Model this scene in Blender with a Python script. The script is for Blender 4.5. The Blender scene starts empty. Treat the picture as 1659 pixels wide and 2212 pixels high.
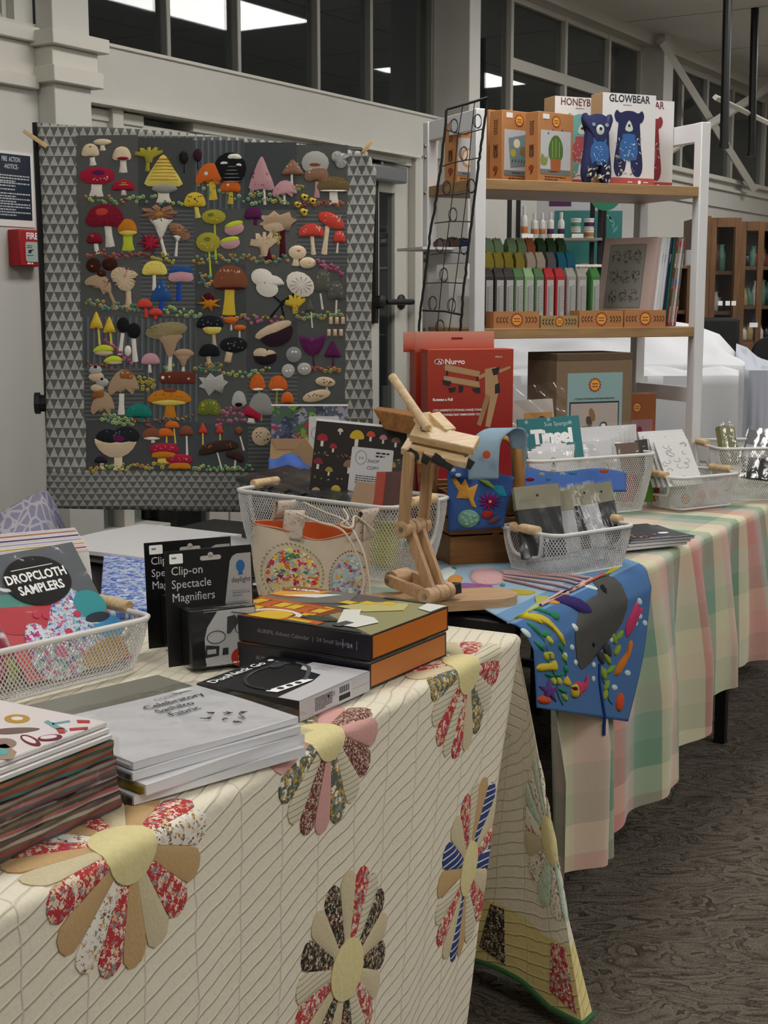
import bpy, bmesh, math, random
from mathutils import Vector as V, Matrix
sc = bpy.context.scene
COL = sc.collection
# ------------------------------------------------------------ camera, world, exposure, ceiling lamps
F = 3000.0; HZ = 1.40; PITCH = math.atan(456/F)
cam_d = bpy.data.cameras.new('camera'); cam = bpy.data.objects.new('camera', cam_d); COL.objects.link(cam)
cam_d.sensor_fit = 'HORIZONTAL'; cam_d.sensor_width = 36; cam_d.lens = 36*F/1659
cam_d.clip_start = .05; cam_d.clip_end = 100
cam.location = (0, 0, HZ); cam.rotation_euler = (math.pi/2-PITCH, 0, 0); sc.camera = cam
wd = bpy.data.worlds.new('night'); sc.world = wd; wd.use_nodes = True
wd.node_tree.nodes['Background'].inputs[0].default_value = (.55, .6, .62, 1)
wd.node_tree.nodes['Background'].inputs[1].default_value = .022
sc.view_settings.view_transform = 'Standard'; sc.view_settings.look = 'None'
sc.view_settings.gamma = 1; sc.view_settings.use_curve_mapping = False
sc.view_settings.exposure = .12
LAMP = 11.5                                   # radiance of the ceiling light panels
sc.cycles.max_bounces = 8; sc.cycles.transparent_max_bounces = 24
sc.cycles.sample_clamp_indirect = 4; sc.cycles.caustics_reflective = False; sc.cycles.caustics_refractive = False
# ------------------------------------------------------------ helpers
PI = math.pi; sin = math.sin; cos = math.cos
CP, SP = cos(PITCH), sin(PITCH)
def ray(px, py):
    a = (px-829.5)/F; b = (py-1106)/F
    return V((a, CP-b*SP, -SP-b*CP))
def at_z(px, py, z):
    d = ray(px, py); t = (z-HZ)/d.z; return V((0, 0, HZ))+d*t
def at_y(px, py, y):
    d = ray(px, py); return V((0, 0, HZ))+d*(y/d.y)
def at_plane(px, py, p0, n):
    d = ray(px, py); o = V((0, 0, HZ)); return o+d*((p0-o).dot(n)/d.dot(n))
def lin(c): return c/12.92 if c <= .04045 else ((c+.055)/1.055)**2.4
def C(c):
    if isinstance(c, str): c = [int(c[i:i+2], 16) for i in (0, 2, 4)]
    return tuple(lin(x/255) for x in c[:3])+(1,)
MATS = {}
def nt(name):
    m = bpy.data.materials.new(name); m.use_nodes = True; t = m.node_tree
    return m, t, t.nodes['Principled BSDF']
def N(t, kind, **kw):
    n = t.nodes.new('ShaderNode'+kind)
    for k, v in kw.items():
        if k.startswith('i_'): n.inputs[k[2:].replace('_', ' ')].default_value = v
        else: setattr(n, k, v)
    return n
def L(t, a, b): t.links.new(a, b)
def bump(t, b, src, s=.3, d=.01):
    n = N(t, 'Bump', i_Strength=s, i_Distance=d); L(t, src, n.inputs['Height']); L(t, n.outputs[0], b.inputs['Normal']); return n
def mat(c, rough=.6, metal=0, var=0, bmp=0, bs=60, name=None, spec=.4):
    """plain coloured surface, a little value variation and grain"""
    key = ('m', str(c), rough, metal, var, bmp, bs)
    if key in MATS: return MATS[key]
    m, t, b = nt(name or 'paint'); MATS[key] = m
    b.inputs['Base Color'].default_value = C(c); b.inputs['Roughness'].default_value = rough
    b.inputs['Metallic'].default_value = metal; b.inputs['Specular IOR Level'].default_value = spec
    if var or bmp:
        tc = N(t, 'TexCoord'); ns = N(t, 'TexNoise', i_Scale=bs, i_Detail=5); L(t, tc.outputs['Object'], ns.inputs['Vector'])
        if var:
            hs = N(t, 'HueSaturation'); hs.inputs['Color'].default_value = C(c)
            mr = N(t, 'MapRange'); mr.inputs[1].default_value = .25; mr.inputs[2].default_value = .75
            mr.inputs[3].default_value = 1-var; mr.inputs[4].default_value = 1+var
            L(t, ns.outputs['Fac'], mr.inputs[0]); L(t, mr.outputs[0], hs.inputs['Value']); L(t, hs.outputs[0], b.inputs['Base Color'])
        if bmp: bump(t, b, ns.outputs['Fac'], bmp, .004)
    return m
def cloth(c, var=.08, scale=900, bmp=.35): return mat(c, .9, 0, var, bmp, scale, 'felt', .1)
def floral(cols, scale=90, name='print_fabric', uv=True, thr=.45, rough=.85, bmp=.2, dist=.0):
    """scattered printed blobs: cols[0] is the ground"""
    key = ('f', str(cols), scale, uv, thr)
    if key in MATS: return MATS[key]
    m, t, b = nt(name); MATS[key] = m
    tc = N(t, 'TexCoord'); vo = N(t, 'TexVoronoi', i_Scale=scale)
    ns = N(t, 'TexNoise', i_Scale=scale*1.7, i_Detail=2)
    src = tc.outputs['UV' if uv else 'Object']; L(t, src, ns.inputs['Vector'])
    mx = N(t, 'MixRGB'); mx.inputs[0].default_value = .35/scale*6; L(t, src, mx.inputs[1]); L(t, ns.outputs['Color'], mx.inputs[2])
    L(t, mx.outputs[0], vo.inputs['Vector'])
    sp = N(t, 'SeparateColor'); L(t, vo.outputs['Color'], sp.inputs[0])
    cr = N(t, 'ValToRGB'); cr.color_ramp.interpolation = 'CONSTANT'
    k = len(cols)-1; el = cr.color_ramp.elements; el[0].color = C(cols[1]); el[1].position = 1/k if k > 1 else 1; el[1].color = C(cols[2] if k > 1 else cols[1])
    for i in range(2, k): e = el.new(i/k); e.color = C(cols[i+1])
    L(t, sp.outputs[0], cr.inputs[0])
    lt = N(t, 'Math', operation='LESS_THAN'); lt.inputs[1].default_value = thr; L(t, vo.outputs['Distance'], lt.inputs[0])
    m2 = N(t, 'MixRGB'); m2.inputs[1].default_value = C(cols[0]); L(t, lt.outputs[0], m2.inputs[0]); L(t, cr.outputs[0], m2.inputs[2])
    L(t, m2.outputs[0], b.inputs['Base Color']); b.inputs['Roughness'].default_value = rough; b.inputs['Specular IOR Level'].default_value = .15
    if bmp: bump(t, b, ns.outputs['Fac'], bmp, .003)
    return m
def stripes(cols, period, axis=0, rough=.8, uv=True, ang=0, dist=0, name='striped_fabric', bmp=0):
    key = ('s', str(cols), period, axis, uv, ang, dist)
    if key in MATS: return MATS[key]
    m, t, b = nt(name); MATS[key] = m
    tc = N(t, 'TexCoord'); mp = N(t, 'Mapping'); mp.inputs['Rotation'].default_value = (0, 0, ang)
    L(t, tc.outputs['UV' if uv else 'Object'], mp.inputs[0]); sx = N(t, 'SeparateXYZ')
    if dist:
        ns = N(t, 'TexNoise', i_Scale=1/period*.12, i_Detail=1); L(t, mp.outputs[0], ns.inputs['Vector'])
        ad = N(t, 'MixRGB', blend_type='ADD'); ad.inputs[0].default_value = dist; L(t, mp.outputs[0], ad.inputs[1]); L(t, ns.outputs['Color'], ad.inputs[2])
        L(t, ad.outputs[0], sx.inputs[0])
    else: L(t, mp.outputs[0], sx.inputs[0])
    dv = N(t, 'Math', operation='DIVIDE'); dv.inputs[1].default_value = period; L(t, sx.outputs[axis], dv.inputs[0])
    fr = N(t, 'Math', operation='FRACT'); L(t, dv.outputs[0], fr.inputs[0])
    cr = N(t, 'ValToRGB'); cr.color_ramp.interpolation = 'CONSTANT'; el = cr.color_ramp.elements
    k = len(cols); el[0].color = C(cols[0]); el[1].position = 1/k; el[1].color = C(cols[1])
    for i in range(2, k): e = el.new(i/k); e.color = C(cols[i])
    L(t, fr.outputs[0], cr.inputs[0]); L(t, cr.outputs[0], b.inputs['Base Color']); b.inputs['Roughness'].default_value = rough
    return m
def wood(c1, c2, scale=6, rough=.45, axis='X', stretch=12):
    key = ('w', str(c1), str(c2), scale, axis, stretch)
    if key in MATS: return MATS[key]
    m, t, b = nt('wood'); MATS[key] = m
    tc = N(t, 'TexCoord'); mp = N(t, 'Mapping'); s = [stretch]*3; s['XYZ'.index(axis)] = 1; mp.inputs['Scale'].default_value = s
    L(t, tc.outputs['Object'], mp.inputs[0]); ns = N(t, 'TexNoise', i_Scale=scale, i_Detail=6, i_Distortion=.6); L(t, mp.outputs[0], ns.inputs['Vector'])
    cr = N(t, 'ValToRGB'); cr.color_ramp.elements[0].position = .3; cr.color_ramp.elements[1].position = .7
    cr.color_ramp.elements[0].color = C(c1); cr.color_ramp.elements[1].color = C(c2)
    L(t, ns.outputs['Fac'], cr.inputs[0]); L(t, cr.outputs[0], b.inputs['Base Color']); b.inputs['Roughness'].default_value = rough
    bump(t, b, ns.outputs['Fac'], .15, .002); return m
def film(tint='FFFFFF', bs=25, k=.12, wr=.5):
    """thin clear plastic"""
    key = ('film', tint, bs, k)
    if key in MATS: return MATS[key]
    m, t, b = nt('clear_plastic'); MATS[key] = m; out = t.nodes['Material Output']; t.nodes.remove(b)
    tr = N(t, 'BsdfTransparent'); tr.inputs[0].default_value = C(tint); gl = N(t, 'BsdfGlossy'); gl.inputs['Roughness'].default_value = .12
    tc = N(t, 'TexCoord'); ns = N(t, 'TexNoise', i_Scale=bs, i_Detail=1, i_Distortion=.6); L(t, tc.outputs['Object'], ns.inputs['Vector'])
    bp = N(t, 'Bump', i_Strength=wr*.6, i_Distance=.004); L(t, ns.outputs['Fac'], bp.inputs['Height'])
    fr = N(t, 'LayerWeight'); L(t, bp.outputs[0], fr.inputs['Normal']); L(t, bp.outputs[0], gl.inputs['Normal']); pw = N(t, 'Math', operation='POWER'); pw.inputs[1].default_value = 4; L(t, fr.outputs['Facing'], pw.inputs[0])
    ad = N(t, 'Math', operation='MULTIPLY_ADD'); ad.inputs[1].default_value = .6; ad.inputs[2].default_value = k*.4; L(t, pw.outputs[0], ad.inputs[0])
    mx = N(t, 'MixShader'); L(t, ad.outputs[0], mx.inputs[0]); L(t, tr.outputs[0], mx.inputs[1]); L(t, gl.outputs[0], mx.inputs[2])
    L(t, mx.outputs[0], out.inputs[0]); return m
def frame(o, u, v):
    """matrix whose x is u, y is v (made square to u) and z the outward normal"""
    u = V(u).normalized(); v = V(v); v = (v-u*v.dot(u)).normalized(); w = u.cross(v)
    return Matrix(((u.x, v.x, w.x, o[0]), (u.y, v.y, w.y, o[1]), (u.z, v.z, w.z, o[2]), (0, 0, 0, 1)))
def TR(x=0, y=0, z=0, rz=0, rx=0, ry=0):
    return Matrix.Translation((x, y, z)) @ Matrix.Rotation(rz, 4, 'Z') @ Matrix.Rotation(ry, 4, 'Y') @ Matrix.Rotation(rx, 4, 'X')
TXT = {}
def glyphs(s, bold):
    k = (s, bold)
    if k not in TXT:
        cu = bpy.data.curves.new('t', 'FONT'); cu.body = s; cu.resolution_u = 2; cu.offset = bold
        o = bpy.data.objects.new('t', cu); me = o.to_mesh()
        TXT[k] = ([tuple(v.co) for v in me.vertices], [tuple(p.vertices) for p in me.polygons])
        o.to_mesh_clear(); bpy.data.objects.remove(o); bpy.data.curves.remove(cu)
    return TXT[k]
def sm(pts, n=4, closed=True):
    out = []; k = len(pts)
    for i in range(k if closed else k-1):
        if closed: p = [V((*pts[(i+j-1) % k], 0)[:3]) if len(pts[0]) == 2 else V(pts[(i+j-1) % k]) for j in range(4)]
        else:
            q = lambda j: V((*pts[j], 0)[:3]) if len(pts[0]) == 2 else V(pts[j])
            p = [q(max(i-1, 0)), q(i), q(i+1), q(min(i+2, k-1))]
        for a in range(n):
            t = a/n; x = .5*((2*p[1])+(-p[0]+p[2])*t+(2*p[0]-5*p[1]+4*p[2]-p[3])*t*t+(-p[0]+3*p[1]-3*p[2]+p[3])*t**3)
            out.append(tuple(x) if len(pts[0]) == 3 else (x.x, x.y))
    if not closed: out.append(tuple(pts[-1]))
    return out
def ell(cx, cy, rx, ry=None, rot=0, n=18, a0=0, a1=2*PI):
    ry = ry if ry is not None else rx; o = []; full = abs(a1-a0-2*PI) < 1e-6
    for i in range(n if full else n+1):
        a = a0+(a1-a0)*i/n; x, y = rx*cos(a), ry*sin(a); o.append((cx+x*cos(rot)-y*sin(rot), cy+x*sin(rot)+y*cos(rot)))
    return o
def rrect(w, h, r, n=4, cx=0, cy=0):
    o = []
    for sx, sy, a in ((1, 1, 0), (-1, 1, PI/2), (-1, -1, PI), (1, -1, 1.5*PI)):
        for i in range(n+1):
            t = a+PI/2*i/n; o.append((cx+sx*(w/2-r)+r*cos(t), cy+sy*(h/2-r)+r*sin(t)))
    return o
class MB:
    def __init__(s, T=None): s.v = []; s.f = []; s.m = []; s.uv = []; s.ml = []; s.T = T or Matrix()
    def mi(s, m):
        if m not in s.ml: s.ml.append(m)
        return s.ml.index(m)
    def add(s, vs, fs, m, uvs=None, T=None):
        T = T or s.T; k = len(s.v); s.v += [tuple(T @ V(p)) for p in vs]; i = s.mi(m)
        s.uv += uvs if uvs else [(p[0], p[1]) for p in vs]
        for f in fs: s.f.append(tuple(k+a for a in f)); s.m.append(i)
        return s
    def box(s, x0, x1, y0, y1, z0, z1, m, T=None):
        vs = [(x, y, z) for z in (z0, z1) for y in (y0, y1) for x in (x0, x1)]
        return s.add(vs, [(0, 2, 3, 1), (4, 5, 7, 6), (0, 1, 5, 4), (2, 6, 7, 3), (0, 4, 6, 2), (1, 3, 7, 5)], m, [(p[0]+p[1], p[2]+p[1]*.5) for p in vs], T)
    def hexa(s, b, t, m, T=None):
        """eight corners: b four bottom ccw, t four top"""
        return s.add(list(b)+list(t), [(3, 2, 1, 0), (4, 5, 6, 7), (0, 1, 5, 4), (1, 2, 6, 5), (2, 3, 7, 6), (3, 0, 4, 7)], m, None, T)
    def prism(s, o, z0, z1, m, T=None, m2=None):
        k = len(o); vs = [(x, y, z0) for x, y in o]+[(x, y, z1) for x, y in o]
        s.add(vs, [tuple(range(k))[::-1]]+[(i, (i+1) % k, k+(i+1) % k, k+i) for i in range(k)], m, None, T)
        return s.add([(x, y, z1) for x, y in o], [tuple(range(k))], m2 or m, None, T)
    def tube(s, pts, r, m, n=8, closed=False, T=None, r2=None, cap=True, flat=1):
        pts = [V(p) for p in pts]; k = len(pts); vs = []; fs = []; up = V((0, 0, 1)); prev = None
        for i, p in enumerate(pts):
            a = pts[(i-1) % k] if (closed or i) else p; b = pts[(i+1) % k] if (closed or i < k-1) else p
            d = (b-a).normalized()
            if prev is None: x = d.cross(up if abs(d.z) < .95 else V((1, 0, 0))).normalized()
            else: x = (prev-d*prev.dot(d)).normalized()
            prev = x; y = d.cross(x); rr = r if r2 is None else r+(r2-r)*i/(k-1)
            vs += [tuple(p+(x*cos(2*PI*j/n)+y*sin(2*PI*j/n)*flat)*rr) for j in range(n)]
        for i in range(k if closed else k-1):
            for j in range(n):
                a = i*n+j; b = i*n+(j+1) % n; c = ((i+1) % k)*n+(j+1) % n; d = ((i+1) % k)*n+j; fs.append((a, d, c, b))
        if cap and not closed: fs += [tuple(range(n)), tuple(range((k-1)*n, k*n))[::-1]]
        return s.add(vs, fs, m, None, T)
    def lathe(s, prof, m, n=20, T=None):
        vs = [(r*cos(2*PI*j/n), r*sin(2*PI*j/n), z) for r, z in prof for j in range(n)]; fs = []
        for i in range(len(prof)-1):
            for j in range(n): fs.append((i*n+j, i*n+(j+1) % n, (i+1)*n+(j+1) % n, (i+1)*n+j))
        fs += [tuple(range(n))[::-1], tuple(range((len(prof)-1)*n, len(prof)*n))]
        return s.add(vs, fs, m, None, T)
    def grid(s, fn, nu, nv, m, T=None, uvf=None, mf=None, closed=False):
        vs = []; uvs = []
        for j in range(nv+1):
            for i in range(nu+1):
                vs.append(tuple(fn(i/nu, j/nv))); uvs.append(uvf(i/nu, j/nv) if uvf else (i/nu, j/nv))
        fs = [(j*(nu+1)+i, j*(nu+1)+i+1, (j+1)*(nu+1)+i+1, (j+1)*(nu+1)+i) for j in range(nv) for i in range(nu)]
        return s.add(vs, fs, m, uvs, T)
    def patch(s, o, m, h=.0004, f=None, z0=.0004, rings=2, ctr=None, T=None, p=3):
        """raised patch over an outline, laid on the surface f(u,v,w)"""
        f = f or (lambda u, v, w: (u, v, w)); k = len(o)
        c = ctr or (sum(a for a, b in o)/k, sum(b for a, b in o)/k)
        vs = [f(c[0], c[1], z0+h)]; uvs = [c]; fs = []
        for r in range(1, rings+2):
            t = min(r/rings, 1) if r <= rings else 1; w = z0+h*(1-(t*.9)**p) if r <= rings else 0
            for a, b in o:
                q = (c[0]+(a-c[0])*t, c[1]+(b-c[1])*t); vs.append(f(q[0], q[1], w)); uvs.append(q)
        for i in range(k): fs.append((0, 1+i, 1+(i+1) % k))
        for r in range(rings):
            for i in range(k): a = 1+r*k+i; b = 1+r*k+(i+1) % k; fs.append((a, a+k, b+k, b))
        return s.add([tuple(x) for x in vs], fs, m, uvs, T)
    def text(s, st, x, y, size, m, T=None, f=None, z=.0006, al='l', sx=1, bold=0, ital=0, rot=0):
        vs, fs = glyphs(st, bold)
        if not vs: return s
        w = max(p[0] for p in vs); ox = {'l': 0, 'c': -w/2, 'r': -w}[al]; c_, s_ = cos(rot), sin(rot); pts = []
        for p in vs:
            a = (p[0]+ox)*size*sx+p[1]*size*ital; b = p[1]*size; pts.append((x+a*c_-b*s_, y+a*s_+b*c_))
        return s.add([tuple(f(a, b, z)) if f else (a, b, z) for a, b in pts], fs, m, pts, T)
    def scribble(s, x, y, w, h, m, T=None, lines=1, lh=None, z=.0006, seed=0, f=None, dens=.7):
        """rows of small print too fine to read"""
        rn = random.Random(seed); lh = lh or h*1.6
        for k in range(lines):
            a = x; yy = y-k*lh; e = x+w*(1 if k < lines-1 else .6)
            while a < e:
                l = rn.uniform(.8, 3.2)*h; l = min(l, e-a)
                if l > h*.3:
                    q = [(a, yy), (a+l, yy), (a+l, yy+h), (a, yy+h)]; s.add([tuple(f(p[0], p[1], z)) if f else (p[0], p[1], z) for p in q], [(0, 1, 2, 3)], m, None, T)
                a += l+h*.6
        return s
    def build(s, name, parent=None, bev=0, sub=0, smooth=35, seg=2, solid=0, orient=True):
        me = bpy.data.meshes.new(name); me.from_pydata(s.v, [], s.f); me.update()
        for m in s.ml: me.materials.append(m)
        me.polygons.foreach_set('material_index', s.m)
        ul = me.uv_layers.new(name='uv'); li = [0]*len(me.loops); me.loops.foreach_get('vertex_index', li)
        ul.data.foreach_set('uv', [c for i in li for c in s.uv[i]])
        o = bpy.data.objects.new(name, me); COL.objects.link(o)
        if parent: o.parent = parent
        if smooth:
            me.polygons.foreach_set('use_smooth', [True]*len(me.polygons)); me.set_sharp_from_angle(angle=math.radians(smooth))
        if solid: md = o.modifiers.new('s', 'SOLIDIFY'); md.thickness = solid; md.offset = -1
        if bev: md = o.modifiers.new('b', 'BEVEL'); md.width = bev; md.segments = seg; md.limit_method = 'ANGLE'; md.angle_limit = .6
        if sub: md = o.modifiers.new('u', 'SUBSURF'); md.levels = sub; md.render_levels = sub
        return o
def tag(o, label, cat, group=None):
    o['label'] = label; o['category'] = cat
    if group: o['group'] = group
    return o
def thing(name, label, cat, loc=(0, 0, 0), rz=0, group=None):
    o = bpy.data.objects.new(name, None); COL.objects.link(o); o.empty_display_size = .05
    o.location = loc; o.rotation_euler = (0, 0, rz); return tag(o, label, cat, group)
def struct(o): o['kind'] = 'structure'; return o
def base2(pL, pR, z):
    """base line from two photo points resting at height z: origin, heading, length"""
    a = at_z(*pL, z); b = at_z(*pR, z); d = b-a; return a, math.atan2(d.y, d.x), d.length
def zat(px, py, p):
    d = ray(px, py); return HZ+d.z/d.y*p.y
R = random.Random(7)
# ------------------------------------------------------------ frames of the room and tables
W0 = V((-1.14, 4.5, 0)); WD = V((.53, .848, 0)).normalized(); WN = V((WD.y, -WD.x, 0))
def wp(s, q, z): return W0+WD*s+WN*q+V((0, 0, z))
def s_at(px, q=0):
    k = (px-829.5)/F/CP*1.0 ; p = W0+WN*q; k = (px-829.5)/(F/CP)
    return (k*p.y-p.x)/(WD.x-k*WD.y)
def wz(px, py, q=0): return at_plane(px, py, W0+WN*q, WN).z
WT = frame(W0, WD, (0, 0, 1))               # x along the wall, y up, z into the room
TZ = .75
A1 = at_z(0, 1968, TZ); B1 = at_z(1108, 1376, TZ); E1 = (B1-A1).normalized(); P1 = V((-E1.y, E1.x, 0))
A2 = at_z(1128, 1345, TZ); B2 = at_z(1600, 1112, TZ); E2 = (B2-A2).normalized(); P2 = V((-E2.y, E2.x, 0))
# ------------------------------------------------------------ materials
WALL = mat('D0CEC8', .75, 0, .02, .05, 8, 'wall_paint'); TRIM = mat('D8D4CB', .5, name='trim_paint')
WHITE = mat('E8E8EA', .45, name='white'); PAPER = mat('ECEAE8', .7, name='paper'); BLACK = mat('0E0E0F', .45, name='black'); BLK2 = mat('1A1A1C', .7)
STEEL = mat('8A8A88', .35, .8); GREYP = mat('A9ABAD', .5); INK = mat('26262A', .7); INKG = mat('77777A', .7); PWHITE = mat('F4F4F2', .6)
KRAFT = mat('A98A66', .8, 0, .05, .1, 90); ORANGE = mat('C77F3C', .6, 0, .02); CREAM = mat('E6DFCB', .8)
def glass_mat():
    m, t, b = nt('window_glass'); out = t.nodes['Material Output']; t.nodes.remove(b)
    tr = N(t, 'BsdfTransparent'); tr.inputs[0].default_value = (.75, .78, .78, 1); gl = N(t, 'BsdfGlossy'); gl.inputs['Roughness'].default_value = .02
    fr = N(t, 'LayerWeight'); pw = N(t, 'Math', operation='POWER'); pw.inputs[1].default_value = 4; L(t, fr.outputs['Facing'], pw.inputs[0]); mu = N(t, 'Math', operation='MULTIPLY_ADD'); mu.inputs[1].default_value = .9; mu.inputs[2].default_value = .05; L(t, pw.outputs[0], mu.inputs[0])
    mx = N(t, 'MixShader'); L(t, mu.outputs[0], mx.inputs[0]); L(t, tr.outputs[0], mx.inputs[1]); L(t, gl.outputs[0], mx.inputs[2]); L(t, mx.outputs[0], out.inputs[0]); return m
GLASS = glass_mat()
def carpet():
    m, t, b = nt('carpet'); tc = N(t, 'TexCoord'); mp = N(t, 'Mapping'); mp.inputs['Scale'].default_value = (1, 2.2, 1); mp.inputs['Rotation'].default_value = (0, 0, .7)
    L(t, tc.outputs['Object'], mp.inputs[0]); n1 = N(t, 'TexNoise', i_Scale=5, i_Detail=2, i_Distortion=1.8); L(t, mp.outputs[0], n1.inputs['Vector'])
    n2 = N(t, 'TexNoise', i_Scale=170, i_Detail=3); L(t, tc.outputs['Object'], n2.inputs['Vector'])
    mu = N(t, 'Math', operation='MULTIPLY'); mu.inputs[1].default_value = 6; L(t, n1.outputs['Fac'], mu.inputs[0]); fr = N(t, 'Math', operation='FRACT'); L(t, mu.outputs[0], fr.inputs[0])
    cr = N(t, 'ValToRGB'); e = cr.color_ramp.elements; e[0].color = C('3A352F'); e[1].position = .8; e[1].color = C('6A6259'); e2 = e.new(.25); e2.color = C('585149'); L(t, fr.outputs[0], cr.inputs[0])
    mx = N(t, 'MixRGB', blend_type='OVERLAY'); mx.inputs[0].default_value = .8; L(t, cr.outputs[0], mx.inputs[1]); L(t, n2.outputs['Fac'], mx.inputs[2])
    L(t, mx.outputs[0], b.inputs['Base Color']); b.inputs['Roughness'].default_value = 1; b.inputs['Specular IOR Level'].default_value = .05; bump(t, b, n2.outputs['Fac'], .8, .01); return m
def ceil_mat():
    m, t, b = nt('ceiling_tile'); tc = N(t, 'TexCoord'); br = N(t, 'TexBrick', i_Scale=1, i_Mortar_Size=.008); br.offset = 0
    br.inputs['Brick Width'].default_value = 1.2; br.inputs['Row Height'].default_value = 1.2; br.inputs['Color1'].default_value = C('ECE9E2'); br.inputs['Color2'].default_value = C('E8E5DE'); br.inputs['Mortar'].default_value = C('8E8B86')
    L(t, tc.outputs['Object'], br.inputs[0]); L(t, br.outputs[0], b.inputs['Base Color']); b.inputs['Roughness'].default_value = .9; return m
# ------------------------------------------------------------ room
CEILZ = 3.03
fl = MB(); fl.box(-6, 14, -6, 18, -.1, 0, carpet()); struct(fl.build('floor'))
ce = MB(WT); ce.add([(-6, 0, -.4), (14, 0, -.4), (14, 0, 9), (-6, 0, 9)], [(0, 1, 2, 3)], ceil_mat())
ce.v = []; ce = MB(); ce.box(-6, 13, .0, 9, 0, .06, ceil_mat()); co = struct(ce.build('ceiling')); co.location = W0+WD*0+V((0, 0, CEILZ)); co.rotation_euler = (0, 0, math.atan2(WD.y, WD.x))
co.scale = (1, -1, 1)
for v_ in (0,): pass
S1 = s_at(98); S1b = s_at(175); S2 = s_at(1010, .15); S2b = s_at(1033, .15)
BZ0, BZ1 = 2.065, 2.243
w = MB(WT)
w.box(-5, S1, -.3, 0, -.5, 0, WALL) if False else None
w.box(-5, S1b, 0, 2.16, -.12, 0, WALL)                        # solid wall by the fire call point
w.box(-5, S1b, 2.16, BZ1+.02, -.12, 0, WALL)
w.box(S1b-.02, 12, BZ0, BZ1, -.14, 0, WALL)                   # beam over doors
w.box(S1b, s_at(300), 0, .58, -.14, 0, WALL)                  # low wall under side light
w.box(s_at(905), 12, 0, BZ0, -.12, -.02, WALL)
w.box(11, 12, 0, CEILZ, -.14, 0, WALL)
struct(w.build('wall_left'))
w = MB(); w.box(0, .1, -9, 0, 0, CEILZ, WALL); o = struct(w.build('wall_far')); o.location = W0+WD*9.6; o.rotation_euler = (0, 0, math.atan2(WD.y, WD.x))
w = MB(); w.box(-6, 9.6, -8.6, -8.5, 0, CEILZ, WALL); o = struct(w.build('wall_right')); o.location = W0; o.rotation_euler = (0, 0, math.atan2(WD.y, WD.x))
w = MB(); w.box(-5.6, -5.5, -8.5, 0, 0, CEILZ, WALL); o = struct(w.build('wall_rear')); o.location = W0; o.rotation_euler = (0, 0, math.atan2(WD.y, WD.x))
# columns and cornice
w = MB(WT); w.box(S1, S1b, 0, CEILZ, 0, .075, WALL)
w.box(-5, S1-.02, 2.06, 2.1, 0, .03, TRIM); w.box(-5, S1-.02, 2.1, 2.2, 0, .015, TRIM); w.box(-5, S1-.02, 2.2, 2.245, 0, .04, TRIM)
w.box(S1-.03, S1b+.03, 2.08, 2.13, 0, .105, TRIM); w.box(S1-.02, S1b+.02, 2.13, 2.19, 0, .09, TRIM); w.box(S1-.045, S1b+.045, 2.19, 2.235, 0, .12, TRIM)
struct(w.build('trim_1', bev=.003))
w = MB(WT); w.box(S2, S2b, 0, CEILZ, -.14, .15, WALL); struct(w.build('trim_2', bev=.004))
S3 = s_at(1388); w = MB(WT); w.box(S3, S3+.16, BZ1, CEILZ, -.14, .1, WALL); struct(w.build('trim_3', bev=.004))
w = MB(WT); w.box(S2b, 11, BZ1, BZ1+.03, -.14, .04, TRIM); w.box(S2b, 11, BZ1-.06, BZ1-.04, 0, .025, TRIM)
w.box(s_at(1100), 11, CEILZ-.07, CEILZ, -.1, .04, TRIM); w.box(S1b, S2, BZ1, BZ1+.012, -.14, .01, TRIM)
w.box(S1b, s_at(905), BZ0-.015, BZ0, -.14, .012, TRIM); struct(w.build('trim_4', bev=.002))
ALU = mat('8B8A84', .4, .3); FR = mat('C9C6BD', .5)
wn = 0
def window(s0, s1, z0, z1, mull, trans=(), m=ALU, fw=.022, q=-.07):
    global wn; wn += 1
    b = MB(WT); b.box(s0, s1, z0, z1, q-.003, q+.003, GLASS); o = struct(b.build('window_%d' % wn, smooth=0))
    b = MB(WT)
    for a in [s0+fw/2, s1-fw/2]+list(mull): b.box(a-fw/2, a+fw/2, z0, z1, q-.03, q+.03, m)
    for a in (z0+fw/2, z1-fw/2): b.box(s0, s1, a-fw/2, a+fw/2, q-.025, q+.025, m)
    for a, c, z in trans: b.box(a, c, z-.03, z+.03, q-.028, q+.028, m); 
    f = b.build('window_frame', o, bev=.003); return o
window(-3, s_at(45, -.03), BZ1+.02, CEILZ, [-1.2], m=FR)
w = MB(WT); w.box(s_at(45, -.03), S1, BZ1, CEILZ, -.14, -.01, WALL); w.box(-5, -3, BZ1, CEILZ, -.14, 0, WALL); struct(w.build('wall_pier'))
window(S1b, S2, BZ1, CEILZ, [s_at(x, -.04) for x in (378, 526, 693, 804)])
window(S2b, S3, BZ1, CEILZ-.07, [s_at(x, -.04) for x in (1100, 1214, 1306)], [(s_at(1100, -.04), s_at(1306, -.04), 2.62)], FR, .03)
window(S3+.16, 9.6, BZ1, CEILZ-.07, [s_at(x, -.04) for x in (1462, 1515, 1570, 1640)], (), FR, .04)
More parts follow.
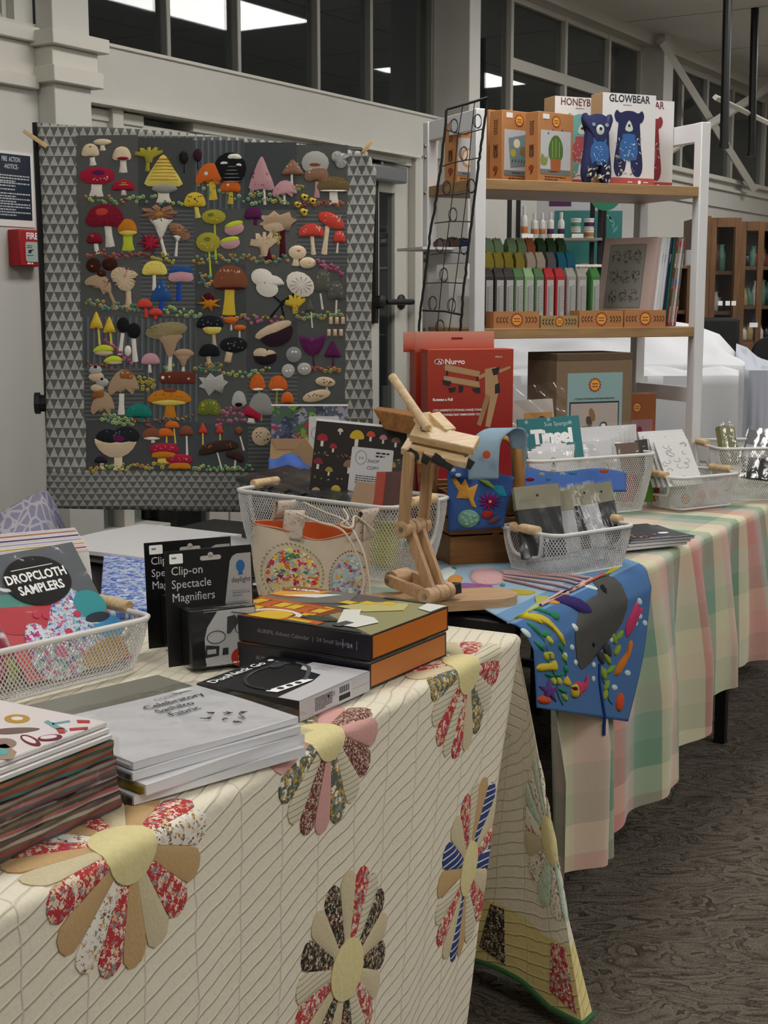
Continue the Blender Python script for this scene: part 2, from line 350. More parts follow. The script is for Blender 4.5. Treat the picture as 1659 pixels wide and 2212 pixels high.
# side light left of the doors, behind the quilt, and the double doors
b = MB(WT); sL, sR = s_at(252, -.06), s_at(312, -.06); s9 = s_at(905, -.02)
b.box(S1b, sL, .58, BZ0, -.12, -.10, FR) if False else None
b.box(S1b, sR, .58, 1.25, -.13, -.10, FR); b.box(s_at(265), s_at(288), 0, BZ0, -.12, -.02, FR); b.box(S1b, S1b+.015, 0, BZ0, -.12, -.02, FR)
b.box(s_at(800, -.04), s9, 0, 0.02, -.12, 0, FR)
for z in (BZ0-.04, 1.27): b.box(S1b, sR, z-.02, z+.02, -.12, -.04, FR)
b.box(s_at(430, -.02), s9, BZ0-.05, BZ0, -.13, -.03, FR); b.box(s9-.05, s9, 0, BZ0, -.13, -.01, FR)
b.box(S1b, sR, .56, .60, -.12, .04, FR); struct(b.build('trim_5', bev=.003))
b = MB(WT); b.box(S1b, s_at(430), .6, BZ0, -.115, -.11, GLASS); struct(b.build('window_5', smooth=0))
def door(s0, s1, nm, bar):
    z1 = BZ0-.05; q = -.07; b = MB(WT); st = .12
    for a, c, e, f in ((s0, s0+st, 0, z1), (s1-st, s1, 0, z1), (s0+st, s1-st, z1-.13, z1), (s0+st, s1-st, 0, .22)): b.box(a, c, e, f, q-.022, q+.022, FR)
    o = struct(b.build(nm, bev=.004)); g = MB(WT); g.box(s0+st, s1-st, .22, z1-.13, q-.004, q+.004, GLASS); g.build('pane', o, smooth=0)
    if bar:
        g = MB(WT); zb = 1.395; g.tube([(s0+.1, zb, .0), (s1-.1, zb, .03)], .013, BLACK, 10); g.lathe([(.035, 0), (.035, .008), (.012, .02), (.012, .07)], BLACK, 16, WT @ TR(s1-.07, zb, q+.022)); g.lathe([(.03, 0), (.03, .05), (.012, .06)], BLACK, 16, WT @ TR(s0+.07, zb, q+.022)); g.build('push_bar', o)
        g = MB(WT); g.box(s0+.05, s0+.075, 1.3, z1, q+.022, q+.045, BLACK); g.build('vertical_rod', o)
        g = MB(WT); g.box(s1-.42, s1-.12, z1-.09, z1-.02, q+.022, q+.09, mat('77797B', .4, .3)); g.build('door_closer', o, bev=.01)
        g = MB(WT); g.box(s1-.38, s1-.1, z1+.0, z1+.008, q+.03, q+.07, STEEL); g.box(s1-.3, s1-.28, z1-.02, z1+.008, q+.04, q+.06, STEEL); g.build('closer_arm', o)
sd = s_at(788, -.05)
door(sd, s9-.05, 'door_1', True); door(sd-.99, sd-.01, 'door_2', True); door(sd-1.99, sd-1.0, 'door_3', False)
# diagonal braces and black pipes high on the wall, ledge
def brace(px0, py0, px1, py1, q, lab):
    n_ = W0+WN*q; a = at_plane(px0, py0, n_, WN); c = at_plane(px1, py1, n_, WN); b = MB(); b.tube([a, c], .032, TRIM, 4, cap=True); tag(b.build('roof_brace'), lab, 'brace', 'painted diagonal braces across the high windows')
brace(1427, 88, 1628, 408, .10, 'white diagonal brace running down right from the column in front of high windows')
brace(1441, 328, 1659, 190, .16, 'white diagonal brace rising right, crossing the long brace at its middle')
def pipe(px, py0, py1, q, lab):
    a = at_plane(px, py0, W0+WN*q, WN); c = at_plane(px-3, py1, W0+WN*q, WN); a.z = max(a.z, CEILZ); b = MB(); b.tube([a, c], .022, BLACK, 10); b.tube([c+V((0, 0, .0)), c+V((0, 0, -.02))], .026, BLACK, 10); tag(b.build('hanging_pole'), lab, 'pole', 'black poles hanging from the ceiling')
pipe(1567, 112, 312, 1.0, 'black vertical pole hanging from ceiling, nearer and longer of the two'); pipe(1626, 144, 330, .8, 'black vertical pole hanging from ceiling, close to the right edge')
b = MB(); b.tube([at_plane(1545, 210, W0+WN*.9, WN), at_plane(1659, 265, W0+WN*.7, WN)], .016, TRIM, 4); tag(b.build('roof_strut'), 'pale strut passing behind the two black hanging poles', 'strut')
# ceiling light panels
def lamp_mat():
    m, t, b = nt('light_panel'); b.inputs['Base Color'].default_value = (.9, .9, .9, 1); b.inputs['Emission Color'].default_value = C('FFFDF8'); b.inputs['Emission Strength'].default_value = LAMP; return m
LM = lamp_mat()
def refl(px, py, q=-.07):
    """where the ceiling is seen mirrored in the window glass at this photo point"""
    d = ray(px, py); p = at_plane(px, py, W0+WN*q, WN); r = d-WN*2*d.dot(WN); return p+r*((CEILZ-p.z)/r.z)
def lamp(c, L_=1.2, W_=.6, lab=''):
    t = thing('ceiling_light', lab, 'light', (c.x, c.y, CEILZ), math.atan2(WD.y, WD.x), 'recessed ceiling light panels')
    b = MB(); b.box(-L_/2, L_/2, -W_/2, W_/2, -.012, -.002, LM); b.build('diffuser', t)
    b = MB(); f = .02
    for x0, x1, y0, y1 in ((-L_/2-f, L_/2+f, -W_/2-f, -W_/2), (-L_/2-f, L_/2+f, W_/2, W_/2+f), (-L_/2-f, -L_/2, -W_/2, W_/2), (L_/2, L_/2+f, -W_/2, W_/2)): b.box(x0, x1, y0, y1, -.016, 0, WHITE)
    b.build('frame', t)
side = {-2.45: 'behind the camera end', .35: 'over the near end', 3.15: 'mirrored in the left glass', 5.95: 'mirrored beside the tall column', 8.75: 'over the far shelves'}
for a_ in [k for k in side if k < 8]:
    for n_ in (1.65, 4.3, 7.0):
        if a_ > 8 and n_ != 4.3: continue
        lamp(W0+WD*a_+WN*n_+V((0, 0, CEILZ)), lab='recessed ceiling light %s, %s' % (side[a_], {1.65: 'nearest the glass wall', 4.3: 'in the middle row', 7.0: 'in the farthest row'}[n_]))
# ------------------------------------------------------------ tables
def table(A, E, P, L_, D_, lab, z=TZ, ly=None):
    t = thing('trestle_table', lab, 'table', (A.x, A.y, 0), math.atan2(E.y, E.x))
    b = MB(); b.box(0, L_, 0, D_, z-.03, z-.004, mat('1B1B1C', .5)); b.build('tabletop', t, bev=.004)
    for x in (.12, L_-.12-.04):
        for y in (ly or (.03, D_-.07)): b = MB(); b.box(x, x+.035, y, y+.035, 0, z-.03, BLACK); b.build('leg', t, bev=.003)
    for x in (.12, L_-.16): b = MB(); b.box(x+.008, x+.027, .1, D_-.1, .25, .275, BLACK); b.build('crossbar', t)
    return t
table(A1-E1*.55, E1, P1, (B1-A1).length+.55-.012, .74, 'dark folding table under the cream patchwork quilt')
L2 = 1.55
E2 = (at_z(1620, 1105, TZ)-A2).normalized(); P2 = V((-E2.y, E2.x, 0))
t2 = table(A2+P2*.012, E2, P2, L2, .74, 'dark folding table under the checked blanket, beside the cream quilt', ly=(.34, .62))
table(A2+E2*(L2+.03)+P2*.012, E2, P2, 1.5, .74, 'farther dark folding table under the checked blanket, leaving right of frame')
table(A2-E2*.2+P2*.765, E2, P2, 1.02, .62, 'dark table in the second row, under the long back basket')
table(A2+E2*1.04+P2*.765, E2, P2, 1.3, .62, 'dark table in the second row, under the display shelf')
SH0 = at_y(1036, 700, 4.30); SH1 = at_y(1512, 700, 4.62); SHE = V((SH1.x-SH0.x, SH1.y-SH0.y, 0)).normalized(); SHP = V((-SHE.y, SHE.x, 0)); SHW = (V((SH1.x-SH0.x, SH1.y-SH0.y, 0))).length
# ------------------------------------------------------------ cream quilt with plates
def edge_surf(A, E, P, u, v, w=0, lean=.03, r=.014, z0=TZ):
    if v <= 0: return A+E*u-P*v+V((0, 0, z0+w))*1 if False else V((A.x+E.x*u-P.x*v, A.y+E.y*u-P.y*v, z0+w))
    q = r*PI/2
    if v < q: a = v/r; o = r*sin(a); z = z0-r*(1-cos(a)); nx, nz = sin(a), cos(a)
    else: d = v-q; o = r+lean*d; z = z0-r-d; nx, nz = 1, lean
    o += w*nx; return V((A.x+E.x*u-P.x*o, A.y+E.y*u-P.y*o, z+w*nz))
HV = .735
def lerp(a, b, t): return a+(b-a)*t
def botc(u, rel=True):
    """quilt hem curve in (along edge, outward) from the table corner"""
    pts = [(-9, -9, .03), (-1.2, -1.23, .035), (-.6, -.68, .03), (-.3, -.49, .045), (-.12, -.355, .03), (-.03, -.29, .03), (.03, -.26, -.0), (.1, -.13, -.07), (.18, -.03, -.12), (.24, .0, -.09), (.42, -.04, .06), (.6, -.085, .19), (.68, -.04, .195), (.8, .05, .09), (1.3, .14, -.5), (1.6, .14, -.8)]
    for i in range(len(pts)-1):
        if u <= pts[i+1][0]:
            t = (u-pts[i][0])/(pts[i+1][0]-pts[i][0]); t = max(0, t)
            if i > 1: t = t*t*(3-2*t)*.5+t*.5
            return lerp(pts[i][1], pts[i+1][1], t), lerp(pts[i][2], pts[i+1][2], t)
    return pts[-1][1:]
def Q(u, v):
    z0 = TZ+.006; r = .016; q = r*PI/2
    te, tp = (u, 0) if u <= 0 else ((0, 0) if u < .62 else (0.0, u-.62))
    dn = V((E1.x*0-P1.x, E1.y*0-P1.y, 0)) if u <= 0 else V((0, 0, 0))
    if u > 0:
        a = min(u/.62, 1)*PI/2; dn = -P1*cos(a)+E1*sin(a)
    if v <= 0:
        if u > 0:  # top: pull in the surplus beyond the corner
            m = min(1, -v/.02); return V((B1.x, B1.y, 0))+P1*(max(0, tp)*1.0+(-v)*(1-min(1, tp*20)))-E1*(0.0+(-v)*(min(1, tp*20)))+V((0, 0, z0))
        return V((B1.x+E1.x*u-P1.x*v, B1.y+E1.y*u-P1.y*v, z0))
    if v < q: a = v/r; o = r*sin(a); z = z0-r*(1-cos(a))
    else: o = r; z = z0-r-(v-q)
    be, bo = botc(u); t = max(0, (v-q)/(HV-q)); tt = t**.92
    base = V((B1.x, B1.y, 0))+E1*te+P1*tp+dn*o
    bt = V((B1.x, B1.y, 0))+E1*be-P1*bo
    wav = .006*sin(u*11+v*3)*t+.004*sin(u*29+1)*t
    p = base.lerp(bt, tt) if True else base
    p = V((p.x, p.y, z))-P1*wav*(1 if u <= 0 else .3)
    if u > .2: p.z -= .0*(u-.2); p.z += .035*sin((u-.15)*9)*t*(1 if u < .5 else 0)
    return p
def Qn(u, v, w):
    p = Q(u, v); 
    if w == 0: return p
    a = Q(u+.004, v)-Q(u-.004, v); b = Q(u, v+.004)-Q(u, v-.004); n = b.cross(a)
    if n.length < 1e-12: return p
    n.normalize()
    if n.z < -.2: n = -n
    if v > .02 and n.dot(V((0, -1, 0))) < 0 and u < .7: n = -n
    return p+n*w
def quilt_mat(c):
    m, t, b = nt('quilted_cotton'); tc = N(t, 'TexCoord'); b.inputs['Roughness'].default_value = .9; b.inputs['Specular IOR Level'].default_value = .1
    ns = N(t, 'TexNoise', i_Scale=10, i_Detail=2); L(t, tc.outputs['UV'], ns.inputs['Vector'])
    ad = N(t, 'MixRGB'); ad.inputs[0].default_value = .02; L(t, tc.outputs['UV'], ad.inputs[1]); L(t, ns.outputs['Color'], ad.inputs[2])
    sx = N(t, 'SeparateXYZ'); L(t, ad.outputs[0], sx.inputs[0]); outs = []
    def ridge(a, bb, per, wd):
        c1 = N(t, 'Math', operation='MULTIPLY'); c1.inputs[1].default_value = a/per; L(t, sx.outputs[0], c1.inputs[0])
        c2 = N(t, 'Math', operation='MULTIPLY_ADD'); c2.inputs[1].default_value = bb/per; L(t, sx.outputs[1], c2.inputs[0]); L(t, c1.outputs[0], c2.inputs[2])
        fr = N(t, 'Math', operation='PINGPONG'); fr.inputs[1].default_value = 1.0; L(t, c2.outputs[0], fr.inputs[0])
        mn = N(t, 'Math', operation='MINIMUM'); mn.inputs[1].default_value = wd; L(t, fr.outputs[0], mn.inputs[0]); 
        mm = N(t, 'Math', operation='DIVIDE'); mm.inputs[1].default_value = wd; L(t, mn.outputs[0], mm.inputs[0]); return mm
    r1 = ridge(.25, .97, .0115, .24); r2 = ridge(1, 0, .052, .04)
    mu = N(t, 'Math', operation='MULTIPLY'); L(t, r1.outputs[0], mu.inputs[0]); L(t, r2.outputs[0], mu.inputs[1])
    n2 = N(t, 'TexNoise', i_Scale=70, i_Detail=4); L(t, tc.outputs['UV'], n2.inputs['Vector'])
    a2 = N(t, 'Math', operation='MULTIPLY_ADD'); a2.inputs[1].default_value = 1.1; L(t, n2.outputs['Fac'], a2.inputs[0]); L(t, mu.outputs[0], a2.inputs[2])
    cr = N(t, 'MixRGB'); cr.inputs[1].default_value = C([int(x*.95) for x in c]); cr.inputs[2].default_value = C(c); L(t, mu.outputs[0], cr.inputs[0]); L(t, cr.outputs[0], b.inputs['Base Color'])
    bump(t, b, a2.outputs[0], .62, .003); return m
QM = quilt_mat((226, 218, 198)); QY = quilt_mat((222, 205, 145))
b = MB(); us = [-2.0+.02*i for i in range(80)]+[-.4+.008*i for i in range(51)]+[.008*i for i in range(1, 201)]
vs_ = [-.72+.03*i for i in range(23)]+[-.03, -.02, -.01, 0]+[.004*i for i in range(1, 8)]+[.03+.0141*i for i in range(1, 51)]
nU, nV = len(us), len(vs_); pts = []; uvs = []
for v in vs_:
    for u in us: pts.append(tuple(Q(u, v))); uvs.append((u, v))
fs1 = []; fs2 = []
for j in range(nV-1):
    for i in range(nU-1):
        f_ = (j*nU+i, j*nU+i+1, (j+1)*nU+i+1, (j+1)*nU+i)
        if us[i] > .2 and vs_[j] < -.0001: continue
        (fs2 if (us[i] > .19 and vs_[j] > .585) else fs1).append(f_)
b.add(pts, fs1, QM, uvs); k = len(b.f); mi = b.mi(QY)
for f_ in fs2: b.f.append(f_); b.m.append(mi)
quilt = tag(b.build('patchwork_quilt', smooth=80), 'cream patchwork quilt with petal wheels draped over the nearest table to the floor', 'quilt')
bnd = MB(); GREEN = cloth('3F6A45')
bnd.tube([Q(u, vs_[-1]) for u in us if u > .1], .006, GREEN, 6); bnd.build('green_binding', quilt)
FL = dict(red=floral(['B33A40', 'DCC9B0', 'E3D3BE', '8C8F90', 'C9B08A'], 130, thr=.5), brn=floral(['6E4038', 'E2D2C0', 'D7C1B0'], 260, thr=.4), bw=floral(['E6E0D4', 'B98A3E', '6B4A44', 'CFC5BC', '8A7A5E'], 150, thr=.42),
    mus=floral(['5C6558', 'C29742', 'E6DFCF', '8A8F88', 'C9A45C'], 110, thr=.52), blk=floral(['33302B', 'C0A888', '8C9276', 'D8CBB4', 'B07A6A'], 170, thr=.45),
    pink=cloth('CF9E98', .05, 200), tan=cloth('BC9D72', .05, 200), crm=cloth('C9BC9C', .06, 200), lin=stripes(['D2C9B0', 'D2C9B0', 'D2C9B0', 'D2C9B0', 'D2C9B0', '8A836A', 'D2C9B0'], .009, 1, dist=.003),
    blu=stripes(['27386E', '27386E', '27386E', '27386E', 'D8DCE2'], .012, 1, dist=.02), grn=floral(['BFD0C0', 'D8DACB', '9FBFA8'], 120), rw=floral(['E3DDCF', 'B8484A', '5F8463', 'DAD0C0', 'E3DDCF'], 70, thr=.35))
YEL = cloth('D8CC98', .05, 120)
def quv(px, py):
    """table coordinates of a photo point on the quilt front"""
    p = at_plane(px, py, B1-P1*.02, P1)
    if p.z > TZ+.005: p = at_z(px, py, TZ+.006); d = p-B1; return d.dot(E1), -d.dot(P1)
    v = TZ-p.z; e = (p-B1).dot(E1); u = e; t = max(0, v/HV)**.92
    for _ in range(30): u = e-(botc(u)[0]-u)*t if u < 0 else min(u, 0)-.001
    return u, v
def plate(c, fabs, R_=.15, n=18, f=Qn, par=quilt, ri=.042, a0=.17):
    for k in range(n):
        a = a0+2*PI*k/n; d = PI/n*.985; o = []
        for t in (-1, -.33, .33, 1): o.append((c[0]+ri*cos(a+d*t), c[1]+ri*sin(a+d*t)))
        o += [(c[0]+.8*R_*cos(a+d), c[1]+.8*R_*sin(a+d)), (c[0]+.93*R_*cos(a+d*.9), c[1]+.93*R_*sin(a+d*.9)), (c[0]+R_*cos(a+d*.5), c[1]+R_*sin(a+d*.5)), (c[0]+1.02*R_*cos(a), c[1]+1.02*R_*sin(a)),
              (c[0]+R_*cos(a-d*.5), c[1]+R_*sin(a-d*.5)), (c[0]+.93*R_*cos(a-d*.9), c[1]+.93*R_*sin(a-d*.9)), (c[0]+.8*R_*cos(a-d), c[1]+.8*R_*sin(a-d)), (c[0]+.5*R_*cos(a-d), c[1]+.5*R_*sin(a-d))]
        o.append((c[0]+.36*R_*cos(a-d), c[1]+.36*R_*sin(a-d))); o = o[::-1]
        if any(p[0] > -.005 and c[0] < 0 for p in o) : o = [(min(p[0], -.005), p[1]) for p in o]
        b = MB(); b.patch(o, FL[fabs[k % len(fabs)]], .0028, f, .0012, 5); b.build('petal', par, smooth=70)
    b = MB(); o = ell(c[0], c[1], ri*1.12, n=24)[::-1]; o = [(min(p[0], -.004) if c[0] < 0 else p[0], p[1]) for p in o]
    b.patch(o, YEL, .003, f, .0035, 5); b.build('plate_centre', par, smooth=70)
plate(quv(290, 1852), ['bw', 'tan', 'red', 'crm', 'tan', 'red'][::1])
plate(quv(718, 1598), ['pink', 'brn', 'lin', 'mus'], a0=.3)
plate(quv(1012, 1432), ['red', 'lin', 'mus', 'crm', 'red', 'lin'], a0=.3)
plate(quv(740, 2112), ['blk', 'crm', 'red', 'lin', 'blk', 'crm'])
plate(quv(1004, 1893), ['blu', 'crm', 'red', 'lin', 'tan'], a0=.1)
plate((.58, .40), ['bw', 'crm', 'rw', 'grn', 'bw', 'grn'], .15, n=16)
for u0, u1, fb in ((.30, .345, 'blk'), (.52, .575, 'red')):
    b = MB(); b.patch([(u0, .60), (u0-.02, .70), (u1+.005, .72), (u1-.005, .60)][::-1] , FL[fb], .002, Qn, .001, 4); b.build('hem_patch', quilt, smooth=60)
# ------------------------------------------------------------ checked blanket
def hem(px, py): p = at_plane(px, py, A2-P2*.03, P2); return (p-A2).dot(E2), TZ-p.z
HEM = [(-.1, .60)]+[hem(*p) for p in ((1230, 1898), (1312, 1830), (1420, 1702), (1482, 1605), (1525, 1520), (1590, 1450), (1650, 1410))]
HEM += [(3.2, HEM[-1][1]-.04)]
def hemd(u):
    for i in range(len(HEM)-1):
        if u <= HEM[i+1][0]: t = (u-HEM[i][0])/(HEM[i+1][0]-HEM[i][0]); return lerp(HEM[i][1], HEM[i+1][1], max(0, t))
    return HEM[-1][1]
print('HEM', [(round(a, 2), round(b, 2)) for a, b in HEM])
def G(u, t):
    """t from -1 (back of table) to 0 edge to 1 hem"""
    if t <= 0: return edge_surf(A2, E2, P2, u, t*.70, .003+.004*max(0, sin(u*9+t*7))*min(1, -t*5))
    v = t*hemd(u); p = edge_surf(A2, E2, P2, u, v, .004, .02)
    a = min(1, v/.35)**.8; fo = a*(.030*sin(u*2*PI/.34+1.4*sin(u*5.3)+.4)+.012*sin(u*2*PI/.15+2*sin(u*3.1)+v*2)+.02)
    sh = a*.03*sin(u*2*PI/.34+1.4*sin(u*5.3)+1.6); return p-P2*fo+E2*sh
def gingham():
    m, t, b = nt('checked_blanket'); tc = N(t, 'TexCoord'); sx = N(t, 'SeparateXYZ'); L(t, tc.outputs['UV'], sx.inputs[0]); rs = []
    cols = ['6C9078', 'D6CDAE', 'C98880', 'B0A49E', '7B9C86', 'CCC8A8', 'D2B6A6', '93A493']
    for a, ph in ((0, .35), (1, .2)):
        ma = N(t, 'Math', operation='MULTIPLY_ADD'); ma.inputs[1].default_value = 1/.56; ma.inputs[2].default_value = ph+4; L(t, sx.outputs[a], ma.inputs[0])
        fr = N(t, 'Math', operation='FRACT'); L(t, ma.outputs[0], fr.inputs[0]); cr = N(t, 'ValToRGB'); cr.color_ramp.interpolation = 'CONSTANT'; el = cr.color_ramp.elements
        k = len(cols); el[0].color = C(cols[0]); el[1].position = 1/k; el[1].color = C(cols[1])
        for i in range(2, k): e = el.new(i/k); e.color = C(cols[i])
        L(t, fr.outputs[0], cr.inputs[0]); rs.append(cr)
    mx = N(t, 'MixRGB'); mx.inputs[0].default_value = .3; L(t, rs[0].outputs[0], mx.inputs[1]); L(t, rs[1].outputs[0], mx.inputs[2])
    L(t, mx.outputs[0], b.inputs['Base Color']); b.inputs['Roughness'].default_value = .95; b.inputs['Specular IOR Level'].default_value = .05; b.inputs['Sheen Weight'].default_value = .3
    n2 = N(t, 'TexNoise', i_Scale=300, i_Detail=3); L(t, tc.outputs['UV'], n2.inputs['Vector']); bump(t, b, n2.outputs['Fac'], .4, .002); return m
b = MB(); ts = [-1+.05*i for i in range(20)]+[-.03, -.01, 0, .008, .016, .024, .032, .04]+[.06+.0235*i for i in range(41)]; us2 = [.03+.012*i for i in range(240)]
pts = []; uvs = []
for t in ts:
    for u in us2: pts.append(tuple(G(u, t))); uvs.append((u, t*(.70 if t < 0 else hemd(u))+.0))
nU = len(us2); b.add(pts, [(j*nU+i, j*nU+i+1, (j+1)*nU+i+1, (j+1)*nU+i) for j in range(len(ts)-1) for i in range(nU-1)], gingham(), uvs)
blanket = tag(b.build('checked_blanket', smooth=80), 'pastel green, pink and cream checked blanket hanging in folds over the second table', 'blanket')
# ------------------------------------------------------------ mushroom quilt on its stand
MQ0 = at_y(430, 680, 3.95); MQN = V((.2, -.98, 0)).normalized()
def qm(px, py, w=0):
    p = at_plane(px, py, MQ0, MQN); return p+MQN*(w+.005*sin(px*.021+py*.004)+.004*sin(py*.017+px*.006))
def tri_mat(cd, cl, tx, ty, rot=0):
    m, t, b = nt('triangle_print'); tc = N(t, 'TexCoord'); ns = N(t, 'TexNoise', i_Scale=.06, i_Detail=1); L(t, tc.outputs['UV'], ns.inputs['Vector'])
    ad = N(t, 'MixRGB', blend_type='ADD'); ad.inputs[0].default_value = 6; ad.use_clamp = False; L(t, tc.outputs['UV'], ad.inputs[1]); L(t, ns.outputs['Color'], ad.inputs[2])
    sx = N(t, 'SeparateXYZ'); L(t, ad.outputs[0], sx.inputs[0]); o = []
    for a, s in ((0, tx), (1, ty)):
        d = N(t, 'Math', operation='DIVIDE'); d.inputs[1].default_value = s; L(t, sx.outputs[a], d.inputs[0]); o.append(d)
    fl_ = N(t, 'Math', operation='FLOOR'); L(t, o[1].outputs[0], fl_.inputs[0]); hf = N(t, 'Math', operation='MULTIPLY_ADD'); hf.inputs[1].default_value = .5; L(t, fl_.outputs[0], hf.inputs[0]); L(t, o[0].outputs[0], hf.inputs[2])
    fx = N(t, 'Math', operation='FRACT'); L(t, hf.outputs[0], fx.inputs[0]); fy = N(t, 'Math', operation='FRACT'); L(t, o[1].outputs[0], fy.inputs[0])
    a = N(t, 'Math', operation='SUBTRACT'); a.inputs[1].default_value = .5; L(t, fx.outputs[0], a.inputs[0]); ab = N(t, 'Math', operation='ABSOLUTE'); L(t, a.outputs[0], ab.inputs[0])
    tw = N(t, 'Math', operation='MULTIPLY'); tw.inputs[1].default_value = 2; L(t, ab.outputs[0], tw.inputs[0]); lt = N(t, 'Math', operation='LESS_THAN'); L(t, tw.outputs[0], lt.inputs[0]); L(t, fy.outputs[0], lt.inputs[1])
    mx = N(t, 'MixRGB'); mx.inputs[1].default_value = C(cl); mx.inputs[2].default_value = C(cd); L(t, lt.outputs[0], mx.inputs[0])
    n2 = N(t, 'TexNoise', i_Scale=.25, i_Detail=3); L(t, tc.outputs['UV'], n2.inputs['Vector']); m2 = N(t, 'MixRGB', blend_type='OVERLAY'); m2.inputs[0].default_value = .55; L(t, mx.outputs[0], m2.inputs[1]); L(t, n2.outputs['Fac'], m2.inputs[2])
    L(t, m2.outputs[0], b.inputs['Base Color']); b.inputs['Roughness'].default_value = .95; b.inputs['Specular IOR Level'].default_value = .1; bump(t, b, lt.outputs[0], .3, .002); return m
TM1 = tri_mat('5E5F5E', 'A5A59F', 18, 21); TM2 = tri_mat('5C5C59', '8F8F89', 18, 13)
def qedge(a, b_):  # bilinear in the quilt's own outline
    tl, tr, br, bl = (80, 265), (812, 330), (798, 1112), (100, 1097)
    x = (tl[0]*(1-a)+tr[0]*a)*(1-b_)+(bl[0]*(1-a)+br[0]*a)*b_; y = (tl[1]*(1-a)+tr[1]*a)*(1-b_)+(bl[1]*(1-a)+br[1]*a)*b_
    y -= 10*sin(a*PI)*(1-b_)*.6; x += 8*sin(b_*PI)*(1-a); return x+4*sin(b_*7+a*2)*(a-.1 if a > .5 else .3), y
b = MB(); nu, nv = 74, 84; top_i, bot_j = 0, 0
def fr_(x, y): return 0
cols_ = [165, 298, 416, 527, 640, 752]; rows_ = [292, 445, 565, 684, 795, 908, 1015]
FAB = [mat('4E504F', .95, 0, .06, .3, 300), mat('414445', .95, 0, .06, .3, 300), mat('545452', .95, 0, .06, .3, 300), stripes(['3F4447', '3F4447', '5E6366', '4A4D4F'], 13, 0), stripes(['46494A', '5D6062', '46494A', '393C3E'], 9, 1), floral(['45484B', '595D60', '3B3E41'], .09)]
b = MB(); vv = []; uu = []
for j in range(nv+1):
    for i in range(nu+1): x, y = qedge(i/nu, j/nv); vv.append(qm(x, y)); uu.append((x, -y))
fT1 = []; fT2 = []
for j in range(nv):
    for i in range(nu):
        x, y = qedge((i+.5)/nu, (j+.5)/nv)
        if i == nu-1 and j < 3 or (i == nu-2 and j < 1): continue
        q = (j*(nu+1)+i, (j+1)*(nu+1)+i, (j+1)*(nu+1)+i+1, j*(nu+1)+i+1); (fT2 if y > 1016 else fT1).append(q)
b.add(vv, fT1, TM1, uu); mi = b.mi(TM2)
for q in fT2: b.f.append(q); b.m.append(mi)
mq = tag(b.build('mushroom_quilt', smooth=80, solid=.006), 'grey wall quilt covered with colourful felt mushrooms, pegged to a black stand', 'quilt')
# patchwork field
def fy(x, y): return y+(x-165)/590*(26 if y < 320 else (10 if y > 980 else 14))*1.0
for r in range(6):
    for c in range(5):
        x0, x1, y0, y1 = cols_[c]+r*4.6*(1-c/5)*.9, cols_[c+1]+r*4.6*(1-(c+1)/5)*.9-(r*1.7 if c == 4 else 0), rows_[r], rows_[r+1]
        b = MB(); m_ = R.choice(FAB); k = 6
        pts = [(x0+(x1-x0)*i/k, fy(x0, y0+(y1-y0)*j/k)) for j in range(k+1) for i in range(k+1)]
        b.add([qm(x, y, .0016 if 0 < n_ % (k+1) < k and k < n_ < (k+1)*k else .0006) for n_, (x, y) in enumerate(pts)], [(j*(k+1)+i, (j+1)*(k+1)+i, (j+1)*(k+1)+i+1, j*(k+1)+i+1) for j in range(k) for i in range(k)], m_, [(x, -y) for x, y in pts])
        b.build('quilt_block', mq, smooth=80)
fc = lambda c: cloth(c, .12, 500, .5)
K = dict(cr='D9C6A8', wh='DCD8CC', ye='D2B53E', yl='D8C664', ol='A39A38', re='A3233B', dr='7E1F30', ora='C8642A', rd='C2463A', am='C07A24', br='7E4B36', bn='8F6A55', tn='A98F74', pk='C2949A', pu='5A2350', bl='2C4F86', bk='1C1D20', gr='8E8E8C', lg='A9A9A4', te='21786A', gn='6A7430', lm='B8C53A', mr='4A1620', be='C8B295')
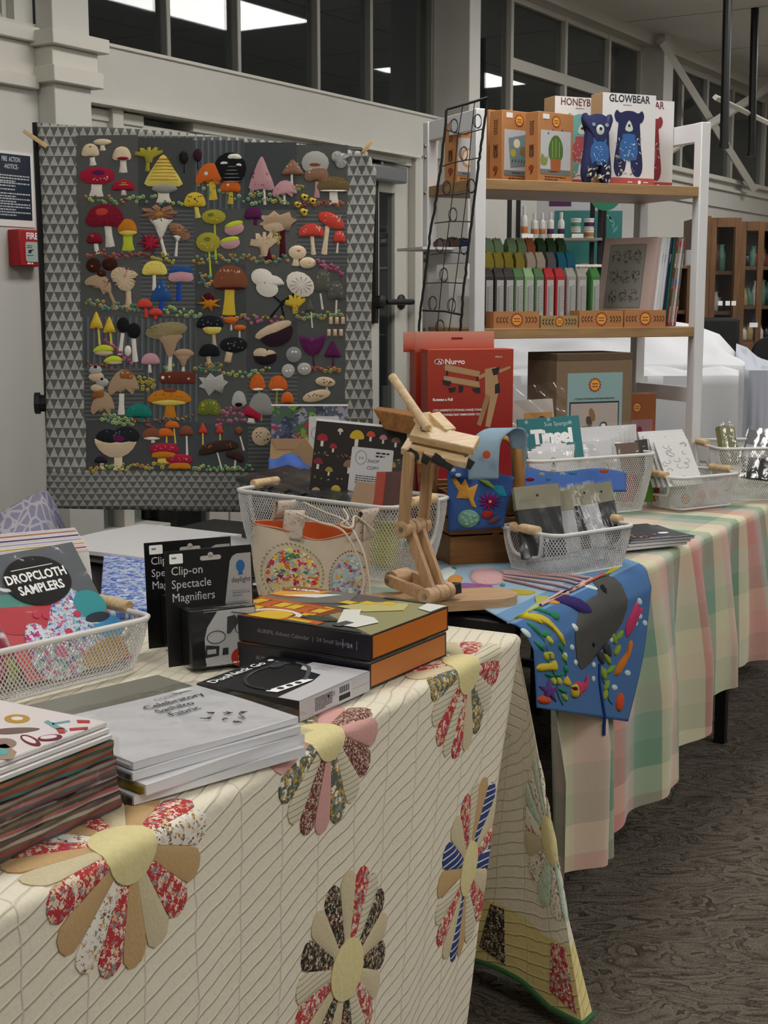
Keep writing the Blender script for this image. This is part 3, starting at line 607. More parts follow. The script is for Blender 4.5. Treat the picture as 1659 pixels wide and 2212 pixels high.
def shp(kind, x, y, w, h, rot=0):
    if kind == 'dome': o = [(-.5, .3), (-.46, -.05), (-.3, -.38), (0, -.5), (.3, -.38), (.46, -.05), (.5, .3), (.3, .44), (0, .4), (-.3, .44)]
    elif kind == 'cone': o = [(-.5, .42), (-.28, -.1), (-.08, -.48), (.05, -.5), (.25, -.1), (.5, .42), (.25, .5), (0, .46), (-.25, .5)]
    elif kind == 'disc': o = ell(0, 0, .5, .5, n=14)
    elif kind == 'umb': o = [(-.5, .35), (-.44, 0), (-.2, -.42), (.1, -.5), (.36, -.25), (.5, .25), (.36, .3), (.28, .5), (.1, .3), (-.1, .42), (-.25, .3), (-.38, .5)]
    elif kind == 'fun': o = [(-.5, -.3), (-.2, -.5), (.25, -.5), (.5, -.28), (.28, 0), (.1, .5), (-.1, .5), (-.28, 0)]
    elif kind == 'bowl': o = [(-.5, -.4), (-.2, -.28), (.2, -.28), (.5, -.42), (.4, .1), (.15, .45), (-.15, .45), (-.4, .1)]
    elif kind == 'flw': o = [((.31+.19*abs(sin(i*PI/12)))*cos(i*PI/15), (.31+.19*abs(sin(i*PI/12)))*sin(i*PI/15)) for i in range(30)]
    elif kind == 'star': o = [((.52 if i % 2 else .2)*cos(i*PI/7), (.52 if i % 2 else .2)*sin(i*PI/7)) for i in range(14)]
    elif kind == 'spk': o = [(-.5, -.3), (-.25, -.28), (-.1, -.5), (.05, -.3), (.3, -.45), (.35, -.2), (.5, -.1), (.35, .1), (.3, .4), (.05, .25), (-.15, .5), (-.3, .2), (-.5, .1), (-.36, -.05)]
    elif kind == 'fan': o = [(-.1, .5), (-.15, .15), (-.5, .05), (-.45, -.2), (-.28, -.05), (-.3, -.42), (-.18, -.42), (-.1, -.1), (-.04, -.48), (.06, -.48), (.08, -.1), (.22, -.5), (.32, -.42), (.22, 0), (.46, -.3), (.5, -.14), (.15, .2), (.1, .5)]
    elif kind == 'sqr': o = rrect(1, 1, .1, 2)
    c_, s_ = cos(rot), sin(rot); o = [(x+a*w*c_-b2*h*s_, y+a*w*s_+b2*h*c_) for a, b2 in o]
    if kind not in ('star', 'fan', 'spk', 'sqr', 'disc'): o = sm(o, 2)
    return o
def qp(b, o, m, h=.004, z=.0015, rings=2): b.patch(o, m, h, qm, z, rings)
def mush(cap, stem=None, extra=(), b=None):
    """cap: list of (kind,x,y,w,h,colour[,rot]); stem: (x0,y0,x1,y1,w,colour)"""
    own = b is None; b = b or MB()
    for s in ([stem] if stem and not isinstance(stem[0], tuple) else (stem or [])):
        x0, y0, x1, y1, w, c = s; dx, dy = x1-x0, y1-y0; l = math.hypot(dx, dy) or 1; nx, ny = -dy/l*w/2, dx/l*w/2
        o = [(x0+nx*.8, y0+ny*.8), (x0-nx*.8, y0-ny*.8), ((x0+x1)/2-nx*.8, (y0+y1)/2-ny*.8), (x1-nx*1.1, y1-ny*1.1), (x1, y1+1), (x1+nx*1.1, y1+ny*1.1), ((x0+x1)/2+nx*.8, (y0+y1)/2+ny*.8)]
        qp(b, o, fc(K.get(c, c)), .0025, .0012)
    for c in cap: qp(b, shp(*c[:5], c[6] if len(c) > 6 else 0), fc(K.get(c[5], c[5])), .0042, .0022, 3)
    for e in extra:
        k, x, y, w, h, c = e[:6]; n = e[6] if len(e) > 6 else 1; rn = random.Random(int(x+y))
        for i in range(n):
            px, py = (x, y) if n == 1 else (x+rn.uniform(-.4, .4)*w, y+rn.uniform(-.35, .35)*h)
            if k == 'dot': r_ = (w if n == 1 else 3.0); qp(b, ell(px, py, r_*.5*(1 if n > 1 else 1), (h if n == 1 else 2.6)*.5, n=8), fc(K.get(c, c)), .002, .0056, 1)
            elif k == 'ring': qp(b, ell(x, y+(i-n/2)*h/n, w*(.2+.3*i/n), .9, n=10), fc(K.get(c, c)), .001, .0060, 1)
            elif k == 'ray':
                a = PI*2*i/n; qp(b, [(x+cos(a-.06)*w*.12, y+sin(a-.06)*h*.12), (x+cos(a-.03)*w*.48, y+sin(a-.03)*h*.46), (x+cos(a+.03)*w*.48, y+sin(a+.03)*h*.46), (x+cos(a+.06)*w*.12, y+sin(a+.06)*h*.12)], fc(K.get(c, c)), .0008, .0060, 1)
            elif k == 'tick':
                a = -PI/2+rn.uniform(-.8, .8); qp(b, [(px, py), (px+1.4, py), (px+3*cos(a)+1.4, py+4*sin(a)), (px+3*cos(a), py+4*sin(a))], fc(K.get(c, c)), .0008, .0054, 1)
    if own: b.build('felt_mushroom', mq, smooth=70)
D = 'dome'; Z = 'disc'
ML = [([(D, 195, 325, 38, 30, 'cr')], (199, 340, 201, 357, 14, 'wh'), [('dot', 195, 317, 6, 3, 'br')]), ([(Z, 221, 307, 40, 14, 'cr')], (221, 312, 222, 325, 12, 'wh'), ()),
 ([(D, 263, 333, 40, 32, 'cr')], (266, 343, 266, 373, 17, 'wh'), [('dot', 265, 343, 26, 7, 'dr')]), ([('fan', 321, 335, 64, 34, 'ol')], (319, 348, 318, 370, 10, 'ol'), ()),
 ([(Z, 355, 408, 56, 20, 'gr'), ('cone', 353, 370, 84, 66, 'yl')], (353, 415, 354, 437, 31, 'wh'), [('ring', 353, 370, 70, 52, 'am', 7)]),
 ([(Z, 210, 380, 77, 38, 're')], (209, 396, 208, 424, 29, 'wh'), [('dot', 212, 374, 30, 13, 'pu'), ('dot', 212, 386, 70, 12, 'wh', 9)]), ([(D, 266, 401, 50, 25, 're')], (267, 408, 267, 422, 12, 'wh'), [('ring', 267, 400, 30, 8, 'lm', 2)]),
 ([(Z, 397, 340, 20, 28, '2A2526')], (398, 352, 398, 374, 2, 'bk'), [('dot', 397, 340, 20, 28, 'bk', 9)]), ([(Z, 427, 335, 19, 28, '3A222A')], (427, 346, 427, 365, 2, 'bk'), ()),
 ([('umb', 453, 376, 62, 48, 'ora')], (458, 388, 461, 431, 17, 'ye'), [('dot', 445, 375, 9, 9, 'wh')]),
 ([(Z, 497, 364, 70, 70, 'bk'), (D, 504, 339, 36, 14, 'wh'), (D, 486, 352, 30, 11, 'wh'), (D, 514, 356, 20, 10, 'wh')], None, [('ring', 500, 380, 50, 40, 'gr', 5)]),
 ([(D, 498, 402, 43, 31, 'ora')], (499, 412, 498, 440, 12, 'ye'), [('dot', 492, 400, 6, 6, 'wh')]), ([('cone', 565, 376, 56, 70, 'pk')], (570, 405, 572, 442, 6, 'wh'), [('tick', 560, 390, 46, 40, 'dr', 16)]),
 ([('cone', 632, 362, 48, 32, 'bn')], (630, 375, 630, 400, 6, 'wh'), [('tick', 632, 364, 36, 22, 'wh', 14)]), ([(Z, 681, 352, 60, 52, 'lg'), (D, 684, 372, 52, 44, 'bn')], (686, 392, 685, 426, 12, 'pk'), [('tick', 684, 374, 44, 30, 'cr', 22), ('dot', 680, 356, 26, 9, 'br')]),
 ([('flw', 735, 343, 40, 40, 'lg')], None, [('ray', 735, 343, 34, 34, 'gr', 8)]), ([(D, 720, 398, 72, 35, '6E5A3E')], (721, 414, 722, 441, 22, 'wh'), [('dot', 720, 412, 62, 4, 'wh'), ('tick', 720, 396, 60, 22, 'ol', 18)]),
 ([(D, 421, 432, 47, 34, 'ye')], (424, 446, 428, 470, 12, 'yl'), [('dot', 421, 430, 36, 20, 'bk', 12)]), ([('umb', 615, 408, 54, 36, 'pk')], (614, 422, 614, 441, 6, 'wh'), [('tick', 615, 414, 44, 16, 'dr', 12)]),
 ([('flw', 658, 426, 18, 18, 'ye'), ('flw', 676, 434, 17, 17, 'ye'), ('flw', 643, 442, 17, 15, 'ye'), ('flw', 657, 458, 19, 19, 'ye')], None, [('dot', 658, 426, 6, 6, 'bk'), ('dot', 676, 434, 6, 6, 'bk'), ('dot', 643, 442, 6, 5, 'bk'), ('dot', 657, 458, 6, 6, 'bk')]),
 ([(D, 227, 467, 83, 52, 'dr')], (233, 488, 238, 533, 19, 'wh'), [('dot', 220, 458, 29, 17, 'rd'), ('ray', 227, 470, 70, 40, 're', 9)]), ([(D, 205, 515, 35, 26, 'dr')], (207, 526, 210, 548, 12, 'wh'), [('dot', 199, 510, 9, 7, 'rd')]),
 ([(Z, 276, 502, 40, 16, 'yl'), (D, 275, 490, 41, 34, 'am')], (276, 508, 277, 541, 25, 'lm'), [('tick', 275, 492, 30, 16, 'yl', 12)]), ([('fun', 348, 488, 50, 44, 'wh'), ('spk', 345, 463, 82, 44, 'bn')], (346, 508, 357, 552, 8, 'wh'), [('dot', 344, 462, 18, 10, 'am'), ('ray', 344, 463, 70, 36, 'mr', 9)]),
 ([('fun', 384, 514, 22, 14, 'wh'), (Z, 388, 500, 54, 28, 'bn', .6)], (383, 518, 380, 553, 6, 'wh'), [('dot', 386, 498, 12, 7, 'am'), ('ray', 388, 500, 40, 24, 'mr', 8)]), ([('star', 325, 525, 54, 50, 're')], None, [('ray', 325, 525, 40, 40, 'dr', 7)]),
 ([(Z, 462, 468, 52, 32, 'ol')], (464, 484, 466, 560, 5, 'lm'), [('dot', 456, 464, 15, 9, 'gn'), ('dot', 466, 474, 30, 10, 'yl', 4)]), ([(Z, 450, 523, 53, 43, 'ol')], (452, 544, 455, 598, 5, 'lm'), [('dot', 448, 517, 16, 12, 'gn'), ('dot', 450, 530, 40, 16, 'cr', 6)]),
 ([(Z, 506, 494, 43, 28, 'pk', -.2), (Z, 505, 486, 42, 16, 'lm', -.3)], (503, 505, 501, 556, 3, 'gn'), ()), ([(Z, 497, 525, 43, 26, 'pk', -.1), (Z, 496, 519, 42, 15, 'lm', -.2)], None, ()),
 ([(D, 547, 461, 38, 28, 'pu')], (551, 468, 552, 486, 9, 'pu'), ()), ([('spk', 600, 480, 84, 50, 'tn'), (Z, 598, 484, 62, 34, 'be', -.2)], (610, 484, 610, 556, 14, 'mr'), ()), ([('fan', 570, 527, 62, 54, 'be')], (576, 540, 580, 564, 17, 'mr'), [('dot', 570, 520, 40, 20, 'am', 6)]),
 ([(D, 673, 498, 56, 30, 'rd')], (674, 510, 677, 550, 10, 'cr'), [('tick', 673, 498, 44, 20, 'wh', 22)]), ([(Z, 716, 476, 62, 30, 'rd', .45)], (708, 488, 700, 549, 12, 'cr'), [('tick', 716, 474, 48, 20, 'wh', 22)]), ([(D, 733, 512, 27, 28, 'rd')], (730, 522, 728, 546, 5, 'wh'), [('tick', 733, 512, 20, 18, 'wh', 10)]),
 ([(Z, 642, 545, 39, 30, 'cr'), (Z, 643, 543, 30, 17, 'rd')], (639, 556, 638, 574, 15, 'cr'), ()), ([(Z, 664, 568, 36, 25, 'cr'), (Z, 666, 568, 22, 12, 'rd')], None, ()), ([(Z, 202, 573, 32, 32, '3A2018'), (Z, 200, 574, 20, 20, 'ora')], None, ()), ([(Z, 237, 571, 34, 27, '3A2018'), (Z, 236, 571, 22, 10, 'ora', -.4)], None, ()), ([(Z, 219, 591, 20, 17, '3A2018'), (Z, 218, 590, 11, 9, 'ora')], None, ()),
 ([('flw', 268, 601, 62, 56, 'be'), (Z, 268, 599, 40, 34, 'tn'), (Z, 267, 600, 18, 15, 'br')], (277, 627, 278, 662, 14, 'be'), [('ray', 268, 600, 56, 50, 'cr', 16)]), ([('umb', 216, 612, 62, 36, 'tn', .5)], (236, 630, 252, 668, 9, 'tn'), [('tick', 220, 615, 40, 24, 'dr', 20)]),
 ([(D, 334, 580, 54, 34, 'yl')], (333, 592, 333, 627, 9, 'wh'), [('tick', 334, 578, 40, 18, 'ol', 14)]), ([('cone', 349, 627, 48, 46, 'bl')], (350, 646, 348, 672, 13, '2447A0'), [('tick', 349, 628, 34, 30, 'lg', 16)]), ([(D, 391, 593, 54, 36, 'pk'), (D, 391, 583, 54, 20, 'bl')], (387, 610, 386, 650, 12, '2447A0'), ()),
 ([(D, 312, 656, 34, 21, 'rd')], (314, 664, 316, 686, 9, 'rd'), ()), ([(D, 336, 674, 30, 17, 'rd')], (336, 680, 336, 691, 9, 'rd'), ()), ([(D, 497, 600, 74, 56, 'br')], (496, 612, 494, 680, 26, 'ye'), [('tick', 497, 596, 56, 36, 'cr', 34), ('dot', 497, 622, 64, 6, 'mr')]),
 ([('star', 452, 655, 56, 40, 'am'), (D, 450, 642, 24, 20, 'mr')], None, ()), ([('flw', 575, 610, 78, 62, 'wh', .3), (Z, 571, 611, 17, 15, 'bn')], (590, 640, 612, 658, 5, 'bk'), ()), ([(Z, 648, 614, 66, 50, 'wh', .6)], ((640, 632, 606, 654, 5, 'bk'), (612, 650, 584, 685, 5, 'bk'), (606, 652, 613, 688, 5, 'bk')), [('ray', 650, 616, 50, 40, 'bn', 12)]),
 ([('fan', 637, 656, 46, 44, 'ye')], None, [('dot', 637, 662, 26, 16, 'am', 7)]), ([(D, 697, 607, 38, 52, '5B5A52')], (692, 634, 697, 668, 5, 'wh'), [('tick', 697, 606, 30, 40, 'lg', 26)]), ([(D, 726, 628, 36, 44, '5B5A52')], (727, 648, 726, 682, 5, 'wh'), [('tick', 726, 628, 28, 34, 'lg', 20)]), ([('cone', 669, 660, 19, 26, '5B5A52')], (672, 672, 675, 708, 4, 'wh'), ()),
 ([('cone', 208, 692, 29, 36, 'ye')], (212, 708, 215, 744, 5, 'yl'), [('ray', 208, 704, 26, 20, 'am', 10)]), ([('cone', 236, 702, 27, 34, 'ye')], (238, 716, 240, 742, 5, 'yl'), [('ray', 236, 712, 24, 16, 'am', 9)]), ([(Z, 266, 702, 27, 34, 'bk')], (265, 718, 259, 766, 10, 'wh'), ()), ([(Z, 289, 714, 29, 34, 'bk'), (Z, 276, 758, 15, 24, 'wh')], (288, 730, 292, 781, 12, 'wh'), ()),
 ([(Z, 224, 762, 40, 13, 'be'), ('umb', 224, 753, 46, 17, 'lm')], None, ()), ([(Z, 246, 783, 36, 9, 'be'), ('umb', 245, 776, 42, 15, 'lm')], None, ()), ([('fun', 367, 742, 56, 54, 'tn'), (Z, 359, 714, 92, 36, '8F8266', -.15)], (368, 766, 366, 801, 10, 'wh'), [('ray', 357, 714, 80, 28, 'ol', 14)]), ([('fun', 396, 778, 34, 28, 'tn'), (Z, 397, 764, 44, 21, 'tn')], (396, 790, 396, 803, 8, 'wh'), ()),
 ([(D, 325, 776, 40, 27, 'pk')], (323, 786, 324, 805, 8, 'wh'), ()), ([(D, 458, 713, 40, 20, 'yl', PI), (D, 453, 696, 58, 29, '202227')], (461, 718, 463, 748, 9, 'be'), [('dot', 453, 696, 44, 18, 'gr', 8)]), ([(Z, 498, 692, 30, 16, 'ora')], (499, 700, 499, 714, 5, 'wh'), ()), ([(Z, 517, 708, 28, 13, 'ora')], (517, 714, 517, 729, 5, 'wh'), ()),
 ([(D, 452, 757, 45, 29, '202227')], (450, 770, 452, 788, 11, 'be'), [('ray', 452, 757, 40, 22, 'bk', 9)]), ([(Z, 504, 745, 60, 34, '202227'), ('sqr', 493, 772, 15, 24, 'be', .2)], None, [('dot', 504, 745, 46, 22, 'gr', 12)]), ([(D, 598, 727, 74, 42, '33202C', PI-.25), (Z, 590, 712, 86, 26, 'be', -.4), (Z, 589, 715, 20, 12, 'cr')], None, ()), ([(Z, 573, 772, 50, 34, '2A1E22'), ('flw', 571, 767, 52, 36, 'be'), (Z, 567, 766, 17, 10, 'cr')], None, ()),
 ([(Z, 635, 766, 34, 34, 'gr')], None, [('dot', 632, 761, 6, 6, 'wh'), ('dot', 639, 761, 6, 6, 'wh')]), ([(Z, 623, 801, 29, 30, 'lg')], None, [('dot', 619, 802, 6, 6, 'wh'), ('dot', 627, 801, 6, 6, 'wh')]), ([(Z, 658, 797, 31, 27, 'lg')], None, [('dot', 655, 797, 6, 6, 'wh'), ('dot', 662, 797, 6, 6, 'wh')]),
 ([('bowl', 676, 744, 56, 50, 'pu')], (677, 766, 679, 790, 4, 'pu'), [('dot', 674, 733, 10, 10, '7A3A6E'), ('ray', 676, 752, 40, 26, '7A3A6E', 12)]), ([('cone', 719, 755, 37, 34, 'pu')], (720, 768, 720, 794, 5, 'pu'), ()), ([('sqr', 715+i % 3*13-(4 if i > 2 else 0), 693+i//3*26, 8, 16, 'be') for i in range(6)], None, ()),
 ([(Z, 208, 814, 34, 22, 'be'), (Z, 206, 800, 29, 22, 'lg')], None, [('dot', 206, 792, 8, 7, 'mr')]), ([(Z, 210, 838, 30, 18, 'be'), (Z, 221, 826, 28, 20, 'lg')], None, [('dot', 220, 818, 7, 6, 'mr')]), ([('umb', 267, 826, 68, 54, 'tn'), (D, 271, 812, 38, 26, '8E5A34')], (263, 850, 262, 895, 14, 'wh'), [('tick', 271, 812, 28, 18, 'cr', 12)]),
 ([('umb', 222, 870, 52, 50, 'tn'), (D, 214, 852, 30, 24, '8E5A34')], (232, 886, 238, 902, 7, 'tn'), ()), ([('sqr', 384, 816, 76, 24, '6B352A'), (Z, 352, 816, 9, 9, 'wh'), (Z, 366, 814, 9, 9, 'cr'), (Z, 388, 815, 11, 10, 'tn'), (Z, 407, 818, 9, 8, 'cr')], None, ()),
 ([(Z, 365, 868, 78, 18, 'yl'), (D, 366, 857, 94, 32, 'am')], (367, 868, 368, 902, 25, 'am'), [('dot', 366, 856, 80, 14, 'br', 8), ('dot', 368, 843, 30, 9, 'br')]), ([(D, 300, 888, 57, 32, 'te')], (307, 902, 306, 914, 8, 'te'), [('tick', 300, 886, 40, 16, '3C9C8A', 12)]), ([('spk', 461, 830, 64, 50, 'lg')], None, [('tick', 461, 828, 34, 28, 'wh', 18)]),
 ([(D, 452, 880, 51, 37, 'gn')], None, [('tick', 452, 880, 40, 28, 'yl', 34)]), ([(D, 556, 826, 33, 38, 'ora')], (559, 838, 564, 908, 5, 'ol'), [('tick', 556, 822, 24, 24, 'rd', 14), ('dot', 557, 841, 24, 6, 'wh')]), ([(D, 601, 828, 41, 34, 'ora')], (599, 840, 597, 874, 5, 'ol'), [('tick', 601, 824, 30, 20, 'rd', 14), ('dot', 600, 842, 28, 5, 'wh')]), ([(D, 621, 860, 28, 27, 'ora')], None, ()),
 ([(D, 563, 874, 52, 52, 'gr')], None, ()), ([(D, 516, 862, 31, 36, 'lg'), (Z, 515, 872, 24, 12, 'bk')], None, ()), ([(D, 546, 891, 41, 26, 're', .4)], (543, 903, 542, 914, 18, 'wh'), ()), ([(Z, 232, 945, 50, 36, '202227'), (Z, 272, 942, 60, 40, '26272C'), ('bowl', 250, 966, 92, 46, 'be')], (255, 984, 256, 1015, 22, 'cr'), [('dot', 257, 947, 28, 15, 'pu'), ('tick', 250, 940, 80, 20, 'gr', 22)]),
 ([(D, 218, 993, 28, 15, '26272C')], (220, 1000, 220, 1013, 10, 'cr'), [('dot', 220, 986, 10, 5, 'pu')]), ([(D, 372, 918, 31, 17, 'ora')], (376, 926, 379, 958, 4, 'yl'), ()), ([(D, 357, 935, 36, 20, 'ora')], (360, 942, 360, 956, 4, 'yl'), ()), ([(Z, 328, 947, 36, 9, 'wh'), (D, 329, 937, 44, 25, 'br')], (330, 948, 331, 957, 9, 'wh'), ()), ([(D, 402, 931, 31, 22, 'br')], (403, 942, 404, 982, 5, 'wh'), ()),
 ([(D, 354, 980, 52, 24, 'am'), (Z, 355, 970, 66, 26, 're')], (352, 990, 352, 1001, 28, 'yl'), [('dot', 355, 968, 54, 14, 'pk', 10)]), ([(D, 388, 1005, 48, 20, 'am'), (Z, 387, 992, 59, 23, 're')], None, [('dot', 387, 990, 48, 12, 'pk', 9)]), ([('cone', 438, 925, 20, 22, 'rd')], (438, 934, 438, 960, 4, 'yl'), ()), ([('cone', 474, 925, 17, 22, 'rd')], (475, 934, 475, 950, 4, 'yl'), ()),
 ([(D, 471, 965, 88, 26, '3A2A26', -.2)], (468, 974, 479, 1016, 4, 'wh'), [('tick', 471, 964, 70, 14, 'am', 18)]), ([(D, 508, 983, 42, 22, '3A2A26', .4)], (508, 992, 506, 1014, 5, 'wh'), ()), ([(Z, 515, 930, 17, 17, 'br')], (518, 942, 526, 972, 4, 'wh'), ()), ([(Z, 564, 942, 42, 40, 'be')], None, [('dot', 566, 942, 34, 30, 'bk', 9)]), ([(Z, 703, 825, 43, 22, 'be', .1)], (706, 836, 707, 848, 6, 'be'), [('dot', 703, 824, 34, 12, 'bk', 8)]), ([(Z, 684, 855, 62, 24, 'be', -.25)], None, [('dot', 684, 855, 46, 12, 'bk', 9)])]
ML.sort(key=lambda a: -max(c[3]*c[4] for c in a[0])); rest = MB()
for i, a in enumerate(ML): mush(*a, b=rest if i > 97 else None)
if rest.v: rest.build('small_felt_mushrooms', mq, smooth=70)['kind'] = 'stuff'
def beads(x0, y0, x1, y1, n, cols, sp=9, r=4.2):
    b = MB(); rn = random.Random(int(x0*3+y0))
    for i in range(n):
        t = i/max(1, n-1); x, y = x0+(x1-x0)*t+rn.uniform(-2, 2), y0+(y1-y0)*t+rn.uniform(-sp, sp); rr = r*rn.uniform(.75, 1.15)
        qp(b, ell(x, y, rr, rr, n=8), mat(rn.choice(cols), .25, 0, name='bead'), .003, .0015, 1); qp(b, ell(x, y, rr*.35, rr*.35, n=5), mat('4E5240'), .001, .0045, 1)
    b.build('bead_cluster', mq, smooth=60)
GB = ['8FB07A', '6E9A78', 'A4B560']; GO = ['B0904A', 'A8743A', '7E9A58']; RB = ['8E4A42', '7E2F30', 'A0563E']; YB = ['A39A3A', 'B5A23A']; PB = ['9A3F62', 'B06484']; TB = ['3F6E60', '5A8A70', 'B08A4A']
for a in [(187, 432, 300, 434, 18, GB+GO), (298, 430, 404, 436, 12, GB), (430, 400, 560, 438, 16, GB), (540, 415, 620, 436, 22, GB+GO), (632, 404, 655, 406, 8, GO, 4), (636, 440, 740, 440, 22, RB, 6), (190, 548, 320, 552, 24, RB, 8), (330, 552, 375, 560, 12, YB), (420, 560, 620, 560, 40, TB+GO, 9), (590, 510, 604, 522, 7, YB), (430, 600, 455, 612, 14, TB, 12), (675, 560, 740, 590, 20, PB, 7), (186, 655, 300, 668, 40, TB, 8), (355, 668, 432, 684, 18, GB, 9),
          (480, 690, 610, 690, 26, YB+PB, 10), (640, 680, 740, 680, 26, GB+GO, 10), (228, 733, 285, 785, 12, PB, 6), (188, 784, 240, 800, 6, RB), (355, 800, 372, 796, 6, GB), (298, 824, 334, 830, 20, YB, 16), (420, 796, 478, 792, 26, TB, 8), (485, 810, 580, 800, 18, GB+YB, 10), (675, 798, 735, 798, 18, RB+GO, 5), (222, 900, 290, 910, 30, GB, 10), (280, 905, 330, 920, 14, RB, 4, 3), (335, 910, 415, 900, 18, RB+TB, 5, 3), (468, 905, 530, 890, 30, PB, 18), (195, 1012, 355, 1006, 32, YB+GO, 7), (420, 1010, 545, 1010, 26, TB+GB, 6)]: beads(*a)
# stand and pegs
st = thing('quilt_stand', 'black tubular stand holding up the mushroom quilt by the wall column', 'stand', (MQ0.x, MQ0.y, 0))
def stub(nm, f): b = MB(Matrix.Translation((-MQ0.x, -MQ0.y, 0))); f(b); return b.build(nm, st)
def pole(px, top, pt=None):
    p = qm(px, 700, -.03); t_ = qm(pt or px, top, -.03); return V((p.x, p.y, 0)), V((t_.x, t_.y, t_.z))
for px, top, pt in ((104, 262, 77), (786, 330, 786)):
    a, c = pole(px, top, pt)
    stub('post', lambda b: b.tube([a+V((0, 0, .02)), c], .011, BLACK, 10))
    stub('foot', lambda b: b.tube([a+V((0, -.22, .012)), a+V((0, .22, .012))], .012, BLACK, 8))
    kz = at_plane(90, 873, MQ0, MQN).z
    stub('collar_knob', lambda b: (b.tube([V((a.x+.01, a.y, kz)), V((a.x-.03, a.y-.004, kz))], .024, BLK2, 10), b.tube([V((a.x-.03, a.y-.004, kz)), V((a.x-.045, a.y-.006, kz))], .03, BLK2, 8)))
a, c = pole(104, 270, 79); a2, c2 = pole(786, 322)
stub('crossbar', lambda b: b.tube([c-V((0, 0, .01)), c2-V((0, 0, .0))], .009, BLACK, 8))
PEG = wood('C9A671', 'DCC08E', 20, .6)
def peg(px0, py0, px1, py1, lab):
    a = qm(px0, py0, .02); c = qm(px1, py1, .02); t = thing('clothes_peg', lab, 'peg', ((a+c)/2)[:]); u = (c-a).normalized(); l = (c-a).length
    F_ = frame((0, 0, 0), u, MQN)
    for s in (1, -1): b = MB(F_); b.prism([(-l/2, s*.002), (l/2, s*.0015+s*.002), (l/2, s*.009), (-l/2+.012, s*.010), (-l/2, s*.006)][::s], -.005, .005, PEG); b.build('jaw', t, bev=.001)
    b = MB(F_); b.tube([(-.004+.003*cos(k), .004*sin(k), -.006+.0007*k) for k in range(16)], .0008, STEEL, 5); b.build('spring', t)
peg(52, 284, 101, 318, 'wooden clothes peg tilted on the left top corner of the mushroom quilt'); peg(782, 331, 801, 306, 'wooden clothes peg on the right top corner of the mushroom quilt')
# ------------------------------------------------------------ notice and fire call point
q0 = .0; tl = at_plane(-30, 318, W0, WN); tr = at_plane(68, 333, W0, WN); br = at_plane(72, 492, W0, WN); sW = (tr-tl).dot(WD); sT = tr.z; sB = br.z; sx = (tr-W0).dot(WD)
b = MB(WT); b.box(sx-sW, sx, sB, sT, 0, .004, PAPER); no = tag(b.build('fire_notice'), 'dark blue framed fire action notice on the wall above the red call point', 'sign')
b = MB(WT); hh = sT-sB; NB = mat('182438', .3); b.box(sx-sW+.01, sx-.012, sB+.022, sT-.008, .004, .006, NB)
T_ = WT @ TR(sx-sW/2-.001, 0, .0065); TX = mat('C8CCD0', .6); hs = hh*.078
b.text('FIRE  ACTION', -.0, sT-.008-hs*1.25, hs*1.12, TX, T_, al='c', bold=.02, sx=.62); b.text('-NOTICE-', 0, sT-.008-hs*2.5, hs*1.12, TX, T_, al='c', bold=.02, sx=.7)
for k, (yy, ln) in enumerate(((.33, 3), (.43, 2), (.515, 1), (.57, 2), (.64, 2), (.71, 3), (.82, 2))): b.scribble(-sW*.40, sT-hh*yy, sW*.8, .004, TX, T_, ln, .0085, seed=k)
b.build('printed_panel', no, smooth=0)
c = at_plane(70, 536, W0+WN*.05, WN); cs = (c-W0).dot(WD); t = thing('fire_call_point', 'red wall-mounted fire call point with the word FIRE, beside the quilt edge', 'alarm', wp(cs, 0, c.z))
RED = mat('A81420', .4); T_ = Matrix(((WD.x, 0, WN.x, 0), (WD.y, 0, WN.y, 0), (0, 1, 0, 0), (0, 0, 0, 1)))
b = MB(T_); b.box(-.055, .055, -.057, .057, 0, .05, RED); b.build('housing', t, bev=.004)
b = MB(T_); b.prism(rrect(.062, .062, .008, cy=-.012), .05, .053, mat('AEB9B4', .4)); b.text('FIRE', 0, .028, .028, PWHITE, al='c', bold=.03, z=.0505); b.scribble(-.024, -.050, .04, .005, PWHITE, z=.0505)
b.box(-.026, -.004, .006, .008, .053, .0535, INK); b.box(-.026, -.004, 0, .002, .053, .0535, INK); b.prism([(-.02, -.016), (-.008, -.016), (-.008, -.01), (.002, -.006), (.002, -.004), (-.02, -.006)], .053, .0535, INK); b.box(-.026, 0, -.024, -.022, .053, .0535, INK); b.build('glass_panel', t, smooth=0)
# ------------------------------------------------------------ white and oak display shelf
SF = frame(V((SH0.x, SH0.y, 0)), SHE, SHP); SFI = SF.inverted()
def shx(px, yo=0):
    """shelf-local x of a photo column at depth yo behind the front"""
    o = V((SH0.x, SH0.y, 0))+SHP*yo; k = (px-829.5)/(F/CP); return (k*o.y-o.x)/(SHE.x-k*SHE.y)
def shz(px, py, yo=0): o = V((SH0.x, SH0.y, 0))+SHP*yo; return at_plane(px, py, o, SHP).z
SD = .38; PW = .036; sw = SHW; ZT = shz(1040, 234); ZB1 = shz(1280, 394, 0); ZB2 = shz(1280, 708, 0); ZB3 = ZB2-(ZB1-ZB2)
OAK = wood('8A6A45', 'A98658', 5, .5, 'X', 10); SWH = mat('DCDCDE', .4)
t = thing('display_shelf', 'white framed shelf with oak boards standing behind the baskets', 'shelf', (SH0.x, SH0.y, TZ+.009)); t.rotation_euler = (0, 0, math.atan2(SHE.y, SHE.x))
Ls = lambda: MB(Matrix.Translation((0, 0, -TZ-.009)))
def sobj(x, y, z): return SF @ V((x, y, z))
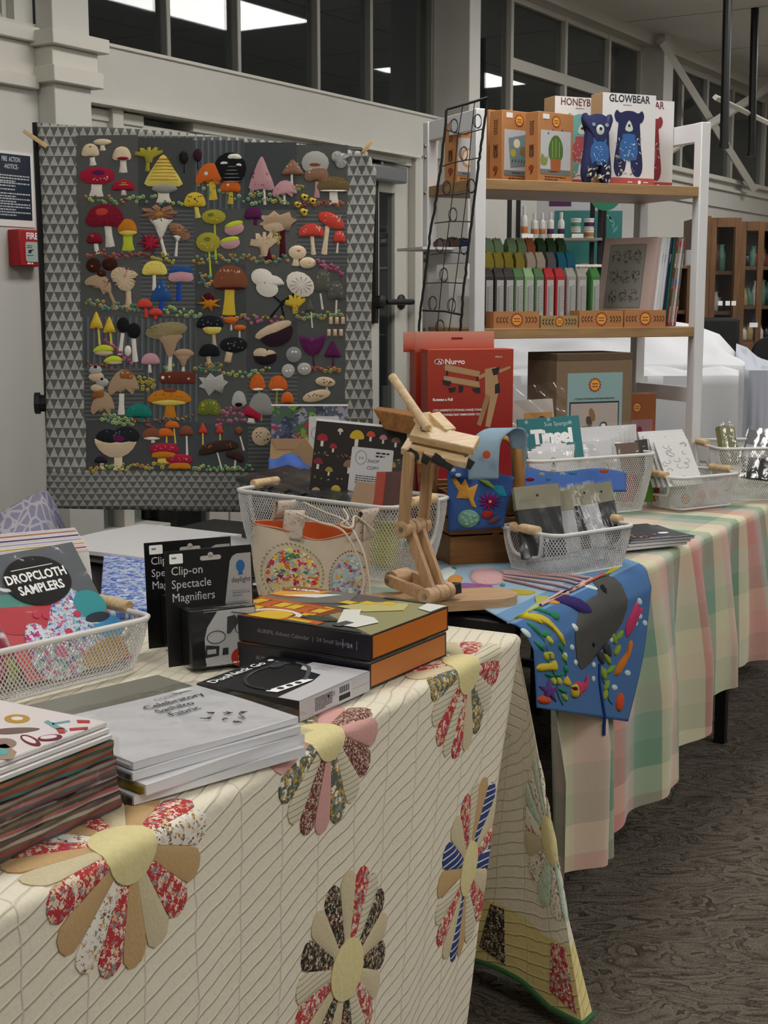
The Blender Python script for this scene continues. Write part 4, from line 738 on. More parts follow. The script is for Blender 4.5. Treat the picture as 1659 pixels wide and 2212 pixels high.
for x0 in (-PW/2, sw-PW/2):
    for y0 in (0, SD-PW): b = Ls(); b.box(x0, x0+PW, y0, y0+PW*1.1, TZ+.009, ZT, SWH); b.build('post', t, bev=.003)
    for z0, h in ((ZT-.06, .06), ((ZB1+ZB2)/2-.025, .05), ((ZB2+ZB3)/2-.025, .05)): b = Ls(); b.box(x0+.004, x0+PW-.004, PW, SD-PW, z0, z0+h, SWH); b.build('side_rail', t, bev=.002)
for z in (ZB1, ZB2, ZB3): b = Ls(); b.box(-PW/2+.004, sw+PW/2-.012, .006, SD-.006, z-.032, z, OAK); b.build('shelf_board', t, bev=.002)
b = Ls(); b.box(PW/2, sw-PW/2, SD-.03, SD-.012, ZB3-.07, ZB3-.032, SWH); b.build('back_rail', t)
b = Ls()
for z in (ZT-.075, ZT-.11, ZB1-.02, (ZB1+ZB2)/2-.01, (ZB1+ZB2)/2+.015, ZB2-.01): b.lathe([(.007, 0), (.006, .004), (.002, .005)], STEEL, 10, Ls().T @ TR(-PW/2, SD-.018, z) @ Matrix.Rotation(-PI/2, 4, 'Y'))
b.build('bolt_heads', t)
KOR = mat('B27A4A', .65, 0, .03, .05, 120, 'kraft_print'); KDK = mat('8A5A30', .7); DEC = mat('4A2C1E', .7); SUN = mat('E0A040', .6); SUNR = mat('8E3A22', .6)
def sunbadge(b, x, y, r, T, z=.0006):
    b.prism([(x+r*(1.0+.13*cos(k*PI))*cos(k*PI/14), y+r*(1.0+.13*cos(k*PI))*sin(k*PI/14)) for k in range(28)], 0, z, SUNR, T); b.prism(ell(x, y, r*.78), 0, z*1.6, SUN, T)
    b.box(x-r*.5, x+r*.5, y+r*.1, y+r*.25, 0, z*2, SUNR, T); b.box(x-r*.5, x+r*.5, y-r*.3, y-r*.15, 0, z*2, SUNR, T)
def leaf(b, x, y, s, a, m, T, z=.0008): b.prism([(x+p*s*cos(a)-q*s*sin(a), y+p*s*sin(a)+q*s*cos(a)) for p, q in ((0, 0), (.45, .16), (1, 0), (.45, -.16))], 0, z, m, T)
def boxlabel(nm, lab, cat, p, u, w, d, h, m, parent_z=None, group=None, bev=.0015):
    """box thing: p front-left-bottom corner, u front direction; returns thing, front matrix, left-side matrix, top matrix"""
    t = thing(nm, lab, cat, tuple(p), math.atan2(u.y, u.x), group); b = MB(); b.box(0, w, 0, d, 0, h, m); b.build('carton', t, bev=bev)
    Fm = Matrix(((1, 0, 0, 0), (0, 0, -1, 0), (0, 1, 0, 0), (0, 0, 0, 1))); Lm = Matrix(((0, 0, -1, 0), (-1, 0, 0, d), (0, 1, 0, 0), (0, 0, 0, 1))); Tm = Matrix.Translation((0, 0, h)); Rm = Matrix(((0, 0, 1, w), (1, 0, 0, 0), (0, 1, 0, 0), (0, 0, 0, 1)))
    return t, Fm, Lm, Tm, Rm
LT = mat('E6E6E4', .5); GRB = mat('6E7272', .6)
KU = SHE*cos(.25)+SHP*sin(.25)
def kit(px0, px1, y0, lab, pic, py=238):
    x0, x1 = shx(px0, y0), shx(px1, y0); h = shz(px0, py, y0)-ZB1; wdt = x1-x0
    t, Fm, Lm, Tm, Rm = boxlabel('craft_kit_box', lab, 'box', sobj(x0, y0, ZB1), KU, wdt, .058, h, KOR, group='orange craft kit boxes')
    b = MB(Fm); b.box(wdt*.07, wdt*.93, h*.11, h*.74, 0, .0004, mat('B9BBBE', .5)); b.box(wdt*.07, wdt*.93, h*.11, h*.18, 0, .0008, GRB); sunbadge(b, wdt*.5, h*.87, h*.085, Fm)
    b.scribble(wdt*.2, h*.06, wdt*.6, .004, DEC, Fm, 2, .008); b.scribble(wdt*.3, h*.14, wdt*.4, .003, INK, Fm, 1, z=.001); b.box(wdt*.12, wdt*.3, h*.9, h*.97, 0, .001, LT)
    cx, cy = wdt*.5, h*.42
    if pic == 'cactus':
        b.prism(sm([(cx-.024, cy-.02), (cx-.03, cy+.02), (cx-.012, cy+.05), (cx+.012, cy+.05), (cx+.03, cy+.02), (cx+.024, cy-.02)], 3)[::-1], 0, .001, mat('4E6A30', .7))
        for k in (-.5, 0, .5): b.box(cx+k*.03-.0012, cx+k*.03+.0012, cy-.015, cy+.045-abs(k)*.02, .001, .0014, mat('8AA84E', .7))
        b.prism([(cx-.02, cy-.055), (cx-.022, cy-.018), (cx+.022, cy-.018), (cx+.02, cy-.055)][::-1], 0, .0016, mat('A05A30', .7)); b.prism(sm([(wdt*.08, h*.25), (wdt*.1, h*.4), (wdt*.22, h*.34), (wdt*.28, h*.38), (wdt*.24, h*.24)], 3)[::-1], 0, .0007, mat('7E8E4A'))
        for k, c_ in enumerate(('4A3050', 'A83A4A', 'D8CE60', '3E4A80')): b.prism(ell(cx-.033+k*.02, cy+.058+(k % 2)*.012, .003, n=8), 0, .001, mat(c_))
    elif pic == 'book':
        b.prism([(cx-.035, cy-.045), (cx-.045, cy+.045), (cx+.03, cy+.06), (cx+.042, cy-.035)][::-1], 0, .001, mat('6F8488', .8)); b.prism(ell(cx-.01, cy+.03, .014), 0, .0014, mat('D8D0BC')); b.prism(ell(cx-.025, cy, .012), 0, .0014, mat('B0A040')); b.prism(ell(cx+.018, cy+.008, .014), 0, .0014, mat('7E6A48'))
        for k in range(5): leaf(b, cx-.03+k*.013, cy-.03, .014, 1.2, mat('2E3A3E'), Fm, .0014)
    else: b.prism(ell(cx+.01, cy, .03), 0, .001, mat('B9906A')); b.prism(ell(cx+.01, cy, .022), 0, .0013, mat('D8CDBE'))
    b.build('printed_front', t, smooth=0)
    b = MB(Lm)
    for k in range(7): leaf(b, .029, h*.45-k*.0, .02, PI/2, DEC, Lm) if k == 0 else (leaf(b, .029, h*(.88-.035*k), .012, .6, DEC, Lm), leaf(b, .029, h*(.88-.035*k), .012, PI-.6, DEC, Lm))
    for k in range(6): leaf(b, .029, h*(.5-.03*k), .014, .6, DEC, Lm), leaf(b, .029, h*(.5-.03*k), .014, PI-.6, DEC, Lm)
    b.prism(ell(.029, h*.2, .012, .009), 0, .0008, SUNR); leaf(b, .024, h*.1, .02, .9, DEC, Lm); b.build('printed_side', t, smooth=0); return t
kit(984, 1030, .16, 'orange craft kit box seen through the left shelf frame', 'hoop', 262); kit(1052, 1130, .225, 'orange craft kit box half hidden just right of the left white post', 'hoop', 236)
kit(1080, 1166, .125, 'orange craft kit box picturing a grey embroidered book cover', 'book', 236); kit(1157, 1247, .02, 'orange craft kit box picturing a green cactus pincushion', 'cactus', 239)
NAVY = mat('1F2450', .7, 0, .06, .2, 300, 'navy_print'); JAR = mat('2F62A0', .6); PKS = mat('B4504E', .6)
BEAR = [(-.30, .46), (-.42, .50), (-.50, .42), (-.44, .33), (-.36, .30), (-.38, .18), (-.40, .0), (-.46, -.2), (-.48, -.38), (-.38, -.5), (-.2, -.48), (-.10, -.38), (-.06, -.26), (.06, -.26), (.10, -.38), (.2, -.48), (.38, -.5), (.48, -.38), (.46, -.2), (.40, 0), (.38, .18), (.36, .30), (.44, .33), (.5, .42), (.42, .5), (.30, .46), (.12, .49), (-.12, .49)]
def bearprint(b, cx, cy, s, h, m=NAVY, z=0, T=None):
    b.prism(sm([(cx+x*s, cy+y*h) for x, y in BEAR], 3)[::-1], z, z+.0006, m, T); z2 = z+.0006
    b.prism(sm([(cx-s*.13, cy+h*.22), (cx, cy+h*.35), (cx+s*.13, cy+h*.22), (cx, cy+h*.18)], 3)[::-1], z2, z2+.0003, mat('C8D0C4'), T); b.prism(ell(cx, cy+h*.27, s*.04, n=8), z2+.0003, z2+.0006, INK, T)
    b.prism(sm([(cx-s*.2, cy+h*.14), (cx+s*.2, cy+h*.14), (cx+s*.2, cy+h*.07), (cx+s*.29, cy), (cx+s*.26, cy-h*.24), (cx-s*.26, cy-h*.24), (cx-s*.29, cy), (cx-s*.2, cy+h*.07)], 2)[::-1], z2, z2+.0003, JAR if m == NAVY else mat('B0565C'), T)
    rn = random.Random(4)
    for k in range(22): b.prism(ell(cx+rn.uniform(-.22, .22)*s, cy+rn.uniform(-.21, .03)*h, s*.014, n=5), z2+.0003, z2+.0006, PWHITE, T)
    for k in range(34):
        x = rn.uniform(-.4, .4); y = rn.uniform(-.46, -.22) if k < 24 else rn.uniform(-.2, .12); x = x if y < -.22 else math.copysign(rn.uniform(.30, .36), x)
        if abs(x) < .1 and y < -.26: continue
        leaf(b, cx+x*s, cy+y*h, s*.11, rn.uniform(0, 6.3), rn.choice([mat('B8B49E'), mat('6E7050'), mat('D8D4C4')]), T, z2+.0005)
def bearbox(px0, px1, y0, py, lab, txt, m, tc, tx=None):
    x0, x1 = shx(px0, y0), shx(px1, y0); h = shz(px0, py, y0)-ZB1; w_ = x1-x0
    t, Fm, Lm, Tm, Rm = boxlabel('toy_kit_box', lab, 'box', sobj(x0, y0, ZB1), SHE, w_, .07, h, KRAFT, group='white toy kit boxes')
    b = MB(Fm); b.box(.0005, w_-.0005, 0, h-.0005, 0, .0005, mat('DEDBDC', .45)); b.box(.0005, w_-.0005, 0, h*.085, .0005, .0008, PKS); bearprint(b, w_*.5, h*.46, w_*.56, h*.72, m, .0006)
    b.text(txt, w_*.5, h*.905, h*.115, tc, al='c', bold=.02, z=.0009, sx=.86); b.scribble(w_*.38, h*.87, w_*.26, .003, INKG, z=.0009); b.prism(ell(w_*.72, h*.04, .006), .0008, .0012, PWHITE); b.scribble(w_*.8, h*.035, w_*.14, .003, PWHITE, z=.0012); b.scribble(w_*.5, h*.035, w_*.14, .003, PWHITE, z=.0012)
    b.build('printed_front', t, smooth=0); return t
bearbox(1191, 1306, .17, 206, 'white toy kit box lettered HONEYB, partly hidden behind the orange kit box', 'HONEYBEAR', mat('6FA8A4'), mat('6E4638'))
bearbox(1292, 1405, .06, 198, 'white toy kit box lettered GLOWBEAR with a navy bear picture', 'GLOWBEAR', NAVY, mat('22242C'))
bearbox(1335, 1444, .16, 211, 'white toy kit box behind the navy bear box, only its right side showing', 'REDBEAR', mat('8E2A34'), mat('6E2E3E'))
x0 = shx(1281, .03); hb = shz(1281, 245, .03)-ZB1; t = thing('stuffed_bear', 'navy stuffed bear with leaf print and blue jar, standing in front of the white boxes', 'toy', tuple(sobj(x0, .03, ZB1)), math.atan2(SHE.y, SHE.x))
Fm = Matrix(((1, 0, 0, 0), (0, 0, -1, 0), (0, 1, 0, 0), (0, 0, 0, 1))); sb = .108
def puff(u, v, w): return (u, v+hb*.5, w)
o = sm([(x*sb, y*hb) for x, y in BEAR], 3)[::-1]
b = MB(Fm); b.patch(o, NAVY, .022, puff, 0, 4, (0, 0), p=4); b.patch(o[::-1], NAVY, .022, lambda u, v, w: (u, v+hb*.5, -w), 0, 4, (0, 0), p=4); b.build('body', t, smooth=60)
zf = lambda x, y: .0225*(1-(min(1, max(abs(x/sb*2), abs(y/hb*2)))*.9)**4)+.0006
b = MB(Fm); z_ = .0195
b.patch(sm([(-sb*.2, hb*.14), (sb*.2, hb*.14), (sb*.2, hb*.07), (sb*.29, 0), (sb*.26, -hb*.22), (-sb*.26, -hb*.22), (-sb*.29, 0), (-sb*.2, hb*.07)], 2)[::-1], JAR, .002, puff, .0205, 2); b.patch(ell(0, hb*.26, sb*.13, hb*.075), mat('C8D0C4'), .003, puff, .0205, 2); b.patch(ell(0, hb*.275, sb*.05, n=8), INK, .002, puff, .0235, 1); b.patch(ell(-.024, hb*.33, .006, n=8), mat('8A9AA8'), .001, puff, .0215, 1); b.patch(ell(.024, hb*.33, .006, n=8), mat('8A9AA8'), .001, puff, .0215, 1)
rn = random.Random(9)
for k in range(24): x, y = rn.uniform(-.2, .2)*sb, rn.uniform(-.2, .04)*hb; b.patch(ell(x, y, .0013, n=5), PWHITE, .0005, puff, .0225, 1)
for k in range(34):
    x, y = rn.uniform(-.4, .4)*sb, rn.uniform(-.46, -.24)*hb
    if abs(x) < .009: continue
    a = rn.uniform(0, 6.28); zz = zf(x, y)-.0005; s_ = .013
    b.patch([(x+p*s_*cos(a)-q*s_*sin(a), y+p*s_*sin(a)+q*s_*cos(a)) for p, q in ((0, 0), (.45, .2), (1, 0), (.45, -.2))][::-1], rn.choice([mat('B8B49E'), mat('6E7050'), mat('D8D4C4')]), .0006, puff, zz, 1)
b.build('printed_details', t, smooth=60)
# trays, gift packets on a stepped riser, books: lower board
def tray(px0, px1, py, m, d, lab, y0=.015):
    x0, x1 = shx(px0, y0), shx(px1, y0); h = shz(px0, py, y0)-ZB2; w_ = x1-x0
    t = thing('cardboard_tray', lab, 'tray', tuple(sobj(x0, y0, ZB2)), math.atan2(SHE.y, SHE.x), 'cardboard trays on the lower board')
    b = MB(); k = .003; b.box(0, w_, 0, k, 0, h, m); b.box(0, w_, d-k, d, 0, h, m); b.box(0, k, k, d-k, 0, h, m); b.box(w_-k, w_, k, d-k, 0, h, m); b.box(k, w_-k, k, d-k, 0, .003, m); b.build('carton', t)
    b = MB(Matrix(((1, 0, 0, 0), (0, 0, -1, 0), (0, 1, 0, 0), (0, 0, 0, 1)))); sunbadge(b, w_/2, h/2, h*.4, b.T)
    for s in (-1, 1):
        for k in range(4):
            for q in (-1, 1): leaf(b, w_/2+s*(h*.75+k*.011), h*.5, .014, (PI if s > 0 else 0)+q*.9+0, DEC, b.T)
    b.build('printed_front', t, smooth=0)
tray(1067, 1166, 673, KOR, .055, 'orange cardboard tray at the left end of the lower board'); tray(1169, 1249, 682, mat('A28658', .7), .04, 'small tan cardboard tray between two orange trays')
tray(1252, 1347, 671, KOR, .055, 'orange cardboard tray in the middle, right of the small tan one'); tray(1350, 1439, 670, KOR, .055, 'orange cardboard tray at the right end, below the leaning books')
b = MB(); b.box(0, .52, .10, .15, 0, .10, PAPER); b.box(0, .52, .15, .24, 0, .155, PAPER); o = b.build('tiered_riser', bev=.001); o.location = sobj(.01, .09, ZB2); o.rotation_euler = (0, 0, math.atan2(SHE.y, SHE.x)); tag(o, 'white stepped stand lifting the back rows of gift packets', 'riser')
def packet(px, py, y0, zb, c, w_, lab, grp, tilt=0, lbl=True, string='4A1218'):
    x = shx(px, y0); H = shz(px, py, y0)-zb; t = thing('gift_packet', lab, 'packet', tuple(sobj(x, y0, zb)), math.atan2(SHE.y, SHE.x), grp); t.rotation_euler = (0, tilt, math.atan2(SHE.y, SHE.x))
    m = mat(c, .75, 0, .03); b = MB(); d = .045; s = H-.028 if H > .06 else H*.65
    b.hexa([(-w_/2, 0, 0), (w_/2, 0, 0), (w_/2, d, 0), (-w_/2, d, 0)], [(-w_/2, 0, s), (w_/2, 0, s), (w_/2, d, s), (-w_/2, d, s)], m); b.hexa([(-w_/2, 0, s), (w_/2, 0, s), (w_/2, d, s), (-w_/2, d, s)], [(-w_*.42, d*.42, H), (w_*.42, d*.42, H), (w_*.42, d*.5, H), (-w_*.42, d*.5, H)], m); b.build('paper_bag', t, smooth=0)
    b = MB(); b.tube([(.0, .012, s+.007), (-.002, .014, s+.014), (-.005, d*.4, H), (-.004, d*.45, H+.003)], .0012, mat(string), 5); b.lathe([(.0045, 0), (.004, .001), (.001, .0016)], BLK2, 10, Matrix.Translation((.0, .009, s+.008)) @ Matrix.Rotation(.95, 4, 'X')); b.build('cord_and_button', t)
    if lbl: b = MB(Matrix(((1, 0, 0, 0), (0, 0, -1, 0), (0, 1, 0, 0), (0, 0, 0, 1)))); b.box(-w_*.3, w_*.42, .002, s*.93, .0002, .0006, mat('B4B6B4')); b.box(-w_*.22, 0, .01, s*.8, .0006, .0009, mat('8A8C8A')); b.scribble(0.002, s*.8, w_*.3, .0015, INK, None, 14, .006, z=.0009, seed=int(px)); b.build('label', t, smooth=0)
CN = {'3A3434': 'charcoal', '4E7048': 'green', '86A878': 'pale green', 'A8262C': 'red', '9A9690': 'grey', '3E7A3A': 'bright green', 'A89A3C': 'mustard', 'C8B8A4': 'cream', '6E6C70': 'slate', '1E6E86': 'teal', '7E9A74': 'sage', 'A8623A': 'rust', '2E4A2C': 'dark green'}
grp = lambda r: 'gift packets in the %s row' % r
rows = [('front', 578, .075, ZB2+.006, .0325, [(1056, '3A3434', 'leftmost, cut by the white post'), (1079, '3A3434', 'second from the post'), (1100, '3A3434', 'third from the post'), (1121, '4E7048', 'left of the pale green one'), (1143, '86A878', 'between two green ones'), (1165, '4E7048', 'right of the pale green one'), (1187, 'A8262C', 'upright beside the green one'), (1210, 'A8262C', 'with a slanting label'), (1234, '9A9690', 'left of the pair'), (1257, '9A9690', 'right of the pair'), (1286, '3E7A3A', 'alone beside the pink book')]),
 ('middle', 544, .195, ZB2+.10, .031, [(1057, 'A89A3C', 'leftmost'), (1078, 'A89A3C', 'second'), (1099, 'A89A3C', 'third'), (1123, 'A89A3C', 'fourth, with a small tag'), (1147, 'C8B8A4', 'with the figure 2'), (1168, 'C8B8A4', 'beside the slate one'), (1191, '6E6C70', 'only slate one'), (1214, '1E6E86', 'left of the pair'), (1233, '1E6E86', 'right end of the row')]),
 ('back', 514, .27, ZB2+.155, .031, [(1057, '7E9A74', 'leftmost'), (1077, '7E9A74', 'second, tagged'), (1106, '7E9A74', 'third'), (1127, '7E9A74', 'fourth, beside the rust one'), (1146, 'A8623A', 'only rust one'), (1169, '2E4A2C', 'beside the rust one'), (1191, '2E4A2C', 'middle of three'), (1213, '2E4A2C', 'right end of the row')])]
for rnm, py, y0, zb, w_, it in rows:
    for px, c, d in it: packet(px, py, y0, zb, c, w_, '%s paper gift packet in the %s row, %s' % (CN[c], rnm, d), grp(rnm), 0, rnm == 'front')
bk = [('C0A8A0', .022), ('D8DADC', .008), ('CDD0D4', .01), ('C8CCD2', .008), ('16223E', .011), ('1E5A4C', .008), ('5A3A30', .010), ('8E7E70', .011), ('C8C8CA', .003), ('6E6658', .011)]
bl = ['pink framed sampler book at the front of the leaning row, cover showing', 'thin white book just behind the pink sampler book', 'second thin white book with a grey spine', 'third white book beside the navy spine', 'navy spined book leaning in the row', 'dark green spined book beside the navy one', 'brown floral spined book leaning beside the green one', 'magazine with white spine lettering and red foot, left one', 'thin white magazine between two lettered spines', 'magazine with white spine lettering, rightmost, against the post']
x = shx(1399, .05); ub = (SHE*.92+SHP*.39).normalized(); yb = V((-ub.y, ub.x, 0)); lean = .16
for k, (c, th) in enumerate(bk):
    p = sobj(x, .045, ZB2+.004); Hb = .292-.002*(k % 3); D_ = .21
    M0 = Matrix(((ub.x, yb.x, 0, p.x), (ub.y, yb.y, 0, p.y), (0, 0, 1, p.z), (0, 0, 0, 1))) @ Matrix.Rotation(lean, 4, 'Y')
    t = bpy.data.objects.new('magazine' if k > 5 else 'book', None); COL.objects.link(t); t.matrix_world = M0; tag(t, bl[k], 'book', 'books leaning against the right post')
    cm = mat(c, .35); b = MB(); b.box(0, th, 0, D_, 0, Hb, cm); b.build('cover', t, bev=.0008)
    b = MB(Matrix(((1, 0, 0, 0), (0, 0, -1, 0), (0, 1, 0, 0), (0, 0, 0, 1))))
    if k == 0:
        b.T = Matrix(((0, 0, -1, 0), (-1, 0, 0, D_), (0, 1, 0, 0), (0, 0, 0, 1))); b.prism(rrect(D_*.68, Hb*.73, .004, 3, D_*.47, Hb*.56), 0, .0006, mat('7E7C74')); b.prism(rrect(D_*.64, Hb*.70, .003, 3, D_*.47, Hb*.56), .0006, .0009, mat('8E8C84'))
        rn = random.Random(3)
        for i in range(3):
            for j in range(3):
                cx, cy = D_*(.27+.2*i), Hb*(.34+.22*j)
                for q in range(26): a = rn.uniform(0, 6.28); r = rn.uniform(.3, 1)*.017; leaf(b, cx+r*cos(a), cy+r*sin(a)*1.3, .009, a+1.3, rn.choice([mat('2C2C2C'), mat('5A2030'), mat('33363A'), mat('4E3A50')]), b.T, .0012)
        b.scribble(D_*.35, Hb*.09, D_*.25, .004, INKG, z=.0006)
    elif k in (6, 7, 9):
        b.text(('THE BEST OF', 'TRAVEL STITCHES', '', 'TRAVEL STITCHES')[k-6] if 0 else 'STITCHES', th*.5-.003, Hb*.82, .011, PWHITE, rot=-PI/2, bold=.03); b.box(.0005, th-.0005, .0, Hb*.22, 0, .0005, mat('9A2A30')); b.scribble(.003, .06, th*.6, .003, PWHITE, None, 9, .006, z=.0009); b.box(.001, th-.001, Hb*.9, Hb*.96, 0, .0005, mat('B02838')); b.box(.001, th-.001, Hb*.45, Hb*.53, 0, .0005, mat('4A6A96')); b.box(.001, th-.001, Hb*.42, Hb*.45, 0, .0005, mat('C0582E'))
    elif k in (1, 2, 4): b.scribble(.002, Hb*.8, th*.5, .003, PWHITE if k == 4 else INKG, None, 5, .006)
    if b.v: b.build('printed_cover' if k == 0 else 'spine_lettering', t, smooth=0)
    x += th/ub.dot(SHE)*1.03
# goods seen through the left frame on the mid level
for px, py, c, nm, lab in ((958, 516, '6A5450', 'gift_packet', 'brown paper packet with red cord seen through the wire ladder'), (983, 512, '5E4C48', 'gift_packet', 'second brown paper packet through the wire ladder, white tag'), (1006, 514, '283870', 'gift_packet', 'blue paper packet seen through the wire ladder'), (975, 545, 'C8B820', 'gift_packet', 'yellow paper packet, left of two by the wire ladder'), (1004, 546, 'C8B820', 'gift_packet', 'yellow paper packet, right of two by the wire ladder')):
    packet(px, py, .30 if c != 'C8B820' else .22, (ZB1+ZB2)/2+.026, c, .036, lab, 'packets behind the wire ladder', lbl=False)
b = MB(); b.box(-.12, .0, .16, SD-.02, 0, .008, SWH); o = b.build('side_ledge'); o.location = sobj(.0, 0, (ZB1+ZB2)/2+.018); o.rotation_euler = (0, 0, math.atan2(SHE.y, SHE.x)); tag(o, 'small white ledge behind the wire ladder carrying paper packets', 'ledge')
# black wire ladder
WB = mat('101011', .5); wl = thing('wire_ladder', 'black twisted wire ladder with small loops hanging in front of the left shelf post', 'decoration', at_y(985, 700, 4.1)[:])
def wy(px, py): return at_y(px, py, 4.1+(-.03 if py > 100 else 0))
def wtube(nm, pts, r, n=6, jit=0):
    rn = random.Random(int(pts[0][0])); q = []
    for i in range(len(pts)-1):
        for k in range(8 if jit else 4): s = k/(8 if jit else 4); q.append((lerp(pts[i][0], pts[i+1][0], s)+rn.uniform(-jit, jit), lerp(pts[i][1], pts[i+1][1], s)))
    q.append(pts[-1]); b = MB(Matrix.Translation(-V(wl.location))); b.tube([wy(*p) for p in q], r, WB, n); b.build(nm, wl, smooth=80)
wtube('side_wire', [(965, 238), (955, 340), (944, 420), (930, 500), (918, 600), (908, 672), (905, 716)], .0042, 6, 1.2); wtube('side_wire', [(1053, 214), (1045, 280), (1034, 350), (1022, 450), (1012, 540), (1002, 620), (994, 716)], .0042, 6, 1.2); wtube('top_wire', [(965, 236), (1008, 224), (1053, 211)], .0042, 6, 1)
for p in ([(963, 281), (1000, 290), (1045, 278)], [(952, 360), (985, 350), (1035, 341)], [(946, 422), (985, 420), (1026, 414)], [(938, 482), (975, 478), (1018, 479)], [(928, 550), (970, 545), (1010, 548)], [(918, 612), (960, 610), (1005, 612)]): wtube('rung', p, .0018, 5)
wtube('rung', [(912, 670), (960, 672), (998, 680)], .004, 6, .8)
wtube('centre_wire', [(1000, 225), (988, 300), (980, 400), (968, 500), (955, 600), (944, 716)], .0014, 5); wtube('centre_wire', [(1025, 222), (1018, 290), (1008, 420), (998, 500), (985, 600), (970, 716)], .0014, 5)
for cx, cy in ((980, 272), (1031, 262), (1001, 332), (964, 406), (1017, 402), (978, 464), (949, 530), (1001, 535), (958, 594), (934, 655), (975, 660), (950, 706)):
    b = MB(Matrix.Translation(-V(wl.location)))
    for k in (0, 1.6): b.tube([wy(cx+k+(9-k)*cos(a*PI/9), cy+(14+k)*sin(a*PI/9)) for a in range(18)], .0011, WB, 5, True)
    b.build('loop', wl, smooth=80)
# red stand boxes
def grad(c0, c1, z0, z1):
    m, t, b = nt('red_print'); tc = N(t, 'TexCoord'); sx = N(t, 'SeparateXYZ'); L(t, tc.outputs['Object'], sx.inputs[0]); mr = N(t, 'MapRange'); mr.inputs[1].default_value = z0; mr.inputs[2].default_value = z1; L(t, sx.outputs[2], mr.inputs[0])
    mx = N(t, 'MixRGB'); mx.inputs[1].default_value = C(c0); mx.inputs[2].default_value = C(c1); L(t, mr.outputs[0], mx.inputs[0]); L(t, mx.outputs[0], b.inputs['Base Color']); b.inputs['Roughness'].default_value = .35; return m
RG = grad('8E1219', 'B2402A', .25, .50); RH = grad('B2402A', 'D89C88', .50, .56); DKR = mat('7A141C', .4); BE = mat('B8946C', .6)
def redbox(px, lab, yd, full):
    u = V((cos(.22), sin(.22), 0)); p = at_y(px, 755, yd); p.z = TZ+.003; h = zat(px, 755, at_y(px, 755, yd))-p.z; w_ = .25
    t, Fm, Lm, Tm, Rm = boxlabel('stand_kit_box', lab, 'box', p, u, w_, .075, h, RG, group='red embroidery stand boxes')
    b = MB(Fm); x0 = -.018; b.box(x0, w_-.035, h-.01, h+.048, -.078, -.075, RH); b.prism(rrect(.035, .006, .0029, cx=w_*.42, cy=h+.028), -.075, -.0745, DKR); b.build('hang_tab', t)
    if not full: return
    b = MB(Fm); W_ = PWHITE; b.prism(ell(.033, h-.034, .014, .008), 0, .0006, W_); b.prism(ell(.033, h-.034, .012, .0065), .0006, .0009, DKR); b.text('N', .0275, h-.040, .015, W_, ital=.3, z=.0012, bold=.03); b.text('Nurgo', .049, h-.041, .021, W_, z=.0008, bold=.03, sx=1.05)
    b.text('Rotates a Full', .015, h-.143, .0105, W_, bold=.04, z=.0007); b.text('ÇOK HAREKETLİ OTURAKLI NAKIŞ STANDI', .015, h-.172, .0078, W_, bold=.03, z=.0007, ital=.2, sx=.95); b.text('MULTI MOVEABLE SEAT EMBROIDERY STAND', .015, h-.185, .0078, W_, bold=.03, z=.0007, ital=.2, sx=.95)
    b.text('YYD-14', w_-.055, h-.024, .006, W_, z=.0007, bold=.03)
    def poly(o, m, z=.0008): b.prism(o if sum((o[i-1][0]*o[i][1]-o[i][0]*o[i-1][1]) for i in range(len(o))) > 0 else o[::-1], 0, z, m)
    X = lambda px_, py_: ((px_-925)/193*w_, h-(py_-755)/193*w_)
    poly([X(*q) for q in ((962, 792), (966, 787), (1042, 803), (1040, 815), (964, 801))], BE); poly([X(*q) for q in ((960, 813), (966, 812), (1040, 825), (1042, 838), (962, 824))], BE, .001); poly([X(*q) for q in ((966, 800), (970, 800), (970, 814), (966, 814))], INK); poly([X(*q) for q in ((1034, 814), (1038, 814), (1038, 826), (1034, 826))], INK)
    for q in (((958, 820), (978, 824), (974, 834), (960, 830)), ((995, 832), (1005, 834), (1003, 848), (995, 848)), ((1024, 840), (1042, 838), (1044, 850), (1030, 848)), ((1068, 798), (1086, 794), (1082, 810), (1072, 812)), ((1076, 832), (1086, 828), (1088, 850), (1076, 852)), ((972, 838), (988, 836), (986, 846), (974, 848))): poly([X(*z) for z in q], INK, .0014)
    poly([X(*q) for q in ((1040, 812), (1040, 820), (1060, 812), (1058, 804))], BE); poly([X(*q) for q in ((1085, 800), (1110, 792), (1111, 797), (1086, 807))], BE); poly([X(*q) for q in ((1053, 798), (1078, 794), (1084, 830), (1066, 858), (1054, 852))], BE, .0011)
    poly([X(*q) for q in ((1056, 850), (1066, 858), (1045, 922), (1036, 918))], mat('A07E5C'), .0009); poly([X(*q) for q in ((1070, 832), (1084, 850), (1066, 925), (1055, 922))], BE, .0012); b.build('printed_front', t, smooth=0)
redbox(898, 'red embroidery stand box behind, only its left edge showing', 4.0, False); redbox(924, 'red embroidery stand box in front, picturing a wooden stand', 3.88, True)
